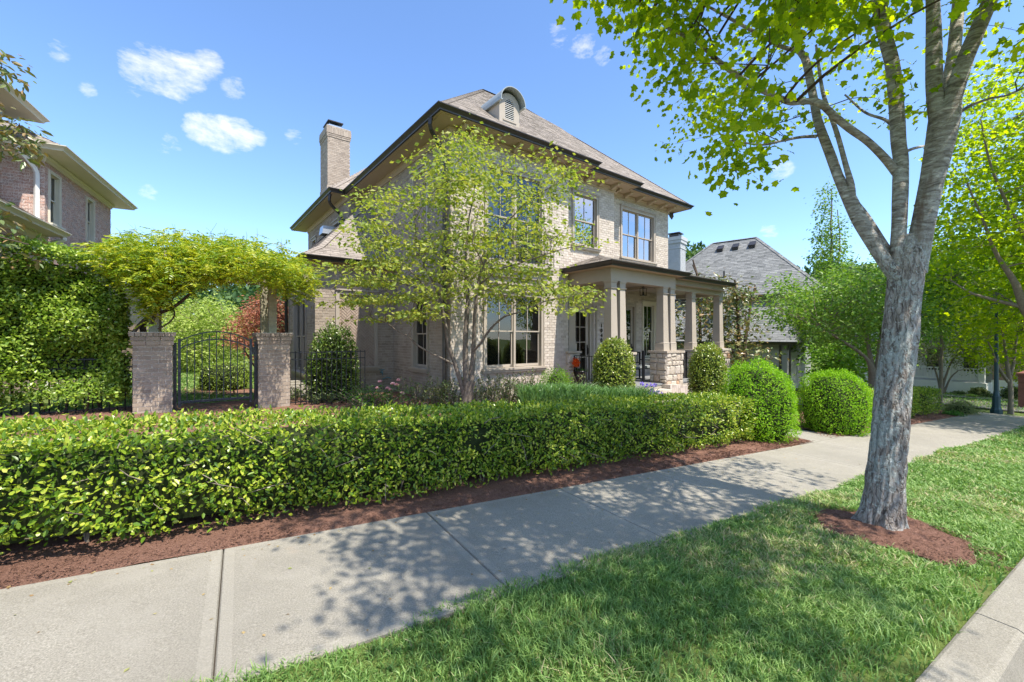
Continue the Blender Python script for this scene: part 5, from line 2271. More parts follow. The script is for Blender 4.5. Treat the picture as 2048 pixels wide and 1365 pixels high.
for x in (-1.15, 1.35):
    g = G()
    g.box(x - .44, x + .44, 1.96, 2.05, 1.36, 2.74)
    g.box(x - .5, x + .5, 1.90, 2.0, 1.28, 1.355)
    w_ = g.build('window', M['white'], bh)
    g = G()
    g.add([(x - .38, 1.955, 1.42), (x + .38, 1.955, 1.42), (x + .38, 1.955, 2.68), (x - .38, 1.955, 2.68)], [[[0, 1, 2, 3]]])
    g.build('pane', M['herring'], w_)

# street lamp
lp = np.array([16.75, 14.75])
lz = float(zg(*lp))
lamp = thing('street_lamp', 'dark teal post-top street lamp beside the pavement corner', 'street lamp', (lp[0], lp[1], lz))
g = G()
for (r0, z0, r1, z1) in ((.16, -.05, .16, .10), (.14, .101, .13, .16), (.115, .161, .105, .50), (.125, .501, .125, .56), (.09, .561, .07, .72)):
    a = np.linspace(0, 2 * PI, 9)[:-1] + PI / 8
    V = [(r0 * math.cos(q), r0 * math.sin(q), z0) for q in a] + [(r1 * math.cos(q), r1 * math.sin(q), z1) for q in a]
    g.add(V, [[[i, (i + 1) % 8, 8 + (i + 1) % 8, 8 + i] for i in range(8)]])
    g.add(V[8:], [[list(range(8))]])
g.build('base', M['teal_iron'], lamp)
g = G()
g.tube([(0, 0, .7), (0, 0, 2.2), (0, 0, 3.5)], [.062, .052, .04], 10)
g.build('pole', M['teal_iron'], lamp)
g = G()
g.taper((0, 0), .06, .06, 3.5, .13, .13, 3.56)
g.taper((0, 0), .15, .15, 3.98, .03, .03, 4.2)
for sx in (-1, 1):
    for sy in (-1, 1):
        g.bar((sx * .12, sy * .12, 3.56), (sx * .14, sy * .14, 3.98), .016)
g.build('lantern_frame', M['teal_iron'], lamp)
g = G()
g.taper((0, 0), .112, .112, 3.565, .132, .132, 3.975)
g.build('lantern_glass', M['glass'], lamp)

RB = m_brick('dark_red_brick', [(.20, .085, .06), (.28, .12, .085), (.24, .10, .075)], (.4, .3, .25), .15)
# brick mailbox pillar on the far corner
bp_ = np.array([21.15, 17.4])
bz = float(zg(*bp_))
bm = thing('brick_mailbox', 'red brick mailbox pillar on the far corner lawn', 'mailbox', (bp_[0], bp_[1], bz), FROT)
g = G()
g.box(-.28, .28, -.28, .28, -.1, 1.28)
mb = g.build('pillar_core', RB, bm)
for T in (lambda V: V + np.array([0, -.288, 0]), lambda V: np.stack([-.288 + V[:, 1], -V[:, 0], V[:, 2]], -1)):
    V, F, r = brick_boxes(lay_bricks(-.288, .288, -.1, 1.28, []))
    g = G(T)
    g.add(V, [F], r)
    g.build('brick', RB, mb, 'stuff')
g = G()
g.box(-.34, .34, -.34, .34, 1.28, 1.38)
g.taper((0, 0), .3, .3, 1.3801, .05, .05, 1.55)
g.build('cap', RB, bm)

# ================================================================== PORCH BENCH AND OTHER SMALL THINGS
bp = hab(12.5, 9.2)
bo = np.array([12.5, 9.2, PF])
bench = thing('porch_bench', 'black metal porch bench with gray seat pad and blue cushion', 'bench', (bp[0], bp[1], PF + .002), ROT_H)
TBn = lambda V: V - bo + np.array([0, 0, .0])
for a in (11.85, 13.12):
    for b in (8.92, 9.48):
        g = G(TBn)
        g.bar((a, b, PF), (a, b, PF + (.64 if b < 9 else .92)), .045)
        g.build('leg', M['iron'], bench)
    g = G(TBn)
    g.bar((a, 8.88, PF + .65), (a, 9.48, PF + .66), .05, .03)
    g.build('armrest', M['iron'], bench)
g = G(TBn)
g.box(11.83, 13.14, 8.92, 9.48, PF + .36, PF + .40)
g.build('seat', M['iron'], bench)
g = G(TBn)
g.bar((11.85, 9.48, PF + .92), (13.12, 9.48, PF + .92), .05)
g.bar((11.85, 9.48, PF + .55), (13.12, 9.48, PF + .55), .04)
for i in range(1, 9):
    a = 11.85 + i * 1.27 / 9
    g.bar((a, 9.48, PF + .55), (a, 9.48, PF + .92), .022)
g.build('backrest', M['iron'], bench)
g = G(TBn)
g.box(11.88, 13.09, 8.93, 9.44, PF + .401, PF + .47)
g.build('seat_pad', M['seat_pad'], bench)
cp = hab(12.25, 9.30)
cz = PF + .47
cush = thing('cushion', 'blue scatter cushion propped on the porch bench', 'cushion', (cp[0], cp[1], cz), ROT_H)
u_ = np.linspace(-1, 1, 9)
xx, zz = np.meshgrid(u_, u_, indexing='ij')
th = .075 * (1 - xx ** 4) * (1 - zz ** 4)
V = np.concatenate([np.stack([xx * .2, -th, zz * .2 + .2], -1).reshape(-1, 3), np.stack([xx * .2, th, zz * .2 + .2], -1).reshape(-1, 3)])
V[:, 1] += V[:, 2] * .25
i = np.arange(8)[:, None] * 9 + np.arange(8)[None]
F = np.stack([i, i + 9, i + 10, i + 1], -1).reshape(-1, 4)
put('cover', mesh_np('cover', V, [F, F + 81], M['cushion'], None, True), cush)

# orange flower wreath on the side railing with a pot below
wp = hab(9.70, 9.30)
wz_ = -.78
wr = thing('flower_wreath', 'round orange flower wreath hung on the porch railing', 'wreath', (wp[0], wp[1], wz_), ROT_H)
g = G()
m = 420
th_ = rng.random(m) * 2 * PI
rr_ = .085 + rng.normal(0, .03, m)
P = np.stack([-.02 - .05 * rng.random(m), rr_ * np.cos(th_), rr_ * np.sin(th_)], -1)
leaves(P, rdir(m) + np.array([-.8, -.3, 0]), rdir(m), .05, .04, T_DIA, g)
g.build('petals', M['orange'], wr, 'stuff')
g = G()
ang = np.linspace(0, 2 * PI, 17)
g.tube(np.stack([0 * ang, .085 * np.cos(ang), .085 * np.sin(ang)], -1), .022, 6, False)
g.build('hoop', M['twig_dark'], wr)
pp = hab(9.9, 9.35)
pot = thing('plant_pot', 'dark glazed pot standing on the porch behind the railing', 'pot', (pp[0], pp[1], PF), ROT_H)
g = G()
prof = [(.10, 0), (.15, .12), (.17, .26), (.165, .36), (.185, .38), (.185, .41), (.15, .41), (.14, .36)]
a = np.linspace(0, 2 * PI, 21)[:-1]
V = [(r * math.cos(q), r * math.sin(q), z) for r, z in prof for q in a]
F = [[k * 20 + j, k * 20 + (j + 1) % 20, (k + 1) * 20 + (j + 1) % 20, (k + 1) * 20 + j] for k in range(len(prof) - 1) for j in range(20)]
g.add(V, [F])
g.build('bowl', M['pot'], pot, None, True)
g = G()
m = 60
leaves(np.array([[0, 0, .36]]) + rng.normal(size=(m, 3)) * (.08, .08, .03), rdir(m) * .5 + (0, 0, 1), rdir(m), .14, .04, T_LONG, g)
g.build('foliage', M['l_peony'], pot, 'stuff')

hp_ = hab(4.95, 13.32)
hose = thing('garden_tap', 'blue-gray garden tap and hose hook on the brick wall corner', 'tap', (hp_[0], hp_[1], -1.1), ROT_H)
g = G()
g.tube([(0, 0, 0), (0, -.12, .02), (-.02, -.2, .0), (-.02, -.2, -.12)], .026, 8)
g.build('spout', M['cushion'], hose)
g = G()
g.tube([(-.08, -.12, .09), (.08, -.12, .09)], .016, 6)
g.tube([(0, -.12, .02), (0, -.12, .10)], .014, 6)
g.tube([(.05, -.02, -.22), (.2, -.06, -.16), (.28, -.16, -.20)], .018, 6)
g.build('handle', M['cushion'], hose)

# ================================================================== PLANTS
def trace(lst, Y0, Y1=None):
    """[(px, py, width px)] at distances running from Y0 to Y1 -> centre line, radii"""
    n = len(lst)
    Ys = np.linspace(Y0, Y0 if Y1 is None else Y1, n)
    P = np.array([at(x, y, d) for (x, y, w), d in zip(lst, Ys)])
    R = np.array([w * d / 853 / 2 / math.sqrt(1 + ((x - 1024) / 853) ** 2) for (x, y, w), d in zip(lst, Ys)])
    return P, R


def bark_tube(P, R, step, sides, amp, seed=0, f=9.0):
    P, R = spline(P, R, step)
    V, F = tube_np(P, 1.0, sides)
    C = np.repeat(P, sides, 0)
    D = V - C
    a = np.tile(np.arange(sides) / sides * 2 * PI, len(P))
    z = C[:, 2]
    Rr = np.repeat(R, sides)
    k = (vnoise(np.cos(a) * 1.3 + 3, z * .9 + np.sin(a) * 1.3, 2.0, seed) - .5) * 1.0 + (vnoise(np.cos(a) * 3 + 7, np.sin(a) * 3 + z * .6, f * .25, seed + 1) - .5) * .8 + (vnoise(a * 4, z * 3, 2.2, seed + 2) - .5) * .5
    V = C + D * (Rr * (1 + amp * k))[:, None]
    return V, F, P, R


def grow(root, base, nodes, nrad, centres, hub_n, twig_mat, leafmat, per, spread, L, W, tmpl, droop=.4, up=.9, twig_r=.006, flat=1.0, name='crown', kind_leaf='stuff', sag=.10, jitter=.8, rnd_off=None):
    """branches reach from the limbs to leaf clumps; clumps carry the leaves"""
    n = len(centres)
    hubs = centres[rng.choice(n, min(hub_n, n), replace=False)]
    g = G(lambda V: V - base)
    allp, allr = [np.asarray(nodes)], [np.asarray(nrad)]
    hub_pts, hub_r = [], []

    def branch(p, q, r0, r1, sides):
        m = 5
        t = np.linspace(0, 1, m)[:, None]
        L_ = np.linalg.norm(q - p)
        off = rng.normal(size=3) * L_ * .09
        mid = (p + q) / 2 + np.array([0, 0, L_ * sag]) + off
        P = (1 - t) ** 2 * p + 2 * t * (1 - t) * mid + t ** 2 * q
        R = r0 + (r1 - r0) * t[:, 0]
        V, F = tube_np(P, R, sides)
        g.add(V, [F])
        return P, R
    for h in hubs:
        d = np.linalg.norm(nodes - h, axis=1) + np.maximum(0, nodes[:, 2] - h[2]) * 1.2
        i = int(np.argmin(d))
        r0 = min(nrad[i] * .6, twig_r * 1.4 + d[i] * .006)
        P, R = branch(nodes[i], h, r0, twig_r, 5)
        hub_pts.append(P[1:])
        hub_r.append(R[1:])
    HP = np.concatenate([nodes] + hub_pts) if len(hub_pts) else nodes
    for c in centres:
        d = np.linalg.norm(HP - c, axis=1) + np.maximum(0, HP[:, 2] - c[2]) * .5
        i = int(np.argmin(d))
        branch(HP[i], c, twig_r * .8, twig_r * .28, 4)
    g.build('branches', twig_mat, root, 'stuff')
    cnt = rng.poisson(per, n)
    idx = np.repeat(np.arange(n), cnt)
    m = len(idx)
    off = rng.normal(size=(m, 3)) * spread * np.array([1, 1, flat])
    P = centres[idx] + off
    D = off / (np.linalg.norm(off, axis=1)[:, None] + 1e-6) * .7 + rng.normal(size=(m, 3)) * .5
    D[:, 2] = D[:, 2] * .5 - droop
    Nn = rng.normal(size=(m, 3)) * jitter + np.array([0, 0, up])
    sz = rng.uniform(.5, 1.3, m)
    V, F, r = leaves(P - base, D, Nn, L * sz, W * sz * rng.uniform(.85, 1.15, m), tmpl)
    me = mesh_np(name, V, [F], leafmat, r, False)
    return put(name, me, root, kind_leaf)


def project(P):
    Y = np.maximum(P[:, 1], 1e-3)
    return 1024 + P[:, 0] / Y * 853, 676 - P[:, 2] / Y * 853


def crown_pts(n, ells, masks=None, frame=True, keep_out=None):
    """points in ellipsoids [(centre, radii, weight)]; inside the frame only where the silhouette allows: masks [(poly, prob)]"""
    out = []
    w = np.array([e[2] for e in ells], float)
    w /= w.sum()
    tot = 0
    while tot < n:
        k = rng.choice(len(ells), 4000, p=w)
        q = rng.normal(size=(4000, 3))
        q = unit(q) * (rng.random(4000) ** .42)[:, None]
        C = np.array([e[0] for e in ells])[k]
        Rr = np.array([e[1] for e in ells])[k]
        P = C + q * Rr
        if masks is not None:
            px, py = project(P)
            inside = (px > -20) & (px < 2068) & (py > -20) & (py < 1385) & (P[:, 1] > .1)
            pr = np.zeros(len(P))
            for poly, p in masks:
                pr = np.where(inpoly(px, py, poly), p, pr)
            ok = np.where(inside, rng.random(len(P)) < pr, True)
            P = P[ok]
        if keep_out is not None:
            P = P[np.linalg.norm(P - keep_out[0], axis=1) > keep_out[1]]
        out.append(P)
        tot += len(P)
    return np.concatenate(out)[:n]


# ------------------------------------------------------------------ the big street maple
mb_ = TREE1.copy()
mb_[2] = float(zg(mb_[0], mb_[1]))
maple = thing('maple_tree', 'large street maple with lichen-grey bark growing from the mulch ring', 'tree', mb_, 0, 'maples in the grass strip')
TR = [(1761, 1085, 124), (1762, 1055, 104), (1763, 1030, 90), (1768, 985, 82), (1772, 930, 79), (1779, 866, 77), (1787, 780, 75), (1799, 680, 75), (1808, 595, 73), (1812, 550, 77), (1814, 515, 80), (1816, 490, 62), (1816, 470, 40)]
P, R = trace(TR, 3.97)
V, F, tp, tr_ = bark_tube(P, R, .011, 110, .15, 71)
va_ = np.tile(np.arange(110) / 110 * 2 * PI, len(tp))
rid = np.abs(vnoise(va_ * 5 + .5 * np.sin(V[:, 2] * 6), V[:, 2] * 2.1, 1.5, 131) - .5) + .6 * np.abs(vnoise(va_ * 9, V[:, 2] * 5, 1.9, 132) - .5)
fade_ = np.clip((.75 - V[:, 2]) / .5, .15, 1)
V += (V - np.repeat(tp, 110, 0)) * ((rid - .35) * .13 * fade_)[:, None]
# root flare
low = np.clip(1 - (V[:, 2] - (mb_[2])) / .22, 0, 1)
ang = np.arctan2(V[:, 1] - tp[0][1], V[:, 0] - tp[0][0])
V[:, :2] += (V[:, :2] - tp[0][None, :2]) * (low ** 2 * (.10 + .22 * np.maximum(0, np.sin(3 * ang + .5))))[:, None]
put('trunk', mesh_np('trunk', V - mb_, [F], M['bark'], None, True), maple)
LIMBS = [
    ([(1826, 545, 62), (1833, 513, 56), (1846, 451, 51), (1863, 369, 53), (1878, 300, 63), (1888, 246, 70), (1893, 215, 66)], 3.97, 3.80),
    ([(1888, 262, 52), (1906, 195, 42), (1929, 123, 40), (1955, 61, 38), (1980, 0, 37), (2004, -70, 33), (2035, -180, 26)], 3.82, 3.45),
    ([(1880, 262, 44), (1870, 185, 38), (1868, 123, 36), (1867, 61, 33), (1865, 0, 29), (1862, -90, 24), (1850, -210, 18)], 3.82, 3.95),
    ([(1893, 205, 26), (1900, 150, 29), (1908, 102, 29), (1914, 41, 28), (1917, 0, 26), (1925, -80, 22), (1940, -190, 15)], 3.98, 4.3),
    ([(1806, 552, 46), (1797, 505, 36), (1798, 451, 33), (1800, 369, 34), (1801, 320, 32), (1797, 287, 32), (1795, 246, 32), (1791, 185, 32), (1785, 130, 31), (1773, 82, 31), (1763, 41, 32), (1758, 0, 31), (1750, -90, 25), (1742, -210, 17)], 3.95, 4.1),
    ([(1800, 555, 46), (1775, 530, 34), (1750, 492, 33), (1721, 443, 34), (1698, 396, 31), (1678, 357, 23), (1660, 308, 22), (1637, 246, 19), (1627, 197, 17), (1612, 123, 16), (1598, 97, 13), (1585, 29, 11), (1576, -50, 9)], 3.95, 4.35),
    ([(1703, 400, 20), (1702, 369, 15), (1691, 328, 12), (1674, 267, 11), (1649, 197, 9), (1640, 150, 7), (1632, 90, 5)], 4.05, 4.0),
    ([(1800, 545, 34), (1776, 507, 24), (1752, 468, 21), (1728, 430, 18), (1704, 400, 16)], 4.0, 4.12),
    ([(1797, 350, 24), (1768, 315, 20), (1735, 283, 18), (1700, 258, 18), (1668, 232, 17), (1640, 207, 16), (1612, 203, 15), (1581, 205, 14), (1545, 190, 13), (1507, 173, 12), (1470, 148, 11), (1440, 126, 11), (1410, 98, 9), (1382, 76, 9), (1340, 58, 8), (1311, 29, 7), (1288, 12, 6), (1258, -2, 5)], 4.02, 3.45),
    ([(1604, 105, 12), (1587, 100, 11), (1560, 92, 9), (1520, 70, 8), (1472, 44, 7), (1440, 26, 6), (1400, 5, 4)], 4.25, 4.5),
    ([(1632, 273, 9), (1600, 275, 7), (1560, 283, 6), (1522, 290, 5), (1458, 281, 3)], 4.2, 3.9),
    ([(1915, 228, 11), (1940, 212, 9), (1957, 205, 8), (1985, 196, 7), (2010, 192, 6), (2048, 176, 5), (2100, 150, 4)], 3.85, 3.5),
    ([(1797, 262, 12), (1770, 240, 8), (1730, 225, 6), (1690, 190, 4)], 4.05, 4.6),
    ([(1790, 320, 10), (1820, 300, 8), (1860, 290, 6)], 4.0, 4.3),
]
nodes, nrad = [], []
for k, (lst, y0, y1) in enumerate(LIMBS):
    P, R = trace(lst, y0, y1)
    sd = 20 if R.max() > .05 else 8
    V, F, pp_, rr_ = bark_tube(P, R, .035, sd, .09, 80 + k)
    put('limb', mesh_np('limb', V - mb_, [F], M['bark'], None, True), maple)
    nodes.append(pp_[len(pp_) // 4::3])
    nrad.append(rr_[len(rr_) // 4::3])
nodes, nrad = np.concatenate(nodes), np.concatenate(nrad)
MK = [
    ([(1235, -30), (1258, 20), (1262, 85), (1285, 110), (1340, 100), (1362, 140), (1330, 190), (1312, 215), (1318, 255), (1330, 290), (1400, 312), (1490, 318), (1530, 300), (1600, 320), (1650, 300), (1700, 250), (1760, 200), (1780, -30)], .72),
    ([(1440, 372), (1470, 352), (1530, 335), (1545, 300), (1600, 300), (1610, 330), (1560, 372), (1560, 385), (1600, 385), (1650, 340), (1640, 300), (1540, 290), (1450, 350)], .35),
    ([(1640, 300), (1690, 320), (1760, 330), (1790, 300), (1790, 150), (1700, 200)], .22),
    ([(1690, 330), (1740, 440), (1790, 470), (1800, 330)], .05),
    ([(1780, -30), (1780, 200), (1830, 260), (1860, 200), (1870, -30)], .13),
    ([(1900, -30), (2060, -30), (2060, 90), (1960, 120), (1900, 100)], .10),
    ([(1420, 60), (1600, 0), (1480, -30), (1400, -30)], .25),
    ([(1330, 118), (1420, 160), (1400, 190), (1330, 170)], .30),
]
ells = [((2.6, 3.7, 3.5), (2.35, 2.3, 2.2), 1.0), ((1.5, 3.5, 2.3), (1.35, 1.3, 1.15), .60), ((2.0, 2.2, 3.6), (2.2, 1.5, 1.3), .40), ((2.9, .9, 3.9), (1.9, 1.3, 1.0), .42), ((3.9, 3.6, 4.0), (2.4, 2.4, 1.9), .55)]
cen = crown_pts(1120, ells, MK, keep_out=(np.zeros(3), 1.9))
cen = cen[vnoise(cen[:, 0] + .6 * cen[:, 2], cen[:, 1] - .5 * cen[:, 2], 1.5, 311) > .36]
cen = cen[(cen[:, 2] > .75)]
grow(maple, mb_, nodes, nrad, cen, 80, M['twig_dark'], M['l_maple'], 54, .125, .060, .058, T_MAP, droop=.45, twig_r=.0055, flat=.75)


# ------------------------------------------------------------------ other trees
def tree(name, label, base_px, Y, stems, ells, masks, n, per, spread, leaf, L, W, tmpl, bark='twig', hubs=40, group=None, cat='tree', base=None, flat=.7, twig_r=.008, droop=.3, sides=10, nodes_from=.3, tiers=0):
    if base is None:
        b = at(base_px[0], base_px[1], Y)
        b[2] = float(zg(b[0], b[1]))
    else:
        b = np.array(base, float)
    t = thing(name, label, cat, b, 0, group)
    nodes, nrad = [], []
    g = G(lambda V: V - b)
    for k, (lst, y0, y1) in enumerate(stems):
        P, R = trace(lst, y0, y1)
        if k == 0:
            P[0][2] = min(P[0][2], b[2] - .05)
        P, R = spline(P, R, max(.06, np.linalg.norm(P[-1] - P[0]) / 30))
        P = P + (np.stack([vnoise(P[:, 2], P[:, 0], 1.2, 90 + k), vnoise(P[:, 2], P[:, 0], 1.2, 95 + k), .5 + 0 * P[:, 2]], -1) - .5) * .06
        V, F = tube_np(P, R, sides)
        g.add(V, [F])
        s0 = int(len(P) * nodes_from)
        nodes.append(P[s0:])
        nrad.append(R[s0:])
    g.build('trunk', M[bark], t, smooth=True)
    nodes, nrad = np.concatenate(nodes), np.concatenate(nrad)
    cen = crown_pts(n, ells, masks)
    if tiers:
        rad_h = np.hypot(cen[:, 0] - b[0], cen[:, 1] - b[1])
        q = cen[:, 2] + .10 * rad_h + .35 * vnoise(cen[:, 0], cen[:, 1], .8, 77)
        cen[:, 2] += np.round(q / tiers) * tiers - q + rng.normal(size=len(cen)) * .035
    grow(t, b, nodes, nrad, cen, hubs, M['twig_dark' if bark == 'twig_dark' else bark], M[leaf], per, spread, L, W, tmpl, flat=flat, twig_r=twig_r, droop=droop)
    return t


# dogwood in front of the house
DG = [
    ([(932, 830, 50), (933, 805, 42), (935, 780, 38), (938, 762, 40)], 9.57, 9.57),
    ([(930, 800, 24), (916, 752, 17), (905, 715, 16), (897, 690, 14), (893, 655, 13), (888, 620, 12), (880, 590, 9), (868, 565, 7), (850, 530, 5), (835, 480, 4), (830, 440, 3)], 9.6, 9.2),
    ([(905, 728, 9), (895, 722, 8), (860, 705, 7), (835, 690, 7), (815, 672, 6), (790, 660, 5), (775, 648, 4), (740, 635, 3)], 9.5, 9.0),
    ([(933, 770, 26), (932, 735, 24), (931, 700, 20), (932, 660, 18), (934, 620, 16), (935, 585, 13), (930, 540, 11), (935, 480, 8), (940, 430, 6), (950, 370, 4), (930, 300, 3)], 9.55, 9.7),
    ([(943, 765, 24), (946, 720, 19), (947, 690, 17), (950, 650, 15), (953, 610, 13), (957, 570, 11), (968, 530, 9), (985, 490, 7), (1005, 455, 6), (1030, 430, 5), (1060, 400, 4), (1110, 370, 3), (1160, 330, 2)], 9.6, 9.2),
    ([(948, 702, 9), (960, 690, 9), (975, 668, 9), (990, 650, 8), (1010, 633, 7), (1030, 627, 5), (1060, 615, 4), (1100, 600, 3), (1150, 592, 2)], 9.5, 8.6),
    ([(893, 660, 8), (870, 600, 6), (820, 540, 5), (760, 500, 4), (720, 470, 3)], 9.4, 9.8),
    ([(957, 572, 8), (1000, 540, 6), (1060, 520, 5), (1120, 500, 3), (1170, 490, 2)], 9.5, 8.8),
    ([(886, 610, 7), (830, 575, 5), (760, 560, 4), (700, 560, 3), (660, 580, 2)], 9.3, 9.0),
]
DG = [([(x, y, max(1.6, w * .55)) for x, y, w in l], q, r) for l, q, r in DG]
DM = [
    ([(872, 262), (890, 246), (935, 250), (945, 275), (985, 295), (1030, 290), (1020, 325), (1085, 340), (1125, 312), (1180, 295), (1196, 310), (1160, 345), (1160, 385), (1125, 420), (1085, 450), (1150, 470), (1200, 485), (1190, 500), (1110, 505), (1085, 530), (1130, 560), (1200, 598), (1200, 612), (1150, 622), (1060, 610), (980, 622), (940, 590), (880, 590), (850, 605), (830, 625), (795, 652), (740, 642), (700, 622), (636, 612), (655, 590), (628, 565), (680, 520), (715, 470), (722, 430), (720, 392), (770, 378), (830, 362), (838, 315), (880, 302)], .85),
    ([(770, 440), (860, 400), (1000, 400), (1050, 480), (1000, 590), (860, 580), (760, 560)], .50),
    ([(895, 440), (935, 440), (940, 580), (900, 580)], .40),
    ([(815, 325), (862, 320), (862, 420), (815, 400)], .30),
    ([(980, 360), (1075, 370), (1085, 540), (1000, 540)], .42),
    ([(1000, 330), (1080, 345), (1080, 380), (1040, 400), (1000, 380)], .45),
    ([(985, 570), (1075, 560), (1075, 612), (985, 622)], .55),
    ([(785, 645), (800, 612), (870, 605), (860, 640), (800, 660)], .45),
]
tree('dogwood_tree', 'yellow-green multi-stemmed dogwood tree in front of the brick house', (935, 800), 9.57, DG,
     [((-1.0, 9.5, 2.0), (3.3, 1.9, 2.9), 1)], DM, 560, 25, .23, 'l_dog', .105, .064, T_DIA, 'dog_bark', 48, flat=.15, tiers=.42, twig_r=.007, nodes_from=.45)

# second street maple, its trunk out of the frame
b2 = np.array([13.75, 11.0, float(zg(13.75, 11.0))])
tree('maple_tree', 'bright green street maple leaning in from behind the lichen-barked one', (0, 0), 0,
     [([(2092, 872, 34), (2094, 800, 32), (2090, 700, 32), (2072, 650, 28), (2048, 615, 24), (2030, 570, 18), (2010, 535, 13), (1985, 490, 9), (1960, 430, 6), (1930, 350, 4)], 11, 11),
      ([(2090, 700, 28), (2085, 560, 24), (2070, 400, 18), (2060, 250, 12), (2050, 100, 6)], 11, 11.6),
      ([(2048, 615, 14), (1990, 600, 9), (1940, 585, 6), (1900, 560, 3)], 11, 11.8),
      ([(2080, 520, 14), (2020, 420, 9), (1980, 330, 6), (1960, 240, 3)], 11, 10.4)],
     [((14.9, 11.7, 3.9), (4.7, 4.0, 4.3), 1)],
     [([(1880, 640), (1858, 560), (1862, 470), (1885, 380), (1900, 290), (1925, 200), (1945, 130), (1965, 70), (2000, 60), (2070, 40), (2070, 640), (2020, 690), (1985, 660), (1930, 655)], .85),
      ([(1870, 520), (1900, 500), (1960, 520), (1960, 560), (1890, 580)], .3)],
     900, 40, .26, 'l_maple', .105, .095, T_MAP, 'twig', 70, 'maples in the grass strip', base=b2)

# small tree behind the globe bush
tree('serviceberry_tree', 'low spreading multi-stemmed tree behind the round boxwood globe', (1745, 790), 14.0,
     [([(1747, 800, 26), (1747, 770, 22), (1745, 745, 18), (1735, 720, 9), (1712, 700, 8), (1680, 680, 6), (1640, 655, 4)], 14, 13.4),
      ([(1748, 765, 16), (1755, 730, 11), (1760, 690, 9), (1765, 640, 6), (1770, 590, 4)], 14, 14),
      ([(1746, 760, 14), (1742, 715, 10), (1735, 670, 8), (1720, 620, 5)], 14, 14.5),
      ([(1750, 765, 14), (1772, 720, 9), (1800, 690, 6), (1840, 660, 4)], 14, 13.6)],
     [((11.0, 14.0, 1.1), (3.2, 2.2, 1.7), 1)],
     [([(1512, 640), (1530, 600), (1540, 570), (1560, 550), (1590, 575), (1640, 560), (1700, 535), (1760, 540), (1800, 560), (1870, 600), (1870, 700), (1800, 705), (1760, 690), (1710, 680), (1650, 690), (1600, 665), (1530, 640)], .9)],
     420, 34, .24, 'l_mid', .115, .065, T_DIA, 'twig', 45)
# columnar tree beyond the gray house corner
tree('columnar_tree', 'narrow upright columnar tree rising beyond the gray roof corner', (1665, 800), 24.0,
     [([(1665, 830, 8), (1665, 700, 7), (1663, 560, 6), (1662, 450, 4), (1663, 380, 2)], 24, 24),
      ([(1665, 640, 4), (1675, 540, 4), (1680, 470, 3), (1675, 420, 2)], 24, 24)],
     [((18.0, 24, 3.0), (1.2, 1.1, 6.4), 1)],
     [([(1655, 375), (1663, 366), (1672, 380), (1680, 420), (1690, 470), (1695, 520), (1700, 600), (1690, 720), (1640, 720), (1635, 560), (1632, 500), (1640, 440), (1645, 400)], .9)],
     260, 34, .24, 'l_mid', .15, .09, T_DIA, 'twig', 30)
# magnolia in front of the gray house
tree('magnolia_tree', 'thin magnolia with bronze leaf undersides in front of the gray roof', (1480, 770), 19.0,
     [([(1478, 800, 12), (1478, 700, 9), (1475, 620, 7), (1470, 560, 4)], 19, 19),
      ([(1492, 800, 11), (1490, 690, 8), (1500, 620, 5), (1510, 570, 3)], 19, 19.5),
      ([(1475, 720, 6), (1440, 660, 5), (1410, 590, 4), (1385, 530, 3)], 19, 19.6),
      ([(1405, 760, 8), (1400, 650, 6), (1395, 560, 5), (1385, 520, 3)], 19.6, 19.6)],
     [((9.6, 19.2, .9), (2.6, 1.4, 3.1), 1)],
     [([(1340, 560), (1345, 535), (1385, 505), (1402, 510), (1400, 535), (1420, 560), (1445, 560), (1500, 568), (1510, 590), (1500, 640), (1530, 660), (1560, 720), (1545, 735), (1500, 720), (1460, 760), (1390, 770), (1345, 760)], .55),
      ([(1340, 560), (1350, 530), (1385, 506), (1402, 512), (1390, 550)], .8)],
     230, 20, .26, 'l_mag', .20, .085, T_LONG, 'twig_dark', 40, twig_r=.012)
# street trees further on
tree('street_tree', 'slender pale-trunked street tree beside the teal lamp post', (2020, 826), 14.9,
     [([(2021, 838, 15), (2020, 800, 12), (2019, 760, 11), (2016, 735, 10), (2010, 700, 7), (2005, 660, 4)], 14.9, 14.9),
      ([(2018, 765, 9), (2000, 735, 7), (1985, 705, 5), (1970, 680, 3)], 14.9, 14.5),
      ([(2020, 750, 9), (2028, 715, 7), (2034, 670, 5)], 14.9, 15.2)],
     [((17.4, 15.0, 1.6), (2.6, 2.2, 2.3), 1)],
     [([(1920, 640), (2070, 620), (2070, 745), (2030, 740), (2000, 720), (1950, 715)], .8)], 230, 22, .26, 'l_maple', .12, .10, T_DIA, 'twig', 30)
tree('crape_myrtle', 'multi-stemmed small tree before the white house porch', (1884, 792), 24,
     [([(1884, 796, 9), (1884, 760, 7), (1880, 730, 5), (1875, 700, 3)], 24, 24), ([(1886, 790, 7), (1892, 750, 5), (1905, 720, 4), (1925, 700, 2)], 24, 23.5),
      ([(1882, 790, 6), (1872, 745, 4), (1855, 715, 3)], 24, 24.5), ([(1888, 785, 6), (1900, 757, 4), (1915, 742, 3)], 24, 24)],
     [((24.6, 24, .3), (3.4, 2.4, 2.2), 1)],
     [([(1800, 735), (1800, 690), (1840, 660), (1960, 660), (2000, 690), (2000, 735), (1940, 742), (1890, 725), (1840, 735)], .9)], 200, 22, .3, 'l_pale', .13, .06, T_DIA, 'twig', 30)
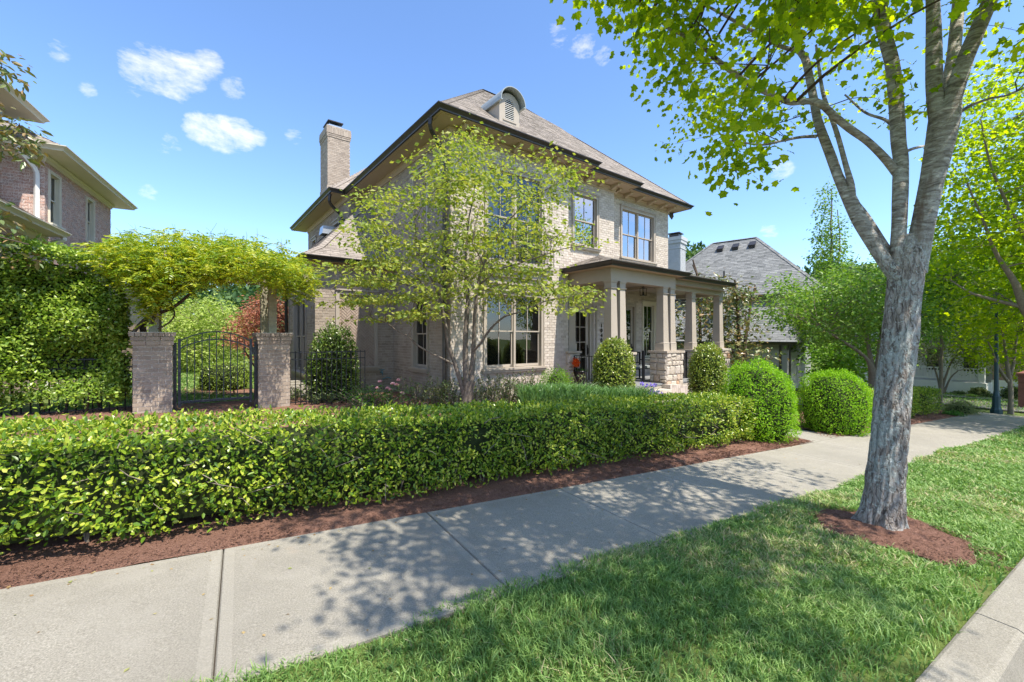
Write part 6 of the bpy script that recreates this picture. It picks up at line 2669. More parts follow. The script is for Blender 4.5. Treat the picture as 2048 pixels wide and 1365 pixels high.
# leafy trees filling the view along the street behind the trunk
for (px, py, Y, rx, rz, lf, lab, gx) in (
        (1705, 650, 21, 2.6, 2.6, 'l_mid', 'leafy green tree behind the spreading serviceberry', 1),
        (1880, 560, 17, 2.3, 2.2, 'l_mid', 'mid green tree just beyond the maple trunk', 2),
        (1960, 580, 27, 5.0, 3.2, 'l_mid', 'broad green tree beyond the street lamp', 3),
        (2060, 600, 21, 4.0, 4.0, 'l_maple', 'dense green tree at the far street corner', 4),
        (1668, 735, 18, .95, 1.1, 'l_bright', 'bright green low tree beside the gray garage', 5)):
    c = at(px, py, Y)
    bz_ = float(zg(c[0], c[1]))
    gy = 676 - bz_ / Y * 853
    tree('leafy_tree', lab, (px, gy), Y, [([(px, gy + 6, 9), (px + 3, (gy + py) / 2, 7), (px, py - 10, 4)], Y, Y)], [(tuple(c), (rx, rx * .9, rz), 1)], None,
         int(95 * rx * rz ** .5), 26, .32, lf, .17, .10, T_DIA, 'twig', 24, twig_r=.012)

# beyond the gate
tree('lime_green_tree', 'yellow-green rounded tree on the lawn beyond the garden gate', (405, 790), 19,
     [([(405, 800, 10), (408, 740, 8), (400, 690, 6), (395, 640, 3)], 19, 19), ([(408, 745, 6), (440, 700, 4), (455, 660, 3)], 19, 18.5), ([(404, 740, 6), (375, 700, 4), (355, 665, 3)], 19, 19)],
     [((-13.9, 19, .1), (3.0, 2.4, 2.1), 1)],
     [([(300, 700), (318, 640), (350, 612), (400, 597), (440, 603), (475, 625), (500, 660), (500, 720), (450, 735), (360, 735), (310, 730)], .95)], 460, 34, .27, 'l_lime', .13, .065, T_DIA, 'twig', 40)
tree('red_maple', 'dark red Japanese maple beyond the gate next to the house', (530, 790), 17,
     [([(528, 800, 9), (528, 750, 7), (525, 700, 5), (535, 650, 3)], 17, 17), ([(528, 760, 5), (500, 720, 4), (480, 690, 3)], 17, 16.6), ([(530, 750, 5), (560, 700, 4), (575, 650, 3)], 17, 17.2)],
     [((-9.9, 17, .1), (2.0, 1.6, 2.4), 1)],
     [([(452, 665), (480, 640), (500, 610), (520, 588), (545, 590), (580, 600), (600, 650), (600, 720), (560, 735), (515, 715), (500, 700), (460, 690)], .9)], 380, 32, .2, 'l_red', .11, .045, T_DIA, 'twig_dark', 40, flat=.4)


# ------------------------------------------------------------------ clipped shrubs
def shrub(name, label, c, rad, leaf, n, L, W, tmpl, group=None, cat='shrub', power=2.0, zmin=None, noise_amp=.10, depth=.16, core=.84, out=.8, rnd_seed=1, base_z=None, stem=True):
    """rounded leafy mass: leaves through the outer layer of a super-ellipsoid, lumps and hollows in it, a dark solid heart painted as inner shade"""
    c = np.array(c, float)
    rad = np.array(rad, float)
    bz_ = float(zg(c[0], c[1])) if base_z is None else base_z
    base = np.array([c[0], c[1], bz_])
    t = thing(name, label, cat, base, 0, group)
    d = rdir(n)
    k = (np.abs(d) ** power).sum(1) ** (-1.0 / power)
    S = d * k[:, None]
    P0 = S * rad
    lump = 1 + noise_amp * (vnoise(d[:, 0] * 2 + d[:, 2], d[:, 1] * 2 - d[:, 2] * .7, 1.7, rnd_seed) - .5) * 2 + noise_amp * .7 * (vnoise(d[:, 0] * 3 - d[:, 2], d[:, 1] * 3 + d[:, 2] * 1.3, 3.1, rnd_seed + 1) - .5) * 2
    lay = 1 - depth * rng.random(n) ** 1.3 + (rng.random(n) < .05) * rng.random(n) * .09
    P = P0 * (lump * lay)[:, None] + c
    ok = P[:, 2] > bz_ + .02
    P, d = P[ok], d[ok]
    m = len(P)
    Nn = unit(d / rad * rad.mean())
    D = Nn * .55 + rng.normal(size=(m, 3)) * .75
    D[:, 2] += .25
    Nf = Nn * out + rng.normal(size=(m, 3)) * .45 + np.array([0, 0, .35])
    V, F, r = leaves(P - base, D, Nf, L * rng.uniform(.6, 1.25, m), W * rng.uniform(.6, 1.25, m), tmpl)
    put('foliage', mesh_np('foliage', V, [F], M[leaf], r), t, 'stuff')
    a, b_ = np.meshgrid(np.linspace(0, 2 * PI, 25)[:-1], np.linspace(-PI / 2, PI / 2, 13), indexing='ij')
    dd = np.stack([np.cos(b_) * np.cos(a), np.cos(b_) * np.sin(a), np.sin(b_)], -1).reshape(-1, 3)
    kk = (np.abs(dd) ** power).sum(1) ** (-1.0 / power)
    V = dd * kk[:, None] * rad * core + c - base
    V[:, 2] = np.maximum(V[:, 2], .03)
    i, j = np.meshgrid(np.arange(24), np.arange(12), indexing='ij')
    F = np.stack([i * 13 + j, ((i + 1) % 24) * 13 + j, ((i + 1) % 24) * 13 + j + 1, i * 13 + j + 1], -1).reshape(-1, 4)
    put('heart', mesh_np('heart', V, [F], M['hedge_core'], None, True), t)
    return t


def shrub_px(name, label, x0, x1, y0, y1, Y, leaf, n, L, W, tmpl, ry=None, **kw):
    tx = ((x0 + x1) / 2 - 1024) / 853
    rx = (x1 - x0) / 2 * Y / 853 / math.sqrt(1 + tx * tx)
    rz = (y1 - y0) / 2 * Y / 853
    c = at((x0 + x1) / 2, (y0 + y1) / 2, Y)
    return shrub(name, label, c, (rx, ry or rx, rz), leaf, n, L, W, tmpl, **kw)


shrub_px('boxwood', 'large rounded bright green boxwood at the right end of the hedge', 1440, 1592, 726, 905, 8.1, 'l_box', 17000, .042, .020, T_DIA, power=2.3, cat='bush', noise_amp=.11, rnd_seed=3, depth=.16)
shrub_px('boxwood', 'clipped bright green boxwood globe across the entry walk', 1594, 1742, 741, 890, 9.3, 'l_box', 17000, .042, .020, T_DIA, power=2.4, cat='bush', noise_amp=.085, rnd_seed=9, depth=.15)
shrub_px('holly_bush', 'clipped egg-shaped holly in front of the first porch columns', 1186, 1268, 677, 830, 10.6, 'l_holly', 7000, .055, .030, T_ELL, power=2.3, cat='bush', noise_amp=.05, rnd_seed=12)
shrub_px('holly_bush', 'clipped egg-shaped holly right of the stone pier', 1377, 1452, 688, 825, 10.9, 'l_holly', 6500, .055, .030, T_ELL, power=2.3, cat='bush', noise_amp=.05, rnd_seed=15)
shrub_px('laurel_bush', 'tall rounded laurel beside the herringbone brick panel', 616, 716, 655, 850, 11.2, 'l_laurel', 7000, .085, .034, T_ELL, power=2.2, cat='bush', noise_amp=.12, rnd_seed=18)
shrub_px('spirea_bush', 'small bright lime-green shrub below the front window corner', 1076, 1148, 736, 815, 10.0, 'l_bright', 3600, .045, .02, T_DIA, cat='bush', noise_amp=.16, rnd_seed=21, depth=.35, core=.6)
shrub_px('clipped_shrub', 'dark clipped shrub on the mulch island inside the gate', 398, 500, 722, 795, 12.3, 'l_tall', 5000, .05, .026, T_DIA, power=3.5, cat='shrub', rnd_seed=24)
shrub_px('pale_shrub', 'loose pale spiraea shrub at the end of the second hedge', 1886, 1956, 802, 852, 13.9, 'l_pale', 4200, .05, .022, T_DIA, power=2.4, rnd_seed=27, depth=.4, core=.6, noise_amp=.16)
shrub_px('ground_cover_plant', 'low leafy green plant clump in front of the pale spiraea', 1876, 1934, 824, 850, 13.2, 'l_peony', 2200, .06, .03, T_DIA, rnd_seed=30, depth=.5, core=.5, noise_amp=.2)
shrub_px('round_bush', 'small clipped round bush across the side street', 1930, 1957, 790, 806, 22, 'l_lime', 1300, .07, .04, T_DIA, cat='bush', rnd_seed=33)
for q, (x0, x1, y0, y1, Y, lf, lab) in enumerate(((1900, 1935, 783, 797, 24, 'l_olive', 'first low shrub along the white house front'), (1935, 1980, 776, 797, 24, 'l_pale', 'pale shrub before the brick house base'),
                                      (1955, 2010, 788, 806, 22.5, 'l_olive', 'low dark clipped hedge beyond the round bush'), (2000, 2060, 774, 800, 22, 'l_olive', 'gray-green shrub by the brick mailbox'))):
    shrub_px('low_shrub', lab, x0, x1, y0, y1 + 8, Y, lf, 1600, .09, .05, T_DIA, rnd_seed=40 + q, depth=.3)


def hedge_box(name, label, s0, s1, n0, n1, h, leaf, dens, L, W, tmpl, origin_s, seed=5, top_jit=.05, gaps=0.0, shear=0.0):
    b = sn(origin_s, n0)
    base = np.array([b[0], b[1], float(zg(*b))])
    t = thing(name, label, 'hedge', base)
    faces = []
    Af, At, Ae = (s1 - s0) * h, (s1 - s0) * (n1 - n0), (n1 - n0) * h
    P, Nn = [], []
    for kind, A in (('front', Af), ('top', At), ('back', Af * .25), ('e0', Ae), ('e1', Ae)):
        m = int(A * dens)
        u_, v_ = rng.random(m), rng.random(m)
        if kind in ('front', 'back'):
            s, z = s0 + u_ * (s1 - s0), .06 + v_ * (h - .06)
            n = np.full(m, n0 if kind == 'front' else n1)
            no = np.tile([*(-WN if kind == 'front' else WN), .15], (m, 1))
        elif kind == 'top':
            s, n, z = s0 + u_ * (s1 - s0), n0 + v_ * (n1 - n0), np.full(m, h)
            no = np.tile([*(-WN * .15), 1.0], (m, 1))
        else:
            s, n, z = np.full(m, s0 if kind == 'e0' else s1), n0 + u_ * (n1 - n0), .1 + v_ * (h - .1)
            no = np.tile([*(WS * (-1 if kind == 'e0' else 1)), .2], (m, 1))
        q = np.stack([s, n, z], -1)
        # lumps, rounded shoulders, hollows
        lum = (vnoise(s * 1.0 + n, z + n * 2, 1.5, seed) - .5) * .16 + (vnoise(s + z, z * 1.3 - n, 4.3, seed + 1) - .5) * .14
        dep = lum - .13 * rng.random(m) ** 1.4
        if kind in ('front', 'back'):
            sg = -1 if kind == 'front' else 1
            sh = np.clip((z - (h - .16)) / .16, 0, 1) ** 2 * .12
            under = np.clip((.30 - z) / .28, 0, 1) ** 1.5 * .13
            q[:, 1] += sg * (dep - sh - under)
            keep = rng.random(m) > np.clip((.14 - z) * 3.0, 0, .5)
        elif kind == 'top':
            q[:, 2] += lum * .45 - .07 * rng.random(m) ** 1.4 + rng.random(m) ** 6 * top_jit
            keep = np.ones(m, bool)
        else:
            q[:, 0] += (-1 if kind == 'e0' else 1) * dep
            keep = np.ones(m, bool)
        if gaps:
            keep &= ~((vnoise(s + 5, z * 1.6 + n, 2.9, seed + 3) < gaps) & (rng.random(m) < .75))
        P.append(q[keep])
        Nn.append(no[keep])
    q, Nn = np.concatenate(P), np.concatenate(Nn)
    q[:, 1] += shear * np.minimum(q[:, 0] - 6, 0)
    X = WS[0] * q[:, 0] + WN[0] * q[:, 1]
    Y = WS[1] * q[:, 0] + WN[1] * q[:, 1]
    P = np.stack([X, Y, zg(X, Y) + q[:, 2]], -1)
    m = len(P)
    D = Nn * .45 + rng.normal(size=(m, 3)) * .7
    D[:, 2] += .30
    Nf = Nn * .55 + rng.normal(size=(m, 3)) * .45 + np.array([0, 0, .85])
    V, F, r = leaves(P - base, D, Nf, L * rng.uniform(.45, 1.3, m), W * rng.uniform(.6, 1.2, m), tmpl)
    put('foliage', mesh_np('foliage', V, [F], M[leaf], r), t, 'stuff')
    # dark solid heart painted as inner shade, and stems
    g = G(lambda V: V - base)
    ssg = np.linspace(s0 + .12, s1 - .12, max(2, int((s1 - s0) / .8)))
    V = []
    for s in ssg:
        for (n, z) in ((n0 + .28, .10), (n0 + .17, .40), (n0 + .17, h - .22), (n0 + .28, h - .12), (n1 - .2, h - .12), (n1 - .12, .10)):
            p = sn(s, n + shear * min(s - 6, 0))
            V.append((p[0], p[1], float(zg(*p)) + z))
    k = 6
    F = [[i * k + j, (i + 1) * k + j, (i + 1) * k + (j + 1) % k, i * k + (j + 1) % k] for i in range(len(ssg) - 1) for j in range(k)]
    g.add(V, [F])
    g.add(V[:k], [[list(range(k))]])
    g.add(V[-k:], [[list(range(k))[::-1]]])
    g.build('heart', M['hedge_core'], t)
    g = G(lambda V: V - base)
    for s in np.arange(s0 + .2, s1, .16):
        n = n0 + .25 + random.random() * .4 + shear * min(s - 6, 0)
        p = sn(s, n)
        z = float(zg(*p))
        q = np.array([p[0], p[1], z - .02])
        for _ in range(2):
            e = np.array([random.uniform(-.16, .16), random.uniform(-.16, .12), random.uniform(.2, .36)])
            g.tube([q, q + e * .5 + rng.normal(size=3) * .02, q + e], [.010, .008, .005], 5, False)
    for _ in range(int((s1 - s0) * 12)):                      # bare twigs showing among the leaves
        s, z = random.uniform(s0, s1), random.uniform(.15, h)
        p = sn(s, n0 + random.uniform(-.03, .06) + shear * min(s - 6, 0))
        q = np.array([p[0], p[1], float(zg(*p)) + z])
        e = rng.normal(size=3) * np.array([.10, .10, .06])
        g.tube([q, q + e * .5 + rng.normal(size=3) * .012, q + e], [.0035, .003, .002], 4, False)
    g.build('stems', M['twig'], t, 'stuff')
    return t


hedge_box('clipped_hedge', 'long waist-high clipped holly hedge along the pavement', -5.6, 7.55, 4.0, 4.92, .80, 'l_hedge', 2300, .046, .024, T_ELL, 3.0, gaps=.24, shear=.018)
hedge_box('clipped_hedge', 'short clipped hedge past the boxwood globe, half hidden by the maple trunk', 12.7, 18.3, 4.0, 4.8, .80, 'l_hedge', 1300, .055, .030, T_DIA, 13, seed=15)

# tall hedge on the left, grown over the fence
def tall_hedge():
    base = garden(-2.6, 11.0)
    t = thing('tall_hedge', 'tall clipped dark green hedge between the red brick house and the gate pillar', 'hedge', base)
    m = 42000
    a = rng.uniform(-5.2, -.95, m)
    top = 1.66 - .30 * np.clip((a + 2.2) / 1.3, 0, 1) ** 1.5 - .55 * np.clip((a + 1.55) / .6, 0, 1) ** 2
    z = -1.25 + (top + 1.25) * rng.random(m) ** .92
    front = rng.random(m) < .78
    lum = (vnoise(a, z, 1.4, 61) - .5) * .45 + (vnoise(a, z, 3.7, 62) - .5) * .25
    b = np.where(front, 10.78 - lum + .22 * rng.random(m) ** 1.3, 10.9 + rng.random(m) * .8)
    z = np.where(front, z, top + lum * .4 - .1 * rng.random(m))
    end = rng.random(m) < .14
    a = np.where(end, -.95 + lum * .5 - .15 * rng.random(m), a)
    b = np.where(end, 10.8 + rng.random(m) * .9, b)
    z = np.where(end, -1.2 + 1.95 * rng.random(m), z)
    hole = (vnoise(a, z, 2.4, 66) < .17) & (z < .1) & (rng.random(m) < .8)
    ok = ~hole & ((z > -1.22 + .22 * vnoise(a, a, 2.0, 67)) | (rng.random(m) < .35))
    a, b, z = a[ok], b[ok], z[ok]
    m = len(a)
    P = np.concatenate([U[None] * a[:, None] + VV[None] * b[:, None], z[:, None]], 1)
    out = np.array([*(-VV), .35])
    D = out * .5 + rng.normal(size=(m, 3)) * .7
    Nf = out * .5 + rng.normal(size=(m, 3)) * .5 + np.array([0, 0, .8])
    V, F, r = leaves(P - base, D, Nf, .075 * rng.uniform(.6, 1.2, m), .042 * rng.uniform(.6, 1.2, m), T_ELL)
    put('foliage', mesh_np('foliage', V, [F], M['l_tall'], r), t, 'stuff')
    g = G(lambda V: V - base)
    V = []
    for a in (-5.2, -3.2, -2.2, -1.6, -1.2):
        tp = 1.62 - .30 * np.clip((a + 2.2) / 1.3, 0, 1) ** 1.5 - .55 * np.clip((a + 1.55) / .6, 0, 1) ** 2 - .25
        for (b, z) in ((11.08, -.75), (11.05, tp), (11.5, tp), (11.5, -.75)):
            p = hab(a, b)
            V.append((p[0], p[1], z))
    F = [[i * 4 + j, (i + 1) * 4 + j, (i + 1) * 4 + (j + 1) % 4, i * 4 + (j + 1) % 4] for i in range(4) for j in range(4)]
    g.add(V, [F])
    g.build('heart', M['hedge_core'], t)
    g = G(lambda V: V - base)
    for a in np.arange(-4.6, -1.0, .28):
        p = hab(a + random.uniform(-.1, .1), 11.1 + random.uniform(-.1, .2))
        q = np.array([p[0], p[1], float(zg(*p)) - .03])
        g.tube([q, q + (random.uniform(-.1, .1), 0, .4), q + (random.uniform(-.2, .2), 0, .9)], [.025, .02, .012], 6, False)
    g.build('stems', M['twig_dark'], t, 'stuff')


tall_hedge()

# magnolia at the left edge
b3 = np.array([-9.1, 6.2, float(zg(-9.1, 6.2))])
tree('magnolia_tree', 'dark glossy magnolia reaching in at the left edge of the view', (0, 0), 0,
     [([(-210, 860, 34), (-200, 700, 28), (-190, 500, 22), (-170, 300, 14), (-150, 120, 8)], 6.2, 6.4),
      ([(-195, 560, 14), (-110, 480, 9), (-30, 470, 6), (60, 490, 3)], 6.3, 6.6),
      ([(-180, 400, 12), (-90, 310, 7), (0, 268, 5), (70, 270, 2)], 6.3, 6.7),
      ([(-160, 220, 8), (-80, 160, 5), (0, 135, 3)], 6.3, 6.6)],
     [((-10.6, 6.9, 1.8), (1.7, 1.3, 3.2), 1), ((-7.85, 6.65, 3.12), (.62, .4, .34), .22), ((-7.95, 6.65, 4.2), (.5, .4, .3), .14), ((-8.35, 6.85, 1.6), (.6, .4, .42), .16)],
     [([(-30, 232), (0, 228), (45, 245), (88, 268), (80, 290), (50, 305), (10, 300), (-30, 310)], .95),
      ([(-30, 118), (10, 120), (28, 132), (25, 150), (-30, 155)], .9),
      ([(-30, 430), (0, 430), (60, 440), (100, 480), (105, 520), (60, 545), (0, 600), (-30, 620)], .85),
      ],
     260, 15, .12, 'l_mag', .13, .05, T_ELL, 'twig_dark', 30, twig_r=.007, flat=.8)

# wisteria over the arbour
def wisteria():
    base = garden(-.75, 10.35)
    t = thing('wisteria_vine', 'mass of yellow-green wisteria sprawling over the timber arbour', 'vine', base)
    mask = [([(186, 492), (205, 468), (235, 458), (300, 466), (345, 464), (420, 476), (480, 478), (530, 492), (575, 498), (618, 512), (642, 545), (640, 575), (615, 592), (585, 600), (560, 585), (548, 562), (520, 548), (470, 552), (430, 562), (400, 575), (375, 575), (355, 600), (340, 625), (318, 630), (296, 612), (290, 580), (262, 556), (232, 545), (200, 520)], 1.0),
            ([(470, 540), (540, 535), (540, 562), (470, 562)], .3),
            ([(275, 570), (360, 575), (345, 610), (330, 645), (296, 640)], .9)]
    c0 = hab(.5, 11.3)
    c = crown_pts(2000, [((c0[0] - .3, c0[1], 1.62), (2.3, 1.35, .62), 1.0), ((c0[0] - 1.5, c0[1] - .8, 1.15), (.9, .7, .8), .5), ((c0[0] + 1.4, c0[1] + .6, 1.3), (.7, .8, .6), .22), ((*hab(.35, 10.35), 1.42), (1.9, 1.35, .55), .8), ((*hab(-.9, 10.2), 1.0), (.75, .5, .8), .3), ((*hab(-.72, 10.55), .85), (.45, .4, .55), .3)], mask)
    # pinnate leaves: leaflets in pairs along a rachis
    P, D, N2 = [], [], []
    for q in c:
        for _ in range(3):
            d = unit(np.array([[rng.normal(), rng.normal() - .25, rng.normal() * .35 - .18]]))[0]
            s = unit(np.cross(d, [0, 0, 1.0])[None])[0]
            st = q + rng.normal(size=3) * .07
            Lr = rng.uniform(.13, .24)
            for k in range(6):
                p = st + d * Lr * (k / 5) + np.array([0, 0, -.04 * (k / 5) ** 2])
                for sg in (-1, 1):
                    P.append(p)
                    D.append(d * .55 + s * sg + np.array([0, 0, -.22]))
                    N2.append(np.array([.1, -.5, .75]) + rng.normal(size=3) * .6)
    P, D, N2 = np.array(P), np.array(D), np.array(N2)
    m = len(P)
    rr_ = np.repeat(rng.random(m // 12 + 1), 12)[:m] * .7 + rng.random(m) * .3
    V, F, r = leaves(P - base, D, N2, .075 * rng.uniform(.7, 1.25, m), .026 * rng.uniform(.8, 1.2, m), T_DIA, None, rr_)
    put('foliage', mesh_np('foliage', V, [F], M['l_wist'], r), t, 'stuff')
    g = G(lambda V: V - base)

    def vine(lst, y0, y1):
        P, R = trace(lst, y0, y1)
        P, R = spline(P, R, .05)
        P = P + (np.stack([vnoise(P[:, 2], P[:, 0], 3, 5), vnoise(P[:, 0], P[:, 2], 3, 6), vnoise(P[:, 0] + 4, P[:, 2], 3, 7)], -1) - .5) * .05
        V, F = tube_np(P, R, 8)
        g.add(V, [F])
    vine([(300, 830, 14), (298, 720, 14), (290, 668, 14), (290, 648, 14), (305, 628, 14), (322, 605, 13), (325, 575, 12), (310, 540, 8), (290, 510, 5)], 9.0, 8.5)
    vine([(268, 664, 10), (282, 646, 10), (300, 632, 9), (330, 622, 9), (350, 612, 8), (372, 595, 7), (400, 570, 5), (440, 545, 4)], 8.1, 8.8)
    vine([(305, 650, 7), (312, 620, 8), (330, 590, 9), (345, 560, 8), (380, 530, 5)], 8.0, 8.5)
    vine([(318, 660, 4), (338, 648, 4), (349, 630, 4), (343, 605, 3), (360, 580, 3)], 8.1, 8.5)
    vine([(330, 560, 6), (420, 520, 5), (520, 525, 5), (600, 545, 3)], 8.5, 9.5)
    for _ in range(26):                                    # wispy runners above the mass
        x = random.uniform(210, 610)
        y = 470 + max(0, x - 480) * .3
        vine([(x, y + 14, .9), (x + random.uniform(-8, 8), y - 2, .7), (x + random.uniform(-18, 18), y - random.uniform(6, 26), .35)], 8.6, 8.6)
    g.build('stem', M['twig_dark'], t, smooth=True)


wisteria()


# ------------------------------------------------------------------ borders along the house
def stem_plant(name, label, x, y0, y1, Y, w, leaf, n_st, L, W, tmpl, group=None, cat='plant', up=.8, per=16):
    """upright stems with leaves up them; x, y in the picture give where it stands"""
    b = at(x, y1, Y)
    b[2] = float(zg(b[0], b[1])) + .02
    H = (676 - y0) / 853 * Y - b[2]
    t = thing(name, label, cat, b, 0, group)
    g = G()
    P, D = [], []
    for _ in range(n_st):
        h = H * rng.uniform(.55, 1.05)
        o = np.array([rng.normal() * w * .25, rng.normal() * w * .22, 0])
        e = o + np.array([rng.normal() * w * .32, rng.normal() * w * .25, h])
        m_ = (o + e) / 2 + rng.normal(size=3) * .03
        g.tube([o, m_, e], [.008, .006, .003], 4, False)
        for k in range(per):
            f = .15 + .85 * k / per
            p = (1 - f) ** 2 * o + 2 * f * (1 - f) * m_ + f * f * e
            a = k * 2.4 + rng.normal() * .3
            P.append(p)
            D.append((math.cos(a), math.sin(a), up))
    g.build('stems', M['twig'], t, 'stuff')
    P, D = np.array(P), np.array(D)
    m = len(P)
    V, F, r = leaves(P, D, np.array([0, 0, 1.0]) + rng.normal(size=(m, 3)) * .4, L * rng.uniform(.7, 1.2, m), W * rng.uniform(.7, 1.2, m), tmpl)
    put('foliage', mesh_np('foliage', V, [F], M[leaf], r), t, 'stuff')
    return t


for q, (x, y0, Y, lab) in enumerate(((845, 752, 10.2, 'low dark laurel under the side window'), (880, 758, 10.1, 'low laurel left of the dogwood trunk'), (905, 768, 10.0, 'short laurel at the foot of the dogwood'), (960, 757, 10.3, 'small laurel just right of the dogwood trunk'),
                              (985, 748, 10.4, 'olive-green laurel below the left half of the front window'), (1012, 752, 10.5, 'olive-green laurel below the middle of the front window'), (1040, 745, 10.6, 'tallest olive-green laurel below the front window'), (1066, 742, 10.8, 'olive-green laurel beside the bright lime shrub'),
                              (1170, 748, 11.0, 'grayish laurel left of the egg-shaped holly'), (590, 775, 10.6, 'thin laurel behind the right gate pillar'), (640, 790, 10.2, 'low laurel at the foot of the tall rounded one'))):
    stem_plant('laurel_shrub', lab, x, y0 - 4, 800, Y, .62, 'l_olive', 24, .10, .034, T_LONG, 'low laurels along the house wall', 'shrub')

# peony with pink blooms
pe = stem_plant('peony_plant', 'leafy peony clump with pale pink flowers', 745, 768, 810, 9.9, 1.3, 'l_peony', 60, .11, .035, T_LONG, None, 'plant', .5, 14)
b = at(745, 810, 9.9)
b[2] = float(zg(b[0], b[1])) + .02
for (x, y) in ((760, 765), (786, 769), (793, 771), (755, 778), (775, 778), (781, 781), (805, 788), (797, 762)):
    p = at(x, y, 9.75) - b
    g = G()
    m = 26
    d = rdir(m)
    d[:, 2] = np.abs(d[:, 2])
    leaves(p + d * .01, d + (0, 0, .3), rdir(m), .052, .045, T_DIA, g)
    o = g.build('flower', M['pink'], pe)


def blades(name, label, x0, x1, y0, Y0, Y1, n, leaf, cat='plant', w=.012):
    b = at((x0 + x1) / 2, 800, (Y0 + Y1) / 2)
    b[2] = float(zg(b[0], b[1]))
    t = thing(name, label, cat, b)
    px = rng.uniform(x0, x1, n)
    Y = rng.uniform(Y0, Y1, n)
    X = (px - 1024) / 853 * Y
    z0 = zg(X, Y)
    H = ((676 - y0) / 853 * Y - z0) * rng.uniform(.6, 1.05, n)
    la = rng.random(n) * 2 * PI
    le = H * rng.uniform(.08, .5, n)
    dx, dy = np.cos(la) * le, np.sin(la) * le
    fa = rng.random(n) * PI
    sd = np.stack([np.cos(fa) * w, np.sin(fa) * w, 0 * fa], -1)
    B = np.stack([X, Y, z0], -1)
    m1 = B + np.stack([dx * .15, dy * .15, H * .5], -1)
    m2 = B + np.stack([dx * .55, dy * .55, H * .88], -1)
    tip = B + np.stack([dx * 1.2, dy * 1.2, H * .98], -1)
    V = np.stack([B - sd * .6, B + sd * .6, m1 - sd, m1 + sd, m2 - sd * .7, m2 + sd * .7, tip], 1).reshape(-1, 3) - b
    o = np.arange(n)[:, None] * 7
    r = rng.random(n)
    me = mesh_np('blades', V, [o + np.array([[0, 1, 3, 2]]), o + np.array([[2, 3, 5, 4]]), o + np.array([[4, 5, 6]])], M[leaf], np.concatenate([r, r, r]))
    put('blades', me, t, 'stuff')
    return t, b


ir, ib = blades('iris_clump', 'long clump of fine upright iris leaves behind the hedge', 1045, 1175, 766, 8.4, 9.6, 2600, 'l_iris')
ir2, ib2 = blades('iris_clump', 'iris leaves with violet flowers in front of the porch steps', 1165, 1300, 772, 8.6, 9.6, 2200, 'l_iris')
for (x, y) in [(1108, 789), (1284, 768), (1292, 771), (1302, 770), (1310, 771), (1300, 786), (1308, 787), (1316, 785), (1322, 788), (1298, 790), (1314, 791), (1304, 781)]:
    par, pb = (ir, ib) if x < 1150 else (ir2, ib2)
    p = at(x, y, 9.0) - pb
    g = G()
    m = 18
    d = rdir(m)
    leaves(p + d * .008, d, rdir(m), .048, .03, T_DIA, g)
    g.build('flower', M['violet'], par)

# ------------------------------------------------------------------ fallen leaves and seeds on the paving
m = 260
s = rng.uniform(-2.5, 9, m)
n = np.where(rng.random(m) < .5, PAVE_IN - np.abs(rng.normal(0, .12, m)), rng.uniform(PAVE_OUT, PAVE_IN, m))
X, Y = WS[0] * s + WN[0] * n, WS[1] * s + WN[1] * n
P = np.stack([X, Y, zg(X, Y) + .004], -1)
D = rdir(m)
D[:, 2] *= .12
V, F, r = leaves(P, D, rdir(m) * .3 + np.array([0, 0, 1.0]), .012 + .03 * rng.random(m) ** 2, .008 + .014 * rng.random(m), T_DIA)
tag(put('leaf_litter', mesh_np('leaf_litter', V, [F], m_leaf('dry_leaf', [(.16, .09, .04), (.30, .20, .09), (.38, .32, .16), (.20, .24, .07)], .8, .2, .1), r)), kind='stuff')

# ------------------------------------------------------------------ hills and far woods
az = np.radians(np.linspace(-60, 62, 90))
rad_ = np.array([75, 95, 115, 140, 175, 230, 320])
px_k = [-1.6, -.80, -.70, -.60, -.50, -.2, .2, .36, .44, .52, .62, .72, .85, 1.1, 1.8]
hh_k = [5, 3, 4.5, 7.5, 8.5, 14, 20, 21, 21, 14, 11, 12, 11, 10, 8]
V = []
for a in az:
    hgt = np.interp(math.tan(a), px_k, hh_k)
    for k, r in enumerate(rad_):
        s = math.sin(math.pi / 2 * min(1, max(0, (r - 75) / 65)))
        x, y = math.sin(a) * r, math.cos(a) * r
        z = float(zg(x, y)) - .3 + (hgt + 3.4) * s + (4 if k > 3 else 0) * .6 * (vnoise(x, y, .02, 3))
        V.append((x, y, z - (0 if k < 5 else (k - 4) * 6)))
nr = len(rad_)
F = [[i * nr + j, (i + 1) * nr + j, (i + 1) * nr + j + 1, i * nr + j + 1] for i in range(len(az) - 1) for j in range(nr - 1)]
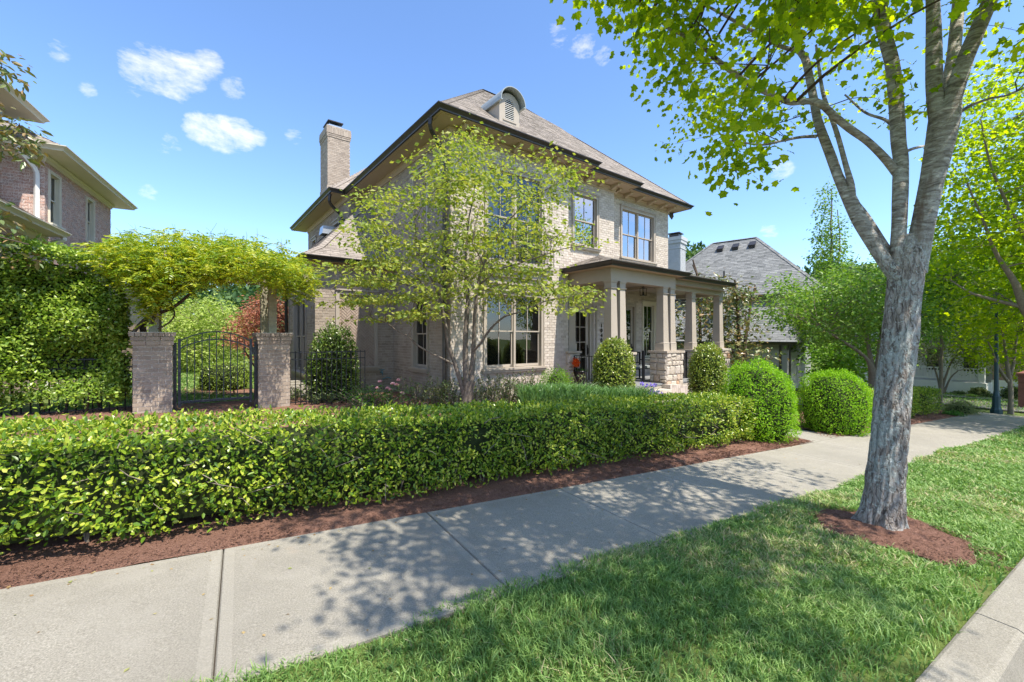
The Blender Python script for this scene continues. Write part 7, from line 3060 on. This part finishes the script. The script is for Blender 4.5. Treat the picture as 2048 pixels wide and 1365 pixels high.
tag(put('hill', mesh_np('hill', np.array(V), [F], M['hill'], None, True)), kind='structure')
m = 620
aa_ = np.radians(rng.uniform(-58, 60, m))
rr_ = rng.uniform(85, 145, m)
ht = np.interp(np.tan(aa_), px_k, hh_k)
cx, cy = np.sin(aa_) * rr_, np.cos(aa_) * rr_
cz = zg(cx, cy) - .3 + (ht + 3.4) * np.sin(np.pi / 2 * np.clip((rr_ - 75) / 65, 0, 1))
P, R = [], []
for k in range(m):
    hgt, wd = rng.uniform(4.0, 7.5), rng.uniform(2.0, 3.6)
    n = 70
    d = rdir(n) * (rng.random(n) ** .35)[:, None]
    P.append(np.array([cx[k], cy[k], cz[k] + hgt * .6]) + d * (wd, wd, hgt * .5))
    R.append(np.full(n, rng.random()) * .6 + rng.random(n) * .4)
P, R = np.concatenate(P), np.concatenate(R)
n = len(P)
V, F, r = leaves(P, rdir(n), rdir(n), rng.uniform(.9, 1.7, n), rng.uniform(.7, 1.2, n), T_DIA, None, R)
tag(put('far_woods', mesh_np('far_woods', V, [F], M['l_wood'], r)), kind='stuff')
# mulch island and stone steps inside the gate
isl = G()
c = hab(.55, 13.3)
c = at(455, 800, 12.2)[:2]
V = [(c[0], c[1], float(zg(*c)) + .06)]
for k in range(28):
    q = k / 28 * 2 * PI
    p = c + np.array([math.cos(q) * 1.25, math.sin(q) * .9])
    V.append((p[0], p[1], float(zg(*p)) - .02))
isl.add(V, [[[0, 1 + k, 1 + (k + 1) % 28] for k in range(28)]])
tag(isl.build('mulch_island', M['mulch']), kind='structure')
sp = hab(2.45, 14.0)
stt = thing('garden_steps', 'flight of pale stone garden steps inside the gate', 'steps', (sp[0], sp[1], float(zg(*sp))), ROT_H)
for k in range(6):
    g = G()
    g.box(-.75, .45, -1.4 + k * .36, -1.4 + (k + 1) * .36 - .006, -.2, .02 + .045 * k)
    g.build('step', M['concrete'], stt)
print('objects', len(bpy.data.objects), 'tris', sum(len(m_.loops) - 2 * len(m_.polygons) for m_ in bpy.data.meshes))
